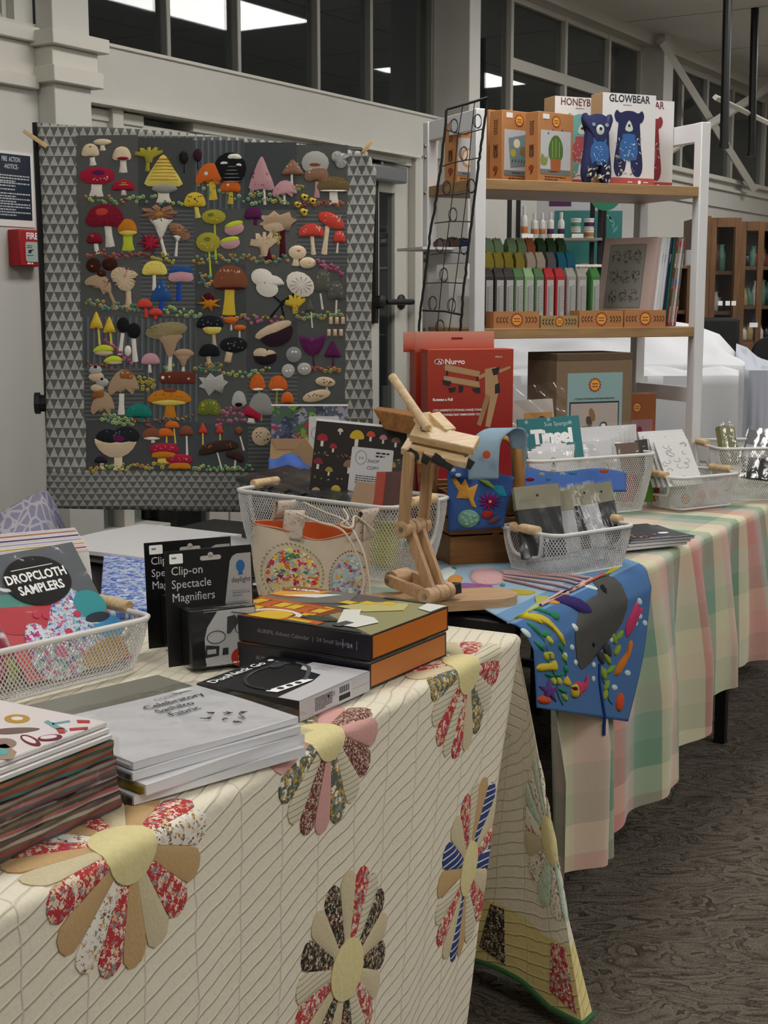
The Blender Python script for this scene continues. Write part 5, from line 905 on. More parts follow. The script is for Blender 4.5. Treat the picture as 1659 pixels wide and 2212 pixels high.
# brown advent box and pink kit on the low shelf
def onsh(px, yo, zb): return sobj(shx(px, yo), yo, zb)
p = onsh(1206, -.02, ZB3); w_ = shx(1370, -.02)-shx(1206, -.02); h = shz(1206, 778, -.02)-ZB3
BRN = mat('7C6650', .7, 0, .04, .08, 80); t, Fm, Lm, Tm, Rm = boxlabel('kit_carton', 'large brown carton with pale blue label of felt ornaments, under the lower board', 'box', p, SHE, w_, .19, h, BRN)
b = MB(Fm); b.box(0, w_, h-.006, h+.02, -.19, 0, mat('5A4836', .7)) ; b.build('lid', t, bev=.002)
b = MB(Fm); x0, x1, y0, y1 = w_*.14, w_*.87, 0.0, h*.88; b.box(x0, x1, y0, y1, 0, .0006, mat('8AA8A8', .6)); sunbadge(b, w_*.5, h*.77, .022, Fm @ Matrix.Translation((0, 0, .0006))); b.text('12 Days of Christmas Felt Embroidery Kits', w_*.5, h*.64, .0085, INK, al='c', bold=.02, z=.0012)
b.box(w_*.17, w_*.83, h*.05, h*.62, .0006, .0009, INK); b.box(w_*.185, w_*.815, h*.06, h*.605, .0009, .0012, mat('B0A49C'))
for x, y, rx, ry, c in ((.36, .36, .022, .014, '8A6A30'), (.47, .5, .010, .022, '8A6A48'), (.5, .33, .016, .018, '6E6A30'), (.43, .44, .010, .018, '4E463E'), (.62, .4, .015, .012, '3E4448'), (.70, .3, .012, .012, 'A07E3C'), (.56, .22, .02, .01, '4A4440'), (.42, .2, .016, .012, 'A07E3C'), (.27, .47, .007, .012, 'A89A8A')): b.prism(ell(x*w_, y*h, rx, ry, .3), .0012, .0022, mat(c, .8))
b.prism(ell(.62*w_, .4*h, .008, .006), .0022, .0026, PWHITE); b.prism(ell(.70*w_, .3*h, .006, .006), .0022, .0026, PWHITE); b.build('printed_label', t, smooth=0)
p = onsh(1364, .12, ZB3); w_ = shx(1424, .12)-shx(1364, .12); h = shz(1400, 850, .12)-ZB3
t, Fm, Lm, Tm, Rm = boxlabel('craft_kit_box', 'orange kit box with a pink picture beside the large brown carton', 'box', p, SHE, w_, .06, h, mat('9A5A30', .65)); b = MB(Fm); b.box(.012, w_-.012, .0, h*.62, 0, .0006, mat('A87880')); sunbadge(b, w_*.3, h*.8, .018, Fm); b.prism(ell(w_*.4, h*.45, .012, .016), .0006, .0012, mat('8A3040')); b.prism(ell(w_*.62, h*.3, .01, .01), .0006, .0012, mat('6E7058')); b.build('printed_front', t, smooth=0)
# ------------------------------------------------------------ goods on the tables
Y3 = lambda px, py, y: at_y(px, py, y)
WIRE = mat('D2D0CE', .4); BIRCH = wood('C2A075', 'DCC49A', 8, .45, 'X', 14); BEECH = wood('A98460', 'C4A27C', 7, .45, 'X', 16); BEECH2 = wood('9E7A56', 'BC9870', 7, .45, 'Z', 16)
FILM = film(); QT = TZ+.011
def basket(lab, near, h, L_, W_, H, z=QT, name='wire_basket', sgn=1, cell=.0082, wr=.0011, tap=.86, grp='white wire baskets'):
    """near: rim corner nearest the camera; long side runs to heading h, short side to the left of it"""
    u = V((cos(h), sin(h), 0)); w = V((-sin(h), cos(h), 0)); c = V((near[0], near[1], 0))+u*(L_/2)+w*(W_/2)
    t = thing(name, lab, 'basket', (c.x, c.y, z), h, grp); r = .035
    o = rrect(L_, W_, r, 6); k = len(o); ln = [0]
    for i in range(k): a, b_ = o[i], o[(i+1) % k]; ln.append(ln[-1]+math.hypot(a[0]-b_[0], a[1]-b_[1]))
    per = ln[-1]
    def pt(s, tt):
        s = (s % 1)*per; i = 0
        while ln[i+1] < s: i += 1
        f = (s-ln[i])/(ln[i+1]-ln[i]); a, b_ = o[i], o[(i+1) % k]; q = tap+(1-tap)*(1-(1-tt)**1.6); return V(((a[0]+(b_[0]-a[0])*f)*q, (a[1]+(b_[1]-a[1])*f)*q, .004+tt*(H-.008)))
    def hole(p, tt): return abs(p.x) > L_*.5*.8 and abs(p.y) < .052 and tt > .42 and abs(p.x) > L_*.44-.02
    n = int(per/cell); seg = 9; du = H/per*.62; b = MB()
    for d in (1, -1):
        for i in range(n):
            run = []
            for j in range(seg+1):
                p = pt(i/n+d*du*j/seg, j/seg)
                if hole(p, j/seg):
                    if len(run) > 1: b.tube(run, wr, WIRE, 3, cap=False)
                    run = []
                else: run.append(p)
            if len(run) > 1: b.tube(run, wr, WIRE, 3, cap=False)
    b.build('wire_mesh', t, smooth=0)
    b = MB(); vs = []; fs = []; kk = 60; ps = [pt(i/kk, 1) for i in range(kk)]
    b.tube([p+V((0, 0, -.004)) for p in ps], .0052, WIRE, 8, True); b.tube([V((p.x*1.0, p.y*1.0, H-.009)) for p in ps], .0045, WIRE, 8, True); b.build('rim', t, smooth=80)
    b = MB(); b.tube([pt(i/kk, 0) for i in range(kk)], .003, WIRE, 6, True)
    for i in range(int(W_*tap/cell*.9)): y = -W_*tap/2+(i+.5)*cell/.9; b.tube([(-L_*tap/2+.006, y, .003), (L_*tap/2-.006, y, .003)], .0007, WIRE, 3, cap=False)
    b.build('base_grid', t, smooth=0)
    for s in (-1, 1):
        x = s*(L_/2+.002); hd = bpy.data.objects.new('handle_bracket', None)
        b = MB(); dz = H*.50; b.tube(sm([(x, -.056, H-.006), (x, -.054, H*.72), (x-s*.006, -.040, H*.42), (x-s*.008, 0, H*.38), (x-s*.006, .040, H*.42), (x, .054, H*.72), (x, .056, H-.006)], 4, False), .0048, WIRE, 8); b.build('handle_bracket', t, smooth=80)
        b = MB(); b.tube([(x, -.045, H-.001), (x, .045, H-.001)], .0115, BIRCH, 14); b.build('wooden_grip', t, bev=.002)
    return t
def card(nm, lab, cat, bl, br, tl, th, m, grp=None, bev=.0008):
    bl, br, tl = V(bl), V(br), V(tl); M0 = frame(bl, br-bl, tl-bl); t = bpy.data.objects.new(nm, None); COL.objects.link(t); t.matrix_world = M0; tag(t, lab, cat, grp)
    w_ = (br-bl).length; v = tl-bl; u = (br-bl).normalized(); h = (v-u*v.dot(u)).length; b = MB(); b.box(0, w_, 0, h, -th, 0, m); b.build('card', t, bev=bev); return t, w_, h
def at(x, y, z=0): return V((x, y, z))
# --- white wire baskets
basket('white wire basket at the left, holding sampler packs', (-.425, 2.395)[:] if 0 else (-.63, 2.10), math.radians(50), .36, .24, .10)
basket('long white wire basket in the second row with dark packs and a mushroom kit', (-.375, 3.40), math.radians(-39), .50, .24, .185)
basket('small white wire basket holding black and white packs, in front of the blue cloth', (.395, 3.14), math.radians(38), .275, .20, .11, z=TZ+.012)
basket('tall white wire basket of white packs below the display shelf', (.43, 4.0), math.radians(29), .47, .235, .185)
basket('shallow white wire basket with outlined fabric bag, right of the tall one', (.90, 4.20), math.radians(32), .27, .19, .11)
basket('white wire basket at the right edge with khaki and dark packs', (1.07, 4.40), math.radians(8), .40, .30, .18)
nb = basket('white wire basket behind the long one, holding kraft envelopes', (-.30, 3.80), math.radians(-20), .34, .20, .16)
# --- sampler pack
GR2 = mat('6C7076', .3); t, w_, h = card('sampler_pack', 'sampler pack with black oval reading DROPCLOTH SAMPLERS in the left basket', 'pack', Y3(62, 1478, 2.24), Y3(285, 1420, 2.39), Y3(8, 1197, 2.40), .005, mat('5E6268', .3))
PT = lambda l: [mat(c, .6) for c in l]
def arty(b, o, m, z): b.prism(o if sum((o[i-1][0]*o[i][1]-o[i][0]*o[i-1][1]) for i in range(len(o))) > 0 else o[::-1], z-.0003, z, m)
b = MB(); rn = random.Random(2)
arty(b, [(0, 0), (w_, 0), (w_, h*.52), (w_*.7, h*.5), (w_*.45, h*.58), (w_*.2, h*.55), (0, h*.62)], mat('C04A50', .6), .0006)
arty(b, sm([(w_*.0, h*.55), (w_*.02, h*.68), (w_*.3, h*.66), (w_*.35, h*.55)], 3), mat('4E8A80', .6), .0010); arty(b, sm([(0, h*.4), (0, h*.58), (w_*.3, h*.56), (w_*.52, h*.5), (w_*.3, h*.36)], 3), mat('B83A46', .6), .0014)
p1, p2 = floral(['C8D4E0', 'B83A6A', '3E6EA8', '8EA8D0', 'D05A7A', '5FA08C'], 130, thr=.5), floral(['D8DCE4', 'C83A7A', '3E4E8A', '6EA88E', 'B07AA8'], 110, thr=.55)
arty(b, sm([(w_*.3, h*.22), (w_*.42, h*.42), (w_*.62, h*.62), (w_*.8, h*.6), (w_*.86, h*.3), (w_*.9, h*.16), (w_*.5, h*.12)], 3), p1, .0018); arty(b, sm([(w_*.14, h*.0), (w_*.16, h*.36), (w_*.3, h*.42), (w_*.52, h*.22), (w_*.66, h*.06), (w_*.6, 0)], 3), p2, .0022)
arty(b, ell(w_*.86, h*.47, w_*.15), mat('2E9098', .7), .0020); arty(b, ell(w_*.93, h*.27, w_*.14, w_*.12), mat('3A8EC0', .7), .0023); arty(b, ell(w_*.87, h*.36, w_*.12, w_*.05), mat('1E2C3E', .7), .0024)
arty(b, sm([(w_*.55, 0), (w_*.6, h*.12), (w_*.95, h*.2), (w_*.98, h*.08), (w_*.9, 0)], 3), stripes(['B0883E', 'B0883E', '8E6A2C'], .006, 0), .0026); arty(b, ell(w_*.4, h*.17, .012, n=10), mat('C83A7A'), .0028)
for x, y in ((.34, .48), (.42, .46), (.55, .3), (.7, .42)): arty(b, ell(w_*x, h*y, .007, n=12), mat('C03050'), .003)
OV = ell(w_*.5, h*.74, w_*.31, h*.20, -.0, 36); arty(b, OV, mat('17181A', .3), .0034)
b.text('DROPCLOTH', w_*.5, h*.745, h*.10, PWHITE, al='c', bold=.03, z=.0038, sx=.8); b.text('SAMPLERS', w_*.5, h*.645, h*.10, PWHITE, al='c', bold=.03, z=.0038, sx=.8); b.box(w_*.3, w_*.7, h*.845, h*.85, .0034, .0038, PWHITE)
b.build('printed_cover', t, smooth=0)
b = MB(); b.grid(lambda a, c: (a*(w_+.01)-.005, c*(h+.006)-.002, .0055+.0015*sin(a*17+c*9)+.001*sin(c*31)), 20, 20, film('FFFFFF', 40, .1, .8)); b.build('clear_sleeve', t)
t, w_, h = card('kit_pack', 'clear packed kit with dark red and green fabric at the left edge of the basket', 'pack', Y3(-70, 1500, 2.12), Y3(52, 1462, 2.24), Y3(-120, 1215, 2.26), .008, floral(['5E2430', '7E8A3A', '8E2A3E', '2E3E6A', 'A89A6A'], 28, uv=False, thr=.6)); b = MB(); b.grid(lambda a, c: (a*w_, c*h, .003+.002*sin(a*17+c*9)), 12, 14, FILM); b.build('clear_sleeve', t)
cs = ['E0D8D0', 'C8505A', 'D8D4DC', 'D0B060', 'E4E0E0', 'B8B0C8', 'DAD4CC', '5E4A8A', 'E2DEDA', 'C07A5A', 'D6D6DA']
for k in range(11):
    y = 2.44+.018*k; ty = 1186-4.6*k; off = 2*k; bd = TZ+.02
    p = Y3(10-off*1.5, 1300, y); q = Y3(212-1.0*off-k, 1300-9, y+.10); p.z = q.z = bd; tl = Y3(-14-off*1.5, ty+18, y+.03)
    t, w_, h = card('folded_print', 'white edged folded print in the left basket row, %s' % ['just behind the sampler pack', 'with a red fold, second', 'plain, third from the front', 'with a mustard fold line, fourth', 'plain, fifth from the front', 'greyish, sixth, mid row', 'cream, seventh from the front', 'with purple edge, eighth', 'plain white, ninth', 'with rust edge, tenth', 'last, by the lavender cloth'][k], 'print', p, q, tl, .004, mat('E0DDDA', .6), 'folded prints in the left basket')
    b = MB(); b.box(.002, w_-.002, h-.006, h-.001, 0, .0006, mat(cs[k], .6)); b.build('printed_edge', t, smooth=0)
LAV = None
def lav():
    m, t, b = nt('lavender_leaf_print'); tc = N(t, 'TexCoord'); vo = N(t, 'TexVoronoi', feature='DISTANCE_TO_EDGE', i_Scale=38); L(t, tc.outputs['UV'], vo.inputs['Vector']); lt = N(t, 'Math', operation='LESS_THAN'); lt.inputs[1].default_value = .09; L(t, vo.outputs['Distance'], lt.inputs[0])
    mx = N(t, 'MixRGB'); mx.inputs[1].default_value = C('ABA6C4'); mx.inputs[2].default_value = C('DAD8E2'); L(t, lt.outputs[0], mx.inputs[0]); L(t, mx.outputs[0], b.inputs['Base Color']); b.inputs['Roughness'].default_value = .8; return m
LAV = lav(); o = Y3(60, 1200, 2.85); fb = MB()
def lf(a, c):
    x = lerp(-75, 150, a); yb, yt = 1200, 1066+abs(x-88)**1.3*(.12 if x < 88 else .62); yb += 20
    p = Y3(x, lerp(yt, yb, c), 2.83+.03*sin(a*5+c*2)+.05*c*(1-c)); return p
fb.grid(lf, 30, 20, LAV, uvf=lambda a, c: (a*.3, c*.16)); fb.grid(lambda a, c: lf(1-a, c)+V((0, .05+.05*c, 0)), 30, 20, LAV, uvf=lambda a, c: (a*.3, c*.16)); tag(fb.build('folded_fabric', smooth=80), 'lavender fabric with white leaf outlines bunched behind the left basket', 'fabric')
# --- blue print and papers on the second row
BLU = floral(['A9B4CC', '3E5CA8', '4E6CB4', '5A74BA', 'C4CCDC'], 85, thr=.55); b = MB(); pp = [at_z(x, y, TZ+.014) for x, y in ((215, 1345), (345, 1330), (345, 1228), (225, 1200))]
b.hexa([tuple(p) for p in pp], [tuple(p+V((0, 0, .018))) for p in pp], BLU); tag(b.build('folded_fabric', bev=.004), 'folded blue and white printed fabric lying beside the left basket handle', 'fabric')
PZ = TZ+.004
def sheet_stack(nm, lab, cat, near, h, L_, W_, z, th, m, grp=None, wav=.002, par=None, n=14):
    u = V((cos(h), sin(h), 0)); v = V((-sin(h), cos(h), 0)); t = thing(nm, lab, cat, (near[0], near[1], z), h, grp)
    b = MB(); rn = random.Random(int(near[0]*1000+z*1e4)); ph = [rn.uniform(0, 6) for _ in range(4)]
    ff = lambda a, c, top: (a*L_, c*W_, (th+wav*(sin(a*6+ph[0])*.5+sin(c*5+a*4+ph[1])*.5)) if top else 0)
    b.grid(lambda a, c: ff(a, c, 1), n, n, m, uvf=lambda a, c: (a*L_, c*W_)); b.grid(lambda a, c: ff(1-a, c, 0), n, n, m, uvf=lambda a, c: (a*L_, c*W_))
    for s in range(4):
        def sf(a, c, s=s): q = [(a, 0), (1, a), (1-a, 1), (0, 1-a)][s]; return ff(q[0], q[1], 1) if c > .5 else ff(q[0], q[1], 0)
        b.grid(sf, n, 1, m, uvf=lambda a, c: (a*L_, c*th))
    b.build('stack' if n else 'sheet', t); return t
nearS = at_z(335, 1238, TZ+.005); PPR = mat('DDDCDE', .35, 0, .02)
for k in range(3): sheet_stack('plastic_wrapped_sheets', ['bottom white wrapped fabric pack behind the magnifier cards', 'middle white wrapped fabric pack behind the magnifier cards', 'top white wrapped fabric pack behind the magnifier cards, grey print on it'][k], 'pack', (nearS.x-.02*k+.01, nearS.y+.015*k), math.radians(52+4*k), .40, .34, TZ+.004+.012*k, .010, PPR if k != 1 else mat('5E4E4A', .5), 'white packs on the second row')
t = sheet_stack('plastic_wrapped_sheets', 'white wrapped sheet lying at the right of the pack pile, by the cloth bag', 'pack', (at_z(470, 1228, TZ+.004).x, at_z(470, 1228, TZ+.004).y), math.radians(40), .16, .2, TZ+.040, .006, PPR)
# --- magnifier cards
BKP = mat('121214', .3); GRP = mat('9A9A9C', .4)
def magn(bl, br, tl, lab, front):
    t, w_, h = card('magnifier_pack', lab, 'pack', bl, br, tl, .002, BKP, 'clip-on magnifier packs'); T1 = mat('C9CACC', .5); b = MB()
    b.prism([(w_*.64, h*.35), (w_*.985, h*.0+.002), (w_*.985, h*.93), (w_*.82, h*.93), (w_*.77, h*.91), (w_*.74, h*.87)], 0, .0006, mat('A2A0A2', .4)); b.prism(rrect(w_*.15, h*.085, .002, 3, w_*.13, h*.93), 0, .001, PWHITE); b.scribble(w_*.08, h*.93, w_*.09, .003, INKG, z=.0012)
    b.prism(rrect(w_*.24, h*.04, .004, 4, w_*.52, h*.915), 0, .0008, mat('B4B0AC')); b.prism(ell(w_*.52, h*.94, .005), 0, .0008, mat('B4B0AC'))
    for k, s in enumerate(('Clip-on', 'Spectacle', 'Magnifiers')): b.text(s, w_*.065, h*(.79-.115*k), h*.105, T1, bold=.0, z=.0008, sx=.92)
    b.prism(ell(w_*.86, h*.82, .0085, .011), .0006, .0009, mat('1E5F94')); b.box(w_*.86-.004, w_*.86+.004, h*.74, h*.77, .0006, .0009, mat('1E5F94')); b.text('daylight', w_*.86, h*.68, h*.065, INK, al='c', z=.0009, sx=.9)
    for k in range(3): b.scribble(w_*.76, h*(.58-.1*k), w_*.2, .0026, INKG, None, 2, .005, z=.0009, seed=k); b.box(w_*.74, w_*.96, h*(.605-.1*k), h*(.608-.1*k), .0006, .0009, INKG)
    b.build('printed_card', t, smooth=0)
    x0, x1, yy, d = w_*.16, w_*.90, h*.50, .050; b = MB(); b.box(x0, x1, .004, yy, .001, d-.002, BKP); b.box(x1-.001, x1, .004, yy, .001, d-.002, GRP)
    bo = b.build('inner_box', t, bev=.001); b = MB(); z = d-.002; b.prism(rrect(w_*.58, yy-.006, .001, 2, (x0+x1)/2+w_*.07, yy/2), z, z+.0004, mat('B8B8BA', .4)); b.prism([(x0, .005), (x0+w_*.16, .005), (x0+w_*.12, yy*.35), (x0+w_*.18, yy*.7), (x0+w_*.3, yy-.004), (x0, yy-.004)], z+.0003, z+.0008, BKP)
    cx, cy = w_*.56, yy*.56; b.tube([(cx-.02+.017*cos(a/3), cy-.004+.011*sin(a/3), z+.0014) for a in range(19)], .0008, INK, 5, True, flat=.5); b.tube([(cx+.026+.010*cos(a/3), cy+.008+.010*sin(a/3), z+.0014) for a in range(19)], .0007, INK, 5, True, flat=.5)
    b.prism([(cx+.000, cy), (cx+.006, cy), (cx+.024, cy+.02), (cx+.016, cy+.032), (cx+.002, cy+.03)], z+.001, z+.0016, INK); b.tube([(cx+.03, cy+.012, z+.0014), (cx+.052, cy+.008, z+.0014)], .0009, INK, 5); b.tube([(cx+.01, cy+.038, z+.0014), (cx+.046, cy+.03, z+.0014)], .0008, INK, 5)
    b.prism([(w_*.3, yy*.18), (w_*.46, yy*.2), (w_*.47, yy*.36), (w_*.32, yy*.4)], z+.0005, z+.0012, INK); b.prism([(w_*.33, yy*.24), (w_*.43, yy*.24), (w_*.43, yy*.32), (w_*.33, yy*.32)], z+.0012, z+.0016, GREYP); b.prism([(w_*.5, yy*.2), (w_*.57, yy*.2), (w_*.57, yy*.32), (w_*.51, yy*.32)], z+.0005, z+.0012, INK)
    b.prism(ell(w_*.70, yy*.13, .0165, n=24), z+.0006, z+.0012, mat('A8301E', .4)); b.text('4', w_*.70, yy*.10, .017, PWHITE, al='c', z=z+.0015); b.scribble(w_*.62, yy*.04, w_*.15, .0026, PWHITE, z=z+.0015); b.build('printed_box_front', t, smooth=0)
    b = MB(); e = .004; b.box(x0-e, x1+e, 0, yy+e, .0, d+.001, film('FFFFFF', 30, .1, .6)); b.build('clear_blister', t, bev=.004)
c0 = at_z(365, 1442, QT); c1 = at_z(552, 1418, QT); c2 = Y3(377, 1190, c0.y+.02); magn(c0, c1, c2, 'front black clip-on magnifier card with clear blister, price sticker top left', True)
d0 = at_z(322, 1402, QT); d1 = at_z(508, 1380, QT); d2 = Y3(327, 1172, d0.y+.02); magn(d0, d1, d2, 'rear black clip-on magnifier card, mostly hidden by the front one', False)
# --- calendar boxes and light box
def rbox(nm, lab, cat, p, h, a, c, ht, m, grp=None, bev=.001, z=None):
    """p right-near corner; a runs along heading h, c to the left of it"""
    t = thing(nm, lab, cat, (p[0], p[1], p[2]), h, grp); b = MB(); b.box(0, a, 0, c, 0, ht, m); b.build('carton', t, bev=bev)
    Rm = Matrix(((1, 0, 0, 0), (0, 0, -1, 0), (0, 1, 0, 0), (0, 0, 0, 1))); Lm = Matrix(((0, 0, -1, 0), (-1, 0, 0, c), (0, 1, 0, 0), (0, 0, 0, 1))); Tm = Matrix(((0, 1, 0, 0), (-1, 0, 0, c), (0, 0, 1, ht), (0, 0, 0, 1))); return t, Rm, Lm, Tm
OB = mat('1C1822', .35); OG = mat('C06A1A', .5)
for k, (px, py, z, lab) in enumerate(((797, 1490, QT-.002, 'lower orange and black advent calendar box, mostly under the other one'), (801, 1429, QT+.046, 'upper orange and black advent calendar box with house picture lid'))):
    p = at_z(px, py, z); h = math.radians(58); A_, C_, H_ = .262, .335, .0445
    t, Rm, Lm, Tm = rbox('advent_calendar_box', lab, 'box', p, h, A_, C_, H_, OB, 'advent calendar boxes'); b = MB(Rm); b.box(.006, A_-.006, .004, H_-.003, 0, .0006, OG if k else mat('B87038', .4)); b.build('orange_side', t, smooth=0)
    b = MB(Lm); T1 = mat('8E8A92', .5); b.text('AURIFIL Advent Calendar  |  24 Small Spools', C_-.235, H_*.45, .0105, T1, z=.0007); b.text('24', C_-.047, H_*.40, .011, T1, z=.0007, bold=.03)
    for x in (C_-.056, C_-.028): b.box(x, x+.0008, H_*.35, H_*.7, 0, .0006, T1)
    b.build('spine_print', t, smooth=0)
    if 1:
        # lid picture: x from far-left to near-right along the long side, y along the short side
        b = MB(Tm); W_, D_ = C_, A_; q = lambda l, m, z: arty(b, [(x*W_, y*D_) for x, y in l], m, z); YL = mat('D8B028', .4); OR = mat('B85A20', .4); WT_ = mat('DCDCD4', .4); BR_ = mat('7E3E20', .4); OLV = mat('8E8A60', .5); GRN = mat('2E3A28', .5)
        q([(0, 0), (1, 0), (1, 1), (0, 1)], mat('54504C', .4), .0006); q([(.55, .35), (1, .0), (1, 1), (.72, 1), (.6, .8)], OLV, .0009); q([(0, 0), (.35, 0), (.55, .2), (.6, .5), (.3, .6), (0, .5)], BR_, .0011)
        q([(.0, .55), (.22, .5), (.5, .7), (.42, .98), (.1, 1), (0, .9)], mat('6A6660', .5), .0013); q([(0, .62), (.16, .60), (.28, .8), (.2, .99), (0, .99)], mat('8A4A1E', .4), .0015); q([(.0, .66), (.12, .66), (.22, .8), (.26, .97), (.2, .92), (.05, .8), (0, .78)], mat('D89A38', .4), .0018); q([(.08, .66), (.28, .72), (.36, .9), (.28, .86), (.18, .78)], WT_, .0020)
        for i in range(6): q([(.02+.085*i, .34), (.09+.085*i, .33), (.10+.085*i, .50), (.03+.085*i, .52)], YL if i % 3 != 1 else OR, .0018); q([(.02+.085*i, .22), (.09+.085*i, .21), (.09+.085*i, .30), (.02+.085*i, .31)], YL if i % 2 else OR, .0018)
        q([(.0, .50), (.5, .44), (.52, .48), (0, .56)], OR, .0021); q([(0, .30), (.5, .28), (.5, .33), (0, .35)], OR, .0021)
        b.tube([(W_*(.33+.14*cos(a*PI/10)), D_*(.14+.12*sin(a*PI/10)), .002) for a in range(11)], .006, WT_, 5, flat=.3); q([(.22, .02), (.44, .02), (.42, .2), (.33, .26), (.24, .2)], YL, .0023); q([(.42, .04), (.66, .02), (.66, .12), (.44, .14)], OR, .0024); q([(.46, .05), (.6, .04), (.6, .09), (.46, .10)], YL, .0027)
        q([(.3, .0), (.95, .0), (.9, .06), (.7, .03), (.5, .05)], GRN, .0026); q([(.48, .16), (.62, .12), (.72, .2), (.62, .24), (.5, .24)], GRN, .0026)
        q([(.58, .5), (.66, .3), (.74, .1), (.86, .1), (.9, .3), (.82, .4), (.72, .42), (.66, .56)], WT_, .0028); q([(.72, .08), (.78, .06), (.8, .2), (.74, .22)], mat('3E4448'), .0031); q([(.5, .56), (.7, .52), (.86, .7), (.8, .9), (.6, .8)], mat('B8B070', .5), .0022)
        for i in range(3): q([(.46+.1*i, .66+.06*i), (.54+.1*i, .66+.06*i), (.55+.1*i, .74+.06*i), (.47+.1*i, .75+.06*i)], YL, .0026)
        q([(.6, .96), (.98, .96), (.98, 1), (.6, 1)], GRN, .0024); q([(.9, .8), (1, .75), (1, .97), (.88, .97)], WT_, .0026)
        b.text('AURIFIL', W_*.03, D_*.84, .019, PWHITE, z=.003, rot=.1, bold=.02); b.build('printed_lid', t, smooth=0)
p = at_z(647, 1560, QT); t, Rm, Lm, Tm = rbox('lamp_carton', 'black and white carton lettered DuoNeck Go lying against the calendar boxes', 'box', (p.x, p.y, p.z), math.radians(59), .205, .20, .033, mat('18191B', .4))
A_, C_, H_ = .205, .20, .033; b = MB(Rm); b.box(0, A_, 0, H_, 0, .0006, mat('BDBABE', .4)); b.box(A_*.18, A_*.72, H_*.08, H_*.92, .0006, .0009, mat('C9C7CB', .4))
for k in range(14): x = A_*.55+k*.0021; b.box(x, x+(.0006 if k % 3 else .0013), H_*.52, H_*.85, .0009, .0012, INK)
b.box(A_*.54, A_*.7, H_*.16, H_*.42, .0009, .0012, INK); b.scribble(A_*.2, H_*.78, .05, .0016, INK, None, 8, .0028, z=.0012); b.text('CE', A_*.43, H_*.58, .009, INK, z=.0012); b.prism(ell(A_*.39, H_*.66, .003), .0009, .0012, INK); b.box(A_*.74, A_*.98, H_*.45, H_*.46, .0006, .0009, INKG); b.build('printed_end', t, smooth=0)
b = MB(Tm); LL = C_; q = lambda l, m, z: arty(b, [(x*C_, y*A_) for x, y in l], m, z); Wm = mat('C4C2C6', .4)
q([(.72, 0), (1, 0), (1, 1), (.62, 1), (.62, .78), (.55, .70), (.56, .6), (.72, .52), (.78, .3)] if 0 else [(.80, 0), (1, 0), (1, .99), (.45, .99), (.43, .86), (.48, .76), (.72, .70), (.78, .5)], Wm, .0008)
b.text('DuoNeck Go', C_*.14, A_*.04, .023, PWHITE, rot=PI/2, z=.0016, bold=.012, sx=1.15)
b.tube([(C_*x, A_*y, .0012) for x, y in sm([(.30, .86), (.22, .72), (.20, .5), (.26, .3), (.42, .14), (.64, .12)], 4, False)], .0032, mat('34363A', .3), 6, flat=.4); b.tube([(C_*x, A_*y, .0012) for x, y in sm([(.34, .9), (.5, .84), (.62, .66), (.70, .5)], 4, False)], .0036, mat('5A5C60', .3), 6, flat=.4)
b.prism(ell(C_*.24, A_*.76, .012, .02, .3), .0008, .0014, INK); q([(.62, .08), (.72, .10), (.76, .54), (.68, .52)], PWHITE, .0014)
for k in range(3): b.prism(ell(C_*(.68+.015*k), A_*(.2+.1*k), .006, n=10), .0014, .0018, INK)
for k in range(3): b.scribble(C_*.56, A_*(.93-.05*k), .05, .0018, INKG, z=.0012)
b.prism(ell(C_*.10, A_*.86, .005, .006), .0006, .001, PWHITE); b.text('daylight', C_*.15, A_*.84, .009, GREYP, z=.001); b.build('printed_top', t, smooth=0)
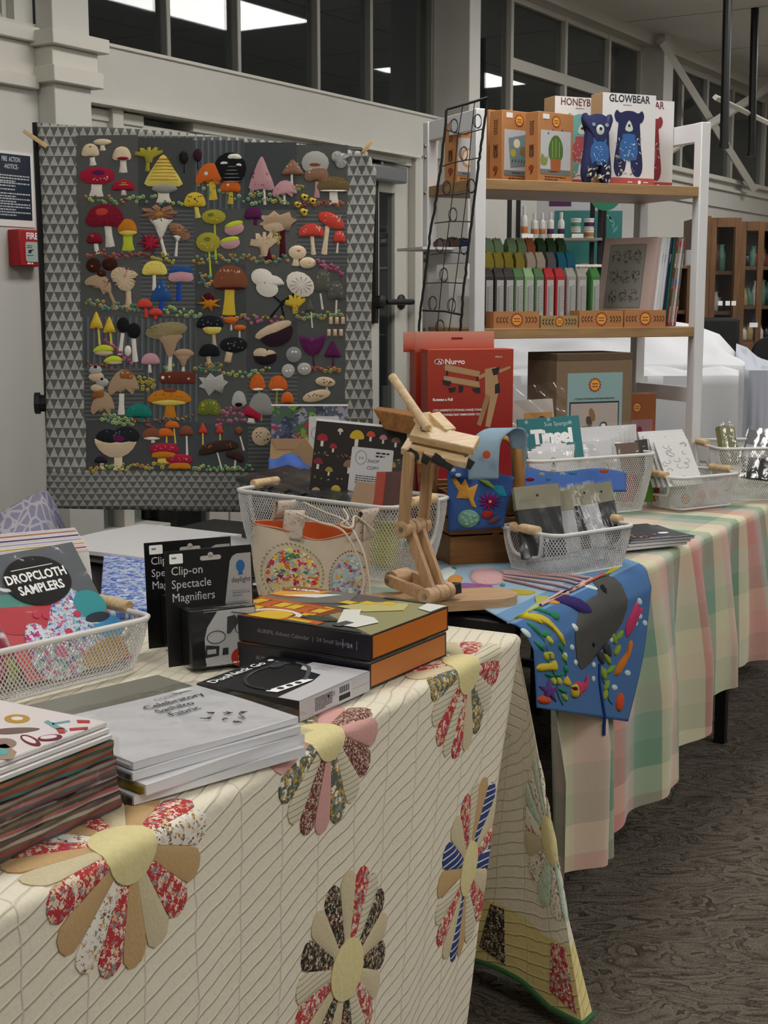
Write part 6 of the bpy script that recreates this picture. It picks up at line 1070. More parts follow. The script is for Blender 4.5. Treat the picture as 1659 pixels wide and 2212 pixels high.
# --- wrapped sashiko fabric packs
SH = mat('E2E2E6', .3, 0, .015, .05, 30); nS = at_z(303, 1665, TZ+.055)
slabs = ['bottom wrapped white fabric pack of the front stack, dark fold at its end', 'second wrapped white fabric pack from the bottom of the front stack, mustard fold', 'third wrapped white fabric pack of the front stack, just under the top one', 'top wrapped white pack of the front stack, handwriting-like Celebratory Sashiko Fabric print']
for k, (dx, dy, a, th, fc_) in enumerate(((-.004, -.006, 43, .012, '2A2A2E'), (.012, -.006, 48, .015, '8A7A2A'), (-.006, .002, 44.5, .011, '3A3A3E'), (-.006, .008, 45.5, .009, 'A8A8AE'))):
    z = [QT, QT+.013, QT+.0295, QT+.042][k]; hh = math.radians(a); t = sheet_stack('wrapped_fabric_pack', slabs[k], 'pack', (nS.x+dx-.004, nS.y+dy), hh, .285, .235, z, th, SH, 'wrapped fabric packs at the front', .0015)
    b = MB(); b.box(-.003, 0, .004, .21, .001, th*.75, mat(fc_, .8)); b.build('folded_fabric_edge', t, bev=.001)
    if k == 3:
        b = MB(); x0 = .285; b.box(.0, .285, .236, .335, 0, th*.8, mat('77766C', .35)); b.build('grey_backing_card', t, bev=.002)
        Wt = MB(); f = lambda u, v, w: (u, v, th+.0022+w)
        Wt.text('Celebratory', .150, .178, .023, INK, f=f, z=0, sx=.95, bold=.012); Wt.text('Sashiko', .153, .152, .023, INK, f=f, z=0, sx=.95, bold=.012); Wt.text('Fabric', .157, .126, .023, INK, f=f, z=0, sx=.95, bold=.012); Wt.text('COSMO', .185, .205, .012, INKG, f=f, z=0, sx=1.2)
        Wt.add([(.23, .215, th+.0024), (.262, .215, th+.0024), (.262, .226, th+.0024), (.23, .226, th+.0024)], [(0, 1, 2, 3)], PWHITE)
        rn = random.Random(12)
        for cx, cy in ((.205, .10), (.185, .085), (.222, .082), (.20, .062), (.238, .07), (.222, .05), (.205, .038)):
            for i in range(4): a = rn.choice((0, 1.57, .7, 2.3)); l = rn.uniform(.004, .007); x, y = cx+rn.uniform(-.004, .004), cy+rn.uniform(-.005, .005); Wt.tube([(x-l*cos(a), y-l*sin(a), th+.0022), (x+l*cos(a), y+l*sin(a), th+.0022)], .0005, INK, 4)
        Wt.build('printed_words', t, smooth=0)
    b = MB(); b.grid(lambda a, c: (-.008+a*.305, -.008+c*.26, th+.0036+.0012*sin(a*23+c*7+k)*sin(c*11)), 26, 20, film('FFFFFF', 18, .3, 1.2)); b.build('clear_bag', t)
# --- magazines and fabric bundles, front left
Rc = at_z(262, 1742, QT); hM = math.radians(239)
def bundle(k, lab, z, th, cols, off): 
    m = stripes(cols, th*1.02, 2, uv=False, dist=.003, rough=.6); t = thing('fabric_bundle', lab, 'bundle', (Rc.x+off*.6, Rc.y+off, z), hM, 'wrapped fabric bundles'); b = MB(); rn = random.Random(k)
    b.grid(lambda a, c: (a*.34, -.24*c, th+.0012*sin(a*14+k)), 20, 4, m); b.grid(lambda a, c: (a*.34, 0+.0015*sin(a*25+c*6+k), c*(th+.0012*sin(a*14+k))), 40, 8, m); b.grid(lambda a, c: (0+.001*sin(a*20), -.24*a, c*th), 20, 6, m); b.box(.002, .338, -.238, -.004, 0, th*.9, m); b.build('folded_layers', t)
    b = MB(); b.grid(lambda a, c: (-.006+a*.35, .0045+.002*sin(a*31+k), -.001+c*(th+.004)), 30, 4, film('FFFFFF', 40, .15, 1)); b.grid(lambda a, c: (-.006+.0*c, .004-.25*a, -.001+c*(th+.004)), 12, 3, film('FFFFFF', 40, .15, 1)); b.build('clear_bag', t); return t
zz = QT
for k, (th, cols, lab, off) in enumerate(((.021, ['2E3A40', '7E2E34', '5E4638', 'A89C92', '4A3A3A'], 'bottom clear-bagged fabric bundle of the front left stack, dark and red layers', .0), (.020, ['9A948E', 'A04A50', '2E3236', '6E5A4A', '3A2E30'], 'second clear-bagged fabric bundle from the bottom, grey and red layers', -.004), (.021, ['6A2A30', '4A5A5A', 'A8686A', '5E4A3A', '8E8A84'], 'third clear-bagged fabric bundle, pink and brown layers', -.006), (.022, ['2E6A64', '8E3A2A', '7A6A50', '3A4438', '9A5A3A'], 'top clear-bagged fabric bundle, teal cloth on top with wavy rust edges', -.01))):
    bundle(k, lab, zz, th, cols, off); zz += th+.0025
for k, lab in enumerate(('lower white magazine on the fabric bundles at front left', 'second white magazine from the top at front left', 'top white craft magazine at front left with drawn scissors and needle case')):
    t = thing('magazine', lab, 'magazine', (Rc.x-.004*k-.006, Rc.y-.012+.004*k, zz), hM, 'magazines at front left'); th = .0055; b = MB(); b.box(0, .34, -.245, 0, 0, th, mat('D8D4D2', .4)); b.build('pages', t, bev=.0006)
    if k == 2:
        b = MB(); b.box(.001, .339, -.244, -.001, th, th+.0008, mat('DCD2D2', .3, 0, .02)); b.build('cover', t, bev=.0004)
        # cover read from the right: x' along -y, y' along -x
        T_ = Matrix(((-1, 0, 0, .34), (0, -1, 0, 0), (0, 0, 1, th+.0009), (0, 0, 0, 1))); b = MB(); g = lambda px, py: (t.matrix_world if 0 else Matrix.Translation(t.location) @ Matrix.Rotation(hM, 4, 'Z')).inverted() @ at_z(px, py, t.location.z+th+.001)
        def bl(pts, c, z=.0006): arty_ = [tuple(g(*p))[:2] for p in pts]; o = arty_; s_ = sum((o[i-1][0]*o[i][1]-o[i][0]*o[i-1][1]) for i in range(len(o))); b.prism(o if s_ > 0 else o[::-1], th+.0008, th+.0008+z, mat(c, .6))
        bl(ell(37, 1553, 28, 9.5), 'B08A38'); bl(ell(37, 1553, 13, 4), 'DCD2D2', .001); bl(ell(10, 1606, 26, 11), '8A7466'); bl(sm([(-5, 1576), (40, 1572), (80, 1573), (82, 1577), (45, 1584), (0, 1586)], 3), '6E5A50'); bl([(-4, 1610), (12, 1607), (36, 1625), (28, 1640), (-10, 1642)], '9A8470'); bl(ell(6, 1625, 12, 7), '5EA0A0', .001)
        for cx, cy, rx, ry, ro in ((66, 1600, 24, 9, .4), (108, 1594, 27, 7, -.1)): bl(ell(cx, cy, rx, ry, ro), '6A1E30'); bl(ell(cx-3, cy-1, rx*.68, ry*.55, ro), 'DCD2D2', .001)
        for a in (((95, 1560), (103, 1556), (140, 1575), (134, 1583)), ((112, 1562), (150, 1556), (152, 1560), (114, 1566)), ((120, 1574), (138, 1572), (146, 1580), (130, 1584))): bl(a, '6E9AA0')
        for a in (((166, 1556), (194, 1557), (194, 1562), (168, 1562)), ((122, 1576), (138, 1575), (141, 1584), (128, 1585)), ((150, 1574), (190, 1571), (190, 1575), (152, 1579))): bl(a, 'A83A3A', .001)
        p0, p1_ = g(100, 1617), g(200, 1578); d = (p1_-p0); b.text('Corinne Lapierre', p0.x, p0.y, .0125, mat('8A8684'), rot=math.atan2(d.y, d.x), z=th+.0015, sx=.9); b.build('printed_cover', t, smooth=0)
    zz += th+.0012
# --- mushroom kit, envelopes and packs in the long basket
t, w_, h = card('mushroom_kit_pack', 'clear pack printed with felt mushrooms, white shop-copy label, standing in the long basket', 'pack', Y3(664, 1090, 3.42), Y3(858, 1112, 3.36), Y3(678, 908, 3.45), .012, mat('2A2624', .4)); b = MB(); rn = random.Random(5)
b.box(.0, w_, h, h+.006, -.012, .001, PWHITE)
def mini(b, x, y, s, c, st='D8D4C8', z=.0006): b.prism(sm([(x-s, y), (x-s*.7, y+s*.8), (x, y+s*1.1), (x+s*.7, y+s*.8), (x+s, y), (x, y-s*.15)], 2)[::-1], z, z+.0006, mat(c, .6)); b.box(x-s*.25, x+s*.25, y-s*1.1, y, 0, z, mat(st, .6))
for x, y, s, c in ((.09, .78, .10, 'A02030'), (.22, .7, .07, 'A02030'), (.28, .9, .05, 'D8C8A8'), (.47, .84, .13, 'C8A830'), (.62, .88, .08, 'C04A2A'), (.76, .86, .07, 'B87A88'), (.9, .84, .08, '7A5A48'), (.07, .5, .09, '7E1F30'), (.2, .42, .07, 'A08A2A'), (.42, .5, .11, '8E6A50'), (.56, .42, .07, '9A6A44'), (.7, .55, .08, 'B84A3A'), (.88, .55, .08, 'B08A2E'), (.08, .15, .09, 'C0AA88'), (.3, .2, .09, 'C8B64A'), (.5, .16, .1, '2C4F86'), (.7, .25, .08, '7E4B36'), (.88, .2, .08, 'A23B30')): mini(b, x*w_, y*h, s*w_*.62, c)
for k in range(70): b.prism(ell(rn.uniform(.02, .98)*w_, rn.choice((.62, .33, .05))*h+rn.uniform(-.02, .02)*h, .0022, n=6), 0, .0006, mat(rn.choice(('6E8A4A', 'A08A3A', '8E4A3A'))))
b.prism(rrect(w_*.46, h*.52, .004, 4, w_*.66, h*.48), .0012, .0018, mat('D0D0D2')); b.tube([(w_*.54+.014*cos(a), h*.62+.017*sin(a), .002) for a in [i*.35 for i in range(18)]], .0005, INK, 4, True); b.text('2 4', w_*.54, h*.6, .009, INK, al='c', z=.0022); b.text('SHOP', w_*.61, h*.57, .012, INK, z=.0022, ital=.2); b.text('COPY', w_*.61, h*.49, .012, INK, z=.0022, ital=.2); b.scribble(w_*.7, h*.68, w_*.16, .004, INK, None, 2, .008, z=.0022); b.scribble(w_*.5, h*.4, w_*.26, .0025, INK, None, 4, .0055, z=.0022); b.build('printed_front', t, smooth=0)
t, w_, h = card('sampler_pack', 'clear pack with blue garden print and white round logo label, behind the mushroom pack', 'pack', Y3(585, 1060, 3.90), Y3(748, 1062, 3.86), Y3(575, 877, 3.93), .012, floral(['5A5F70', '7E9A4A', '8A90B0', 'A83A44', '3E4658', '9A9AA4', '4E6A50'], 34, uv=False, thr=.6)); b = MB(); b.prism(rrect(w_*.4, h*.56, .004, 4, w_*.7, h*.6), .0006, .0012, mat('CECED0')); b.tube([(w_*.6+.014*cos(a), h*.68+.017*sin(a), .0014) for a in [i*.35 for i in range(18)]], .0005, INK, 4, True); b.scribble(w_*.7, h*.78, w_*.16, .004, INKG, None, 3, .008, z=.0016); b.box(0, w_, h, h+.005, -.012, .001, PWHITE); b.build('printed_label', t, smooth=0)
t, w_, h = card('kraft_envelope', 'brown kraft envelope with folded flap, left one in the back basket', 'envelope', Y3(580, 1030, 3.82), Y3(655, 1030, 3.80), Y3(570, 948, 3.86), .004, KRAFT); b = MB(); b.prism([(0, h), (w_*1.0, h), (w_*.8, h*.72), (w_*.2, h*.72)][::-1], 0, .002, mat('98795A', .8)); b.build('flap', t); b = MB(); b.box(w_*.3, w_, h*.3, h*.5, 0, .001, mat('8A8490')); b.build('label', t)
t, w_, h = card('kraft_envelope', 'brown kraft envelope tilted right, leaning against the mushroom pack', 'envelope', Y3(650, 1030, 3.74), Y3(690, 990, 3.72), Y3(620, 985, 3.78), .004, KRAFT)
b = MB(); BC = mat('3E5EA8', .8, 0, .1)
b.grid(lambda a, c: Y3(lerp(580, 668, a), lerp(992, 1022, c)-6*sin(a*3)+5*sin(a*9), 3.76-.05*c), 12, 4, BC); tag(b.build('folded_fabric', smooth=80, solid=.004), 'blue folded felt between the kraft envelopes', 'fabric')
DKP = ['26282C', '303338', '3A332E', '22252A', '2C3034', '34302C', '282C32']
for k in range(7):
    xb = 562+k*36; yb = 1060+k*7; y = 3.50-.035*k; t, w_, h = card('fabric_pack', 'dark fabric pack in clear sleeve lying in the long basket, %s' % ['leftmost', 'second from the left', 'third, with a brown strip', 'fourth, near the middle', 'fifth from the left', 'sixth from the left', 'rightmost'][k], 'pack', Y3(xb-20, yb-14, y), Y3(xb+95, yb-44, y+.10), Y3(xb-28, yb-34, y+.08), .008, mat(DKP[k], .35, 0, .2, .3, 60), 'dark fabric packs in the long basket')
    b = MB(); b.grid(lambda a, c: (a*w_*1.05, c*h*1.2-.006, .003+.003*sin(a*13+k)), 14, 6, film('FFFFFF', 30, .2, 1)); b.build('clear_sleeve', t)
for (bl_, br_, tl_, c, nm, lab) in (((752, 1100, 3.28), (800, 1106, 3.22), (738, 1036, 3.34), 'B08E6E', 'kit_pack', 'clear kit pack with tan card in the long basket'), ((806, 1106, 3.22), (862, 1106, 3.16), (800, 1020, 3.26), '5A2E2A', 'kit_pack', 'clear kit pack with maroon and orange felt at the right end of the long basket')):
    t, w_, h = card(nm, lab, 'pack', Y3(*bl_), Y3(*br_), Y3(*tl_), .01, mat(c, .7)); 
    if c == '5A2E2A': b = MB(); b.box(0, w_*.36, 0, h, 0, .002, mat('B8442A', .8)); b.build('orange_felt', t)
    b = MB(); b.grid(lambda a, c2: (-.006+a*(w_+.012), c2*h*1.3, .004+.002*sin(a*9)), 8, 8, FILM); b.build('clear_sleeve', t)
b = MB(); b.box(-.04, .04, -.005, .005, 0, .11, mat('A8A82E', .8)); o = b.build('felt_sheet', bev=.002); o.location = (.0, 3.27, TZ+.02); o.rotation_euler = (0, 0, -.6); tag(o, 'lime green felt sheet inside the right end of the long basket', 'felt')
# --- drawstring cloth bag with egg patches
LINEN = mat('C4B6A2', .9, 0, .04, .3, 400); ORL = mat('C2541A', .7, 0, .05); CORD = mat('C9BCA8', .8)
ec = V((.0, 2.86, QT)); ec.x = Y3(672, 1200, 2.84).x; t = thing('drawstring_bag', 'linen drawstring bag with flowered egg patches and orange lining, cord hanging right', 'bag', tuple(ec), math.radians(8))
BW, BD, BH = .118, .055, .175
def bagf(a, z, off=0):
    """a angle 0 right, -90 front"""
    k = .86+.18*sin(min(1, z/BH*1.25)*PI*.62)-.02*(z/BH)**4; n = 3.2; c, s_ = cos(a), sin(a); r = (abs(c)**n+abs(s_)**n)**(-1/n)
    dip = -.022*math.exp(-((c*r-.05)/.45)**2)*(1 if s_ < 0 else -.1)*(z/BH)**3+.012*(-c)*(z/BH)**3
    return V((c*r*(BW*k+off), s_*r*(BD*k*(1-.25*(z/BH)**2)+off), z+dip))
b = MB(); b.grid(lambda u, v: bagf(u*2*PI, v*BH, .0015*sin(u*40+v*9)), 72, 16, LINEN); b.add([tuple(bagf(i*2*PI/36, 0)) for i in range(36)], [tuple(range(36))[::-1]], LINEN); b.build('pouch', t, smooth=80)
b = MB(); b.grid(lambda u, v: bagf((1-u)*2*PI, BH-.0005-v*.11, -.005-.03*v), 60, 8, ORL); b.build('orange_lining', t, smooth=80)
b = MB(); b.tube([bagf(i*2*PI/50, BH-.001, 0) for i in range(50)], .0022, mat('B8785E'), 5, True); b.build('stitched_edge', t, smooth=80)
def ef(u, v, w): a = -PI/2+u/(BW*1.0)*1.02; a = max(-PI+.05, min(-.05, a)); p = bagf(-PI/2+math.asin(max(-.98, min(.98, u/BW/1.02))), v); n = V((p.x/BW**2*.3, p.y/BD**2, 0)).normalized(); return p+n*w
EG = floral(['C8B89C', 'C82A48', 'D8B83A', 'E0D4B0', '3E7A5A', 'C8642A', 'B83050', '8AA8A0', 'D8C84A', '7E2A50'], 115, thr=.62); EG2 = floral(['9EB4B8', 'B83A48', 'C8A040', 'D8D4C8', '7A8EB0', '8E5A8A', 'C8C0B0'], 120, thr=.5)
egg = lambda cx, cy, rx, ry, n=28: [(cx+rx*cos(i*2*PI/n)*(1-.12*sin(i*2*PI/n)), cy+ry*sin(i*2*PI/n)) for i in range(n)]
for cx, cy, rx, ry, m, c2, nm in ((-.038, .082, .049, .058, EG, '7A7E2E', 'green'), (.068, .070, .032, .054, EG2, '5A3A5E', 'purple stitched ring'), (-.108, .014, .014, .018, EG, 'A83A40', '')):
    b = MB(); b.patch(egg(cx, cy, rx, ry)[::1], m, .0015, ef, .001, 5); b.build('egg_patch', t, smooth=80)
    b = MB()
    for i in range(46): a = i*2*PI/46; p, q = [(cx+r_*rx*cos(a), cy+r_*ry*sin(a)) for r_ in (1.13, 1.2)]; q = (cx+1.19*rx*cos(a+.05), cy+1.19*ry*sin(a+.05)); b.tube([ef(p[0], p[1], .001), ef(q[0], q[1], .0016)], .0011, mat(c2, .7), 4)
    b.build('stitched_ring', t, smooth=80)
def tab(cx, a_, lean, lab):
    b = MB(); w_ = .021; path = [(0, -.010), (.001, .02), (.004, .042), (.012, .050), (.020, .046), (.022, .028), (.014, .012)]
    base = bagf(a_, BH); n = V((cos(a_), sin(a_)*1.5, 0)).normalized(); tt = V((-n.y, n.x, 0)); P_ = sm([(p[0], p[1]) for p in path], 4, False)
    b.grid(lambda u, v: base-n*(P_[int(round(v*(len(P_)-1)))][0]-.003)+tt*((u-.5)*w_*2+lean*P_[int(round(v*(len(P_)-1)))][1])+V((0, 0, P_[int(round(v*(len(P_)-1)))][1]-.006)), 6, len(P_)-1, floral(['C2B4A4', 'B08A8A', 'C2B4A4', '8AA098', 'C8BCB0'], 160, thr=.4, uv=False)); b.build('cord_tab', t, smooth=80, solid=.0016)
for a_, l in ((-PI/2-.35, .1), (PI/2+.5, -.2), (-.45, .2), (-PI/2+.75, .9)): tab(0, a_, l, '')
w3 = lambda px, py, y: (Matrix.Translation(ec) @ Matrix.Rotation(math.radians(8), 4, 'Z')).inverted() @ Y3(px, py, y)
for pts in ([(640, 1108, 2.80), (690, 1128, 2.79), (740, 1146, 2.78), (772, 1200, 2.775), (786, 1250, 2.77), (780, 1288, 2.77)], [(655, 1085, 2.84), (700, 1106, 2.85), (740, 1122, 2.83), (765, 1150, 2.79), (790, 1210, 2.77), (800, 1285, 2.77)], [(742, 1100, 2.83), (752, 1120, 2.80), (735, 1133, 2.79), (760, 1140, 2.79), (768, 1115, 2.83), (810, 1148, 2.85)]):
    b = MB(); b.tube(sm([tuple(w3(*p)) for p in pts], 5, False), .0024, CORD, 6); b.build('cord', t, smooth=80)
# --- wooden embroidery stand
sc0 = at_z(985, 1306, TZ+.012); hb_ = math.radians(14); t = thing('embroidery_stand', 'jointed beech embroidery stand with clamp head and pale dowel on rounded base board', 'stand', (sc0.x, sc0.y, TZ+.012), hb_)
Wt = (Matrix.Translation(t.location) @ Matrix.Rotation(hb_, 4, 'Z')).inverted(); l3 = lambda px, py, y: Wt @ Y3(px, py, y)
b = MB(); cx = at_z(1157, 1303, TZ+.034); ex = (Wt @ cx).x; b.prism([(-.20, -.062), (ex-.06, -.062)]+[(ex-.06+.06*cos(a), .062*sin(a)) for a in [-PI/2+i*PI/12 for i in range(13)]]+[(ex-.06, .062), (-.20, .062)], 0, .021, BEECH); b.build('base_board', t, bev=.004)
AX = (Wt.to_3x3() @ V((.6, .8, 0))).normalized()
def barp(p, q, w_, th, m, ax=AX, nm='arm', off=0, ends=True, par=t):
    p, q = p+ax*off, q+ax*off; d = (q-p); L_ = d.length; M_ = frame(p, d, ax.cross(d)); s = 1 if M_.to_3x3().col[2].dot(ax) > 0 else -1; b = MB(M_)
    o = [(-.5*w_*cos(a), .5*w_*sin(a)) for a in [PI/2+i*PI/8 for i in range(9)]][::-1] if 0 else None
    o = [(L_+.5*w_*sin(a), -.5*w_*cos(a)) for a in [i*PI/8 for i in range(9)]]+[(-.5*w_*sin(a), .5*w_*cos(a)) for a in [i*PI/8 for i in range(9)]] if ends else [(0, -w_/2), (L_, -w_/2), (L_, w_/2), (0, w_/2)]
    for k in range(3): e = .0004*(k % 2); b.prism([(x, y*(1-e*20)) for x, y in o], -th/2+k*th/3, -th/2+(k+1)*th/3-.0004, m)
    b.build(nm, par, bev=.0008, seg=1)
J0, J1, J2, J3 = l3(862, 1250, 2.93), l3(944, 1300, 2.80), l3(893, 1138, 2.87), l3(905, 985, 2.86)
J1.z = .021+.022; J0.z = max(J0.z, .05)
def disc(c, o0, o1, r, m, nm='joint_disc'): b = MB(); b.tube([c+AX*o0, c+AX*o1], r, m, 20); b.build(nm, t, bev=.0015)
for o in (-.036, .036): barp(J2, J3, .024, .011, BEECH2, nm='upper_arm', off=o)
for o in (-.018, .018): barp(J1, J2, .023, .011, BEECH2, nm='middle_arm', off=o)
for o in (-.036, .036): barp(J0, J1, .024, .011, BEECH, nm='lower_arm', off=o)
disc(J0, -.028, .028, .019, BEECH, 'spacer_block')
for c in (J1, J2):
    for o in (-.036, -.018, 0, .018, .036): disc(c, o-.0085, o+.0085, .0175 if abs(o) != .018 else .0165, BEECH)
    b = MB(); b.tube([c-AX*.047, c-AX*.044], .005, STEEL, 12); b.build('bolt', t)
b = MB(); b.tube([J0-AX*.045, J0-AX*.041], .005, STEEL, 12); b.build('bolt', t)
def knob(c, ax, L_=.028, r=.016):
    ax = ax.normalized(); M_ = frame(c, ax.cross(V((.1, .2, .97))), ax.cross(ax.cross(V((.1, .2, .97))))); s = M_.to_3x3().col[2].dot(ax); b = MB(M_); z0, z1 = (0, L_) if s > 0 else (-L_, 0)
    b.prism([((r if k % 2 else r*.72)*cos(k*PI/4), (r if k % 2 else r*.72)*sin(k*PI/4)) for k in range(8)], z0, z1, BLACK); b.build('black_knob', t, bev=.002)
knob(J1+AX*.045, AX); barp(J2+(J3-J2)*.93, J3+(J3-J2)*.10, .045, .05, BEECH2, nm='neck_block', ends=False)
K0, K1 = l3(917, 915, 2.85), l3(846, 812, 2.93); b = MB(); b.tube([K0-(K1-K0)*.1, K1], .0092, BIRCH, 16); b.build('dowel', t, bev=.002)
def slab(P_, Q_, S_, th, nm, m=BIRCH):
    M_ = frame(P_, Q_-P_, S_-P_); L_ = (Q_-P_).length; v = (S_-P_); u = (Q_-P_).normalized(); W_ = (v-u*v.dot(u)).length; b = MB(M_); s = 1 if (M_.to_3x3().col[2]).z < 0 else -1
    b.box(0, L_, 0, W_, 0 if s > 0 else -th, th if s > 0 else 0, m); b.build(nm, t, bev=.0025); return M_, s
slab(l3(903, 892, 2.87), l3(930, 888, 2.90), l3(925, 938, 2.84), .022, 'grip_jaw'); slab(l3(927, 892, 2.885), l3(950, 888, 2.905), l3(958, 930, 2.845), .022, 'grip_jaw')
m1, s1 = slab(l3(899, 912, 2.88), l3(1037, 942, 2.84), l3(916, 945, 2.835), .019, 'upper_clamp_bar'); m2, s2 = slab(l3(880, 944, 2.88), l3(1019, 975, 2.84), l3(900, 975, 2.835), .017, 'lower_clamp_bar')
for px, py in ((915, 926), (1028, 948)):
    c = l3(px, py, 2.856); b = MB(); n = m1.to_3x3().col[2]*(-s1); b.tube([c-n*.028, c+n*.001], .003, STEEL, 8); b.tube([c-n*.001, c+n*.003], .0075, STEEL, 14); b.build('bolt', t, bev=.001)
for px, py, y in ((880, 975, 2.84), (904, 982, 2.84), (935, 986, 2.83), (955, 996, 2.83), (998, 992, 2.83)): knob(l3(px, py, y), V((.5, -.2, -.35)), .026, .013)
b = MB(); b.tube([l3(945, 975, 2.85), l3(938, 1002, 2.85)], .008, BIRCH, 12); b.build('clamp_post', t)
b = MB(); M_ = frame(l3(965, 938, 2.848), m1.to_3x3().col[0], m1.to_3x3().col[1]); b.text('Nurgo', -.004, .0, .010, mat('8E7450'), ital=.3, sx=1.2) if 0 else None
# --- cantilever sewing box with felt pieces over it
SWB = wood('7A4E22', 'A06C34', 6, .4, 'X', 12); SWD = wood('6A4420', '8E6030', 6, .4, 'X', 12); p0 = at_z(972, 1224, QT); hS = math.radians(16)
t = thing('sewing_box', 'brown wooden cantilever sewing box with bentwood handle, between stand and small basket', 'box', (p0.x, p0.y, p0.z+.001), hS); Ws = (Matrix.Translation(t.location) @ Matrix.Rotation(hS, 4, 'Z')).inverted(); s3 = lambda px, py, y: Ws @ Y3(px, py, y)
def tray_(x0, x1, y0, y1, z0, z1, nm, m=SWB):
    b = MB(); k = .007; b.box(x0, x1, y0, y0+k, z0, z1, m); b.box(x0, x1, y1-k, y1, z0, z1, m); b.box(x0, x0+k, y0+k, y1-k, z0, z1, SWD); b.box(x1-k, x1, y0+k, y1-k, z0, z1, m); b.box(x0+k, x1-k, y0+k, y1-k, z0, z0+k, m); b.build(nm, t, bev=.002)
tray_(0, .20, 0, .26, 0, .072, 'bottom_tray'); tray_(0, .20, -.0, .12, .076, .115, 'middle_tray', SWD); tray_(0, .20, .14, .26, .076, .115, 'middle_tray', SWD); tray_(-.0, .20, -.0, .10, .119, .18, 'top_tray', SWD); tray_(0, .20, .16, .26, .119, .18, 'top_tray', SWD)
for (a, c) in (((995, 1205), (1050, 1128)), ((1042, 1198), (1092, 1120))): barp(s3(*a, 3.355), s3(*c, 3.36), .013, .005, SWB, ax=(Ws.to_3x3() @ V((0, -1, 0))).normalized(), nm='hinge_arm', par=t)
b = MB(); b.hexa([tuple(s3(*q)) for q in ((830, 928, 3.38), (935, 950, 3.30), (960, 915, 3.42), (850, 905, 3.5))], [tuple(s3(*q)) for q in ((806, 884, 3.40), (905, 900, 3.32), (950, 895, 3.42), (815, 878, 3.5))], SWB); b.build('raised_lid', t, bev=.003)
b = MB(); b.hexa([tuple(s3(*q)) for q in ((905, 1040, 3.36), (935, 1060, 3.33), (940, 1080, 3.5), (905, 1070, 3.5))], [tuple(s3(*q)) for q in ((895, 930, 3.36), (960, 940, 3.33), (960, 930, 3.5), (895, 925, 3.5))], SWD); b.build('open_side_tray', t, bev=.003)
HWD = wood('9A6A30', 'BA8844', 6, .35, 'Z', 12); b = MB(); q = sm([(1120, 1100, 3.36), (1122, 1030, 3.36), (1118, 970, 3.37), (1108, 950, 3.39), (1090, 943, 3.42), (1060, 938, 3.50)], 6, False)
b.grid(lambda u, v: s3(*q[int(round(v*(len(q)-1)))])+V((.0, .0, 0))+(V((-.014+.028*u, 0, 0)) if 1 else 0), 1, len(q)-1, HWD); b.build('bentwood_handle', t, smooth=80, solid=.007)
FB = cloth('3C5890', .08, 300, .4); LB = cloth('8AA2B2', .08, 300, .4)
def felt(nm, lab, f, nu, nv, m, th=.003): b = MB(); b.grid(f, nu, nv, m, uvf=lambda a, c: (a*.14, c*.13)); o = b.build(nm, smooth=80, solid=th); return tag(o, lab, 'felt')
def quad(A, B, Cc, D_, bow=0): return lambda a, c: lerp(lerp(V(A), V(B), a), lerp(V(D_), V(Cc), a), c)+V((0, -bow*sin(a*PI)*sin(c*PI)-.004*sin(a*9+c*3), 0))
fq = quad(Y3(966, 1003, 3.31), Y3(1110, 1030, 3.31), Y3(1088, 1138, 3.27), Y3(968, 1148, 3.27), .012)
f1 = felt('embroidered_felt', 'royal blue felt piece with orange coral, magenta flower and green turtle shell motif', fq, 20, 16, FB)
def onf(px, py, w=0): # photo point to the felt's surface
    a = (px-967)/(1100-967); c = (py-1010)/(1143-1010); a = max(0, min(1, a)); c = max(0, min(1, c)); p = fq(a, c); return p+V((0, -1, .1)).normalized()*(w+.0035)
def fpat(nm, par, o, c, h=.004, z=.001, mm=None, ctr=None): b = MB(); o = o if sum((o[i-1][0]*o[i][1]-o[i][0]*o[i-1][1]) for i in range(len(o))) > 0 else o[::-1]; b.patch(o, mm or cloth(c, .15, 400, .6), h, onf, z, 3, ctr); b.build(nm, par, smooth=70)
o = [(1020, 1092), (1012, 1075), (985, 1075), (990, 1060), (975, 1038), (982, 1032), (995, 1048), (1003, 1033), (1012, 1052), (1030, 1040), (1026, 1058), (1022, 1075), (1030, 1092)]; fpat('coral_patch', f1, o, 'C8913E', ctr=(1008, 1062))
fpat('shell_patch', f1, ell(1014, 1118, 25, 20), '6E9A88', .006)
for i in range(9): a = i*2.4; r = 3+5.2*math.sqrt(i); fpat('shell_scute', f1, ell(1014+r*cos(a), 1118+r*.75*sin(a), 5.5, 4.2, n=6), '86AE9C', .002, .006)
for i in range(12): a = i*PI/6; fpat('flower_petal', f1, [(1057+26*cos(a), 1077+24*sin(a)), (1057+14*cos(a+.25), 1077+13*sin(a+.25)), (1057, 1077), (1057+14*cos(a-.25), 1077+13*sin(a-.25))], '7E2464', .004, .001, ctr=(1057+14*cos(a), 1077+13*sin(a)))
fpat('flower_centre', f1, ell(1058, 1077, 4, n=8), 'D89A4A', .003, .005); fpat('red_patch', f1, ell(1056, 1108, 14, 10), 'A83428'); fpat('brown_patch', f1, ell(1074, 1124, 15, 8, -.3), '6E4A54'); fpat('leaf_patch', f1, [(1030, 1030), (1050, 1030), (1072, 1048), (1050, 1042)], '8EA83E', .003); fpat('leaf_patch', f1, [(1050, 1040), (1080, 1036), (1094, 1062), (1078, 1064)], '2E8AA8', .002)
PL = sm([(1012, 1036, 3.25), (1013, 990, 3.25), (1020, 950, 3.27), (1050, 926, 3.31), (1086, 930, 3.35), (1102, 960, 3.37), (1106, 1040, 3.37)], 5, False); lpf = lambda a, c: Y3(*PL[int(round(c*(len(PL)-1)))])+(V((.072, .012, .0))*(a) if 1 else 0)*(1-.6*max(0, c-.45)/.55)
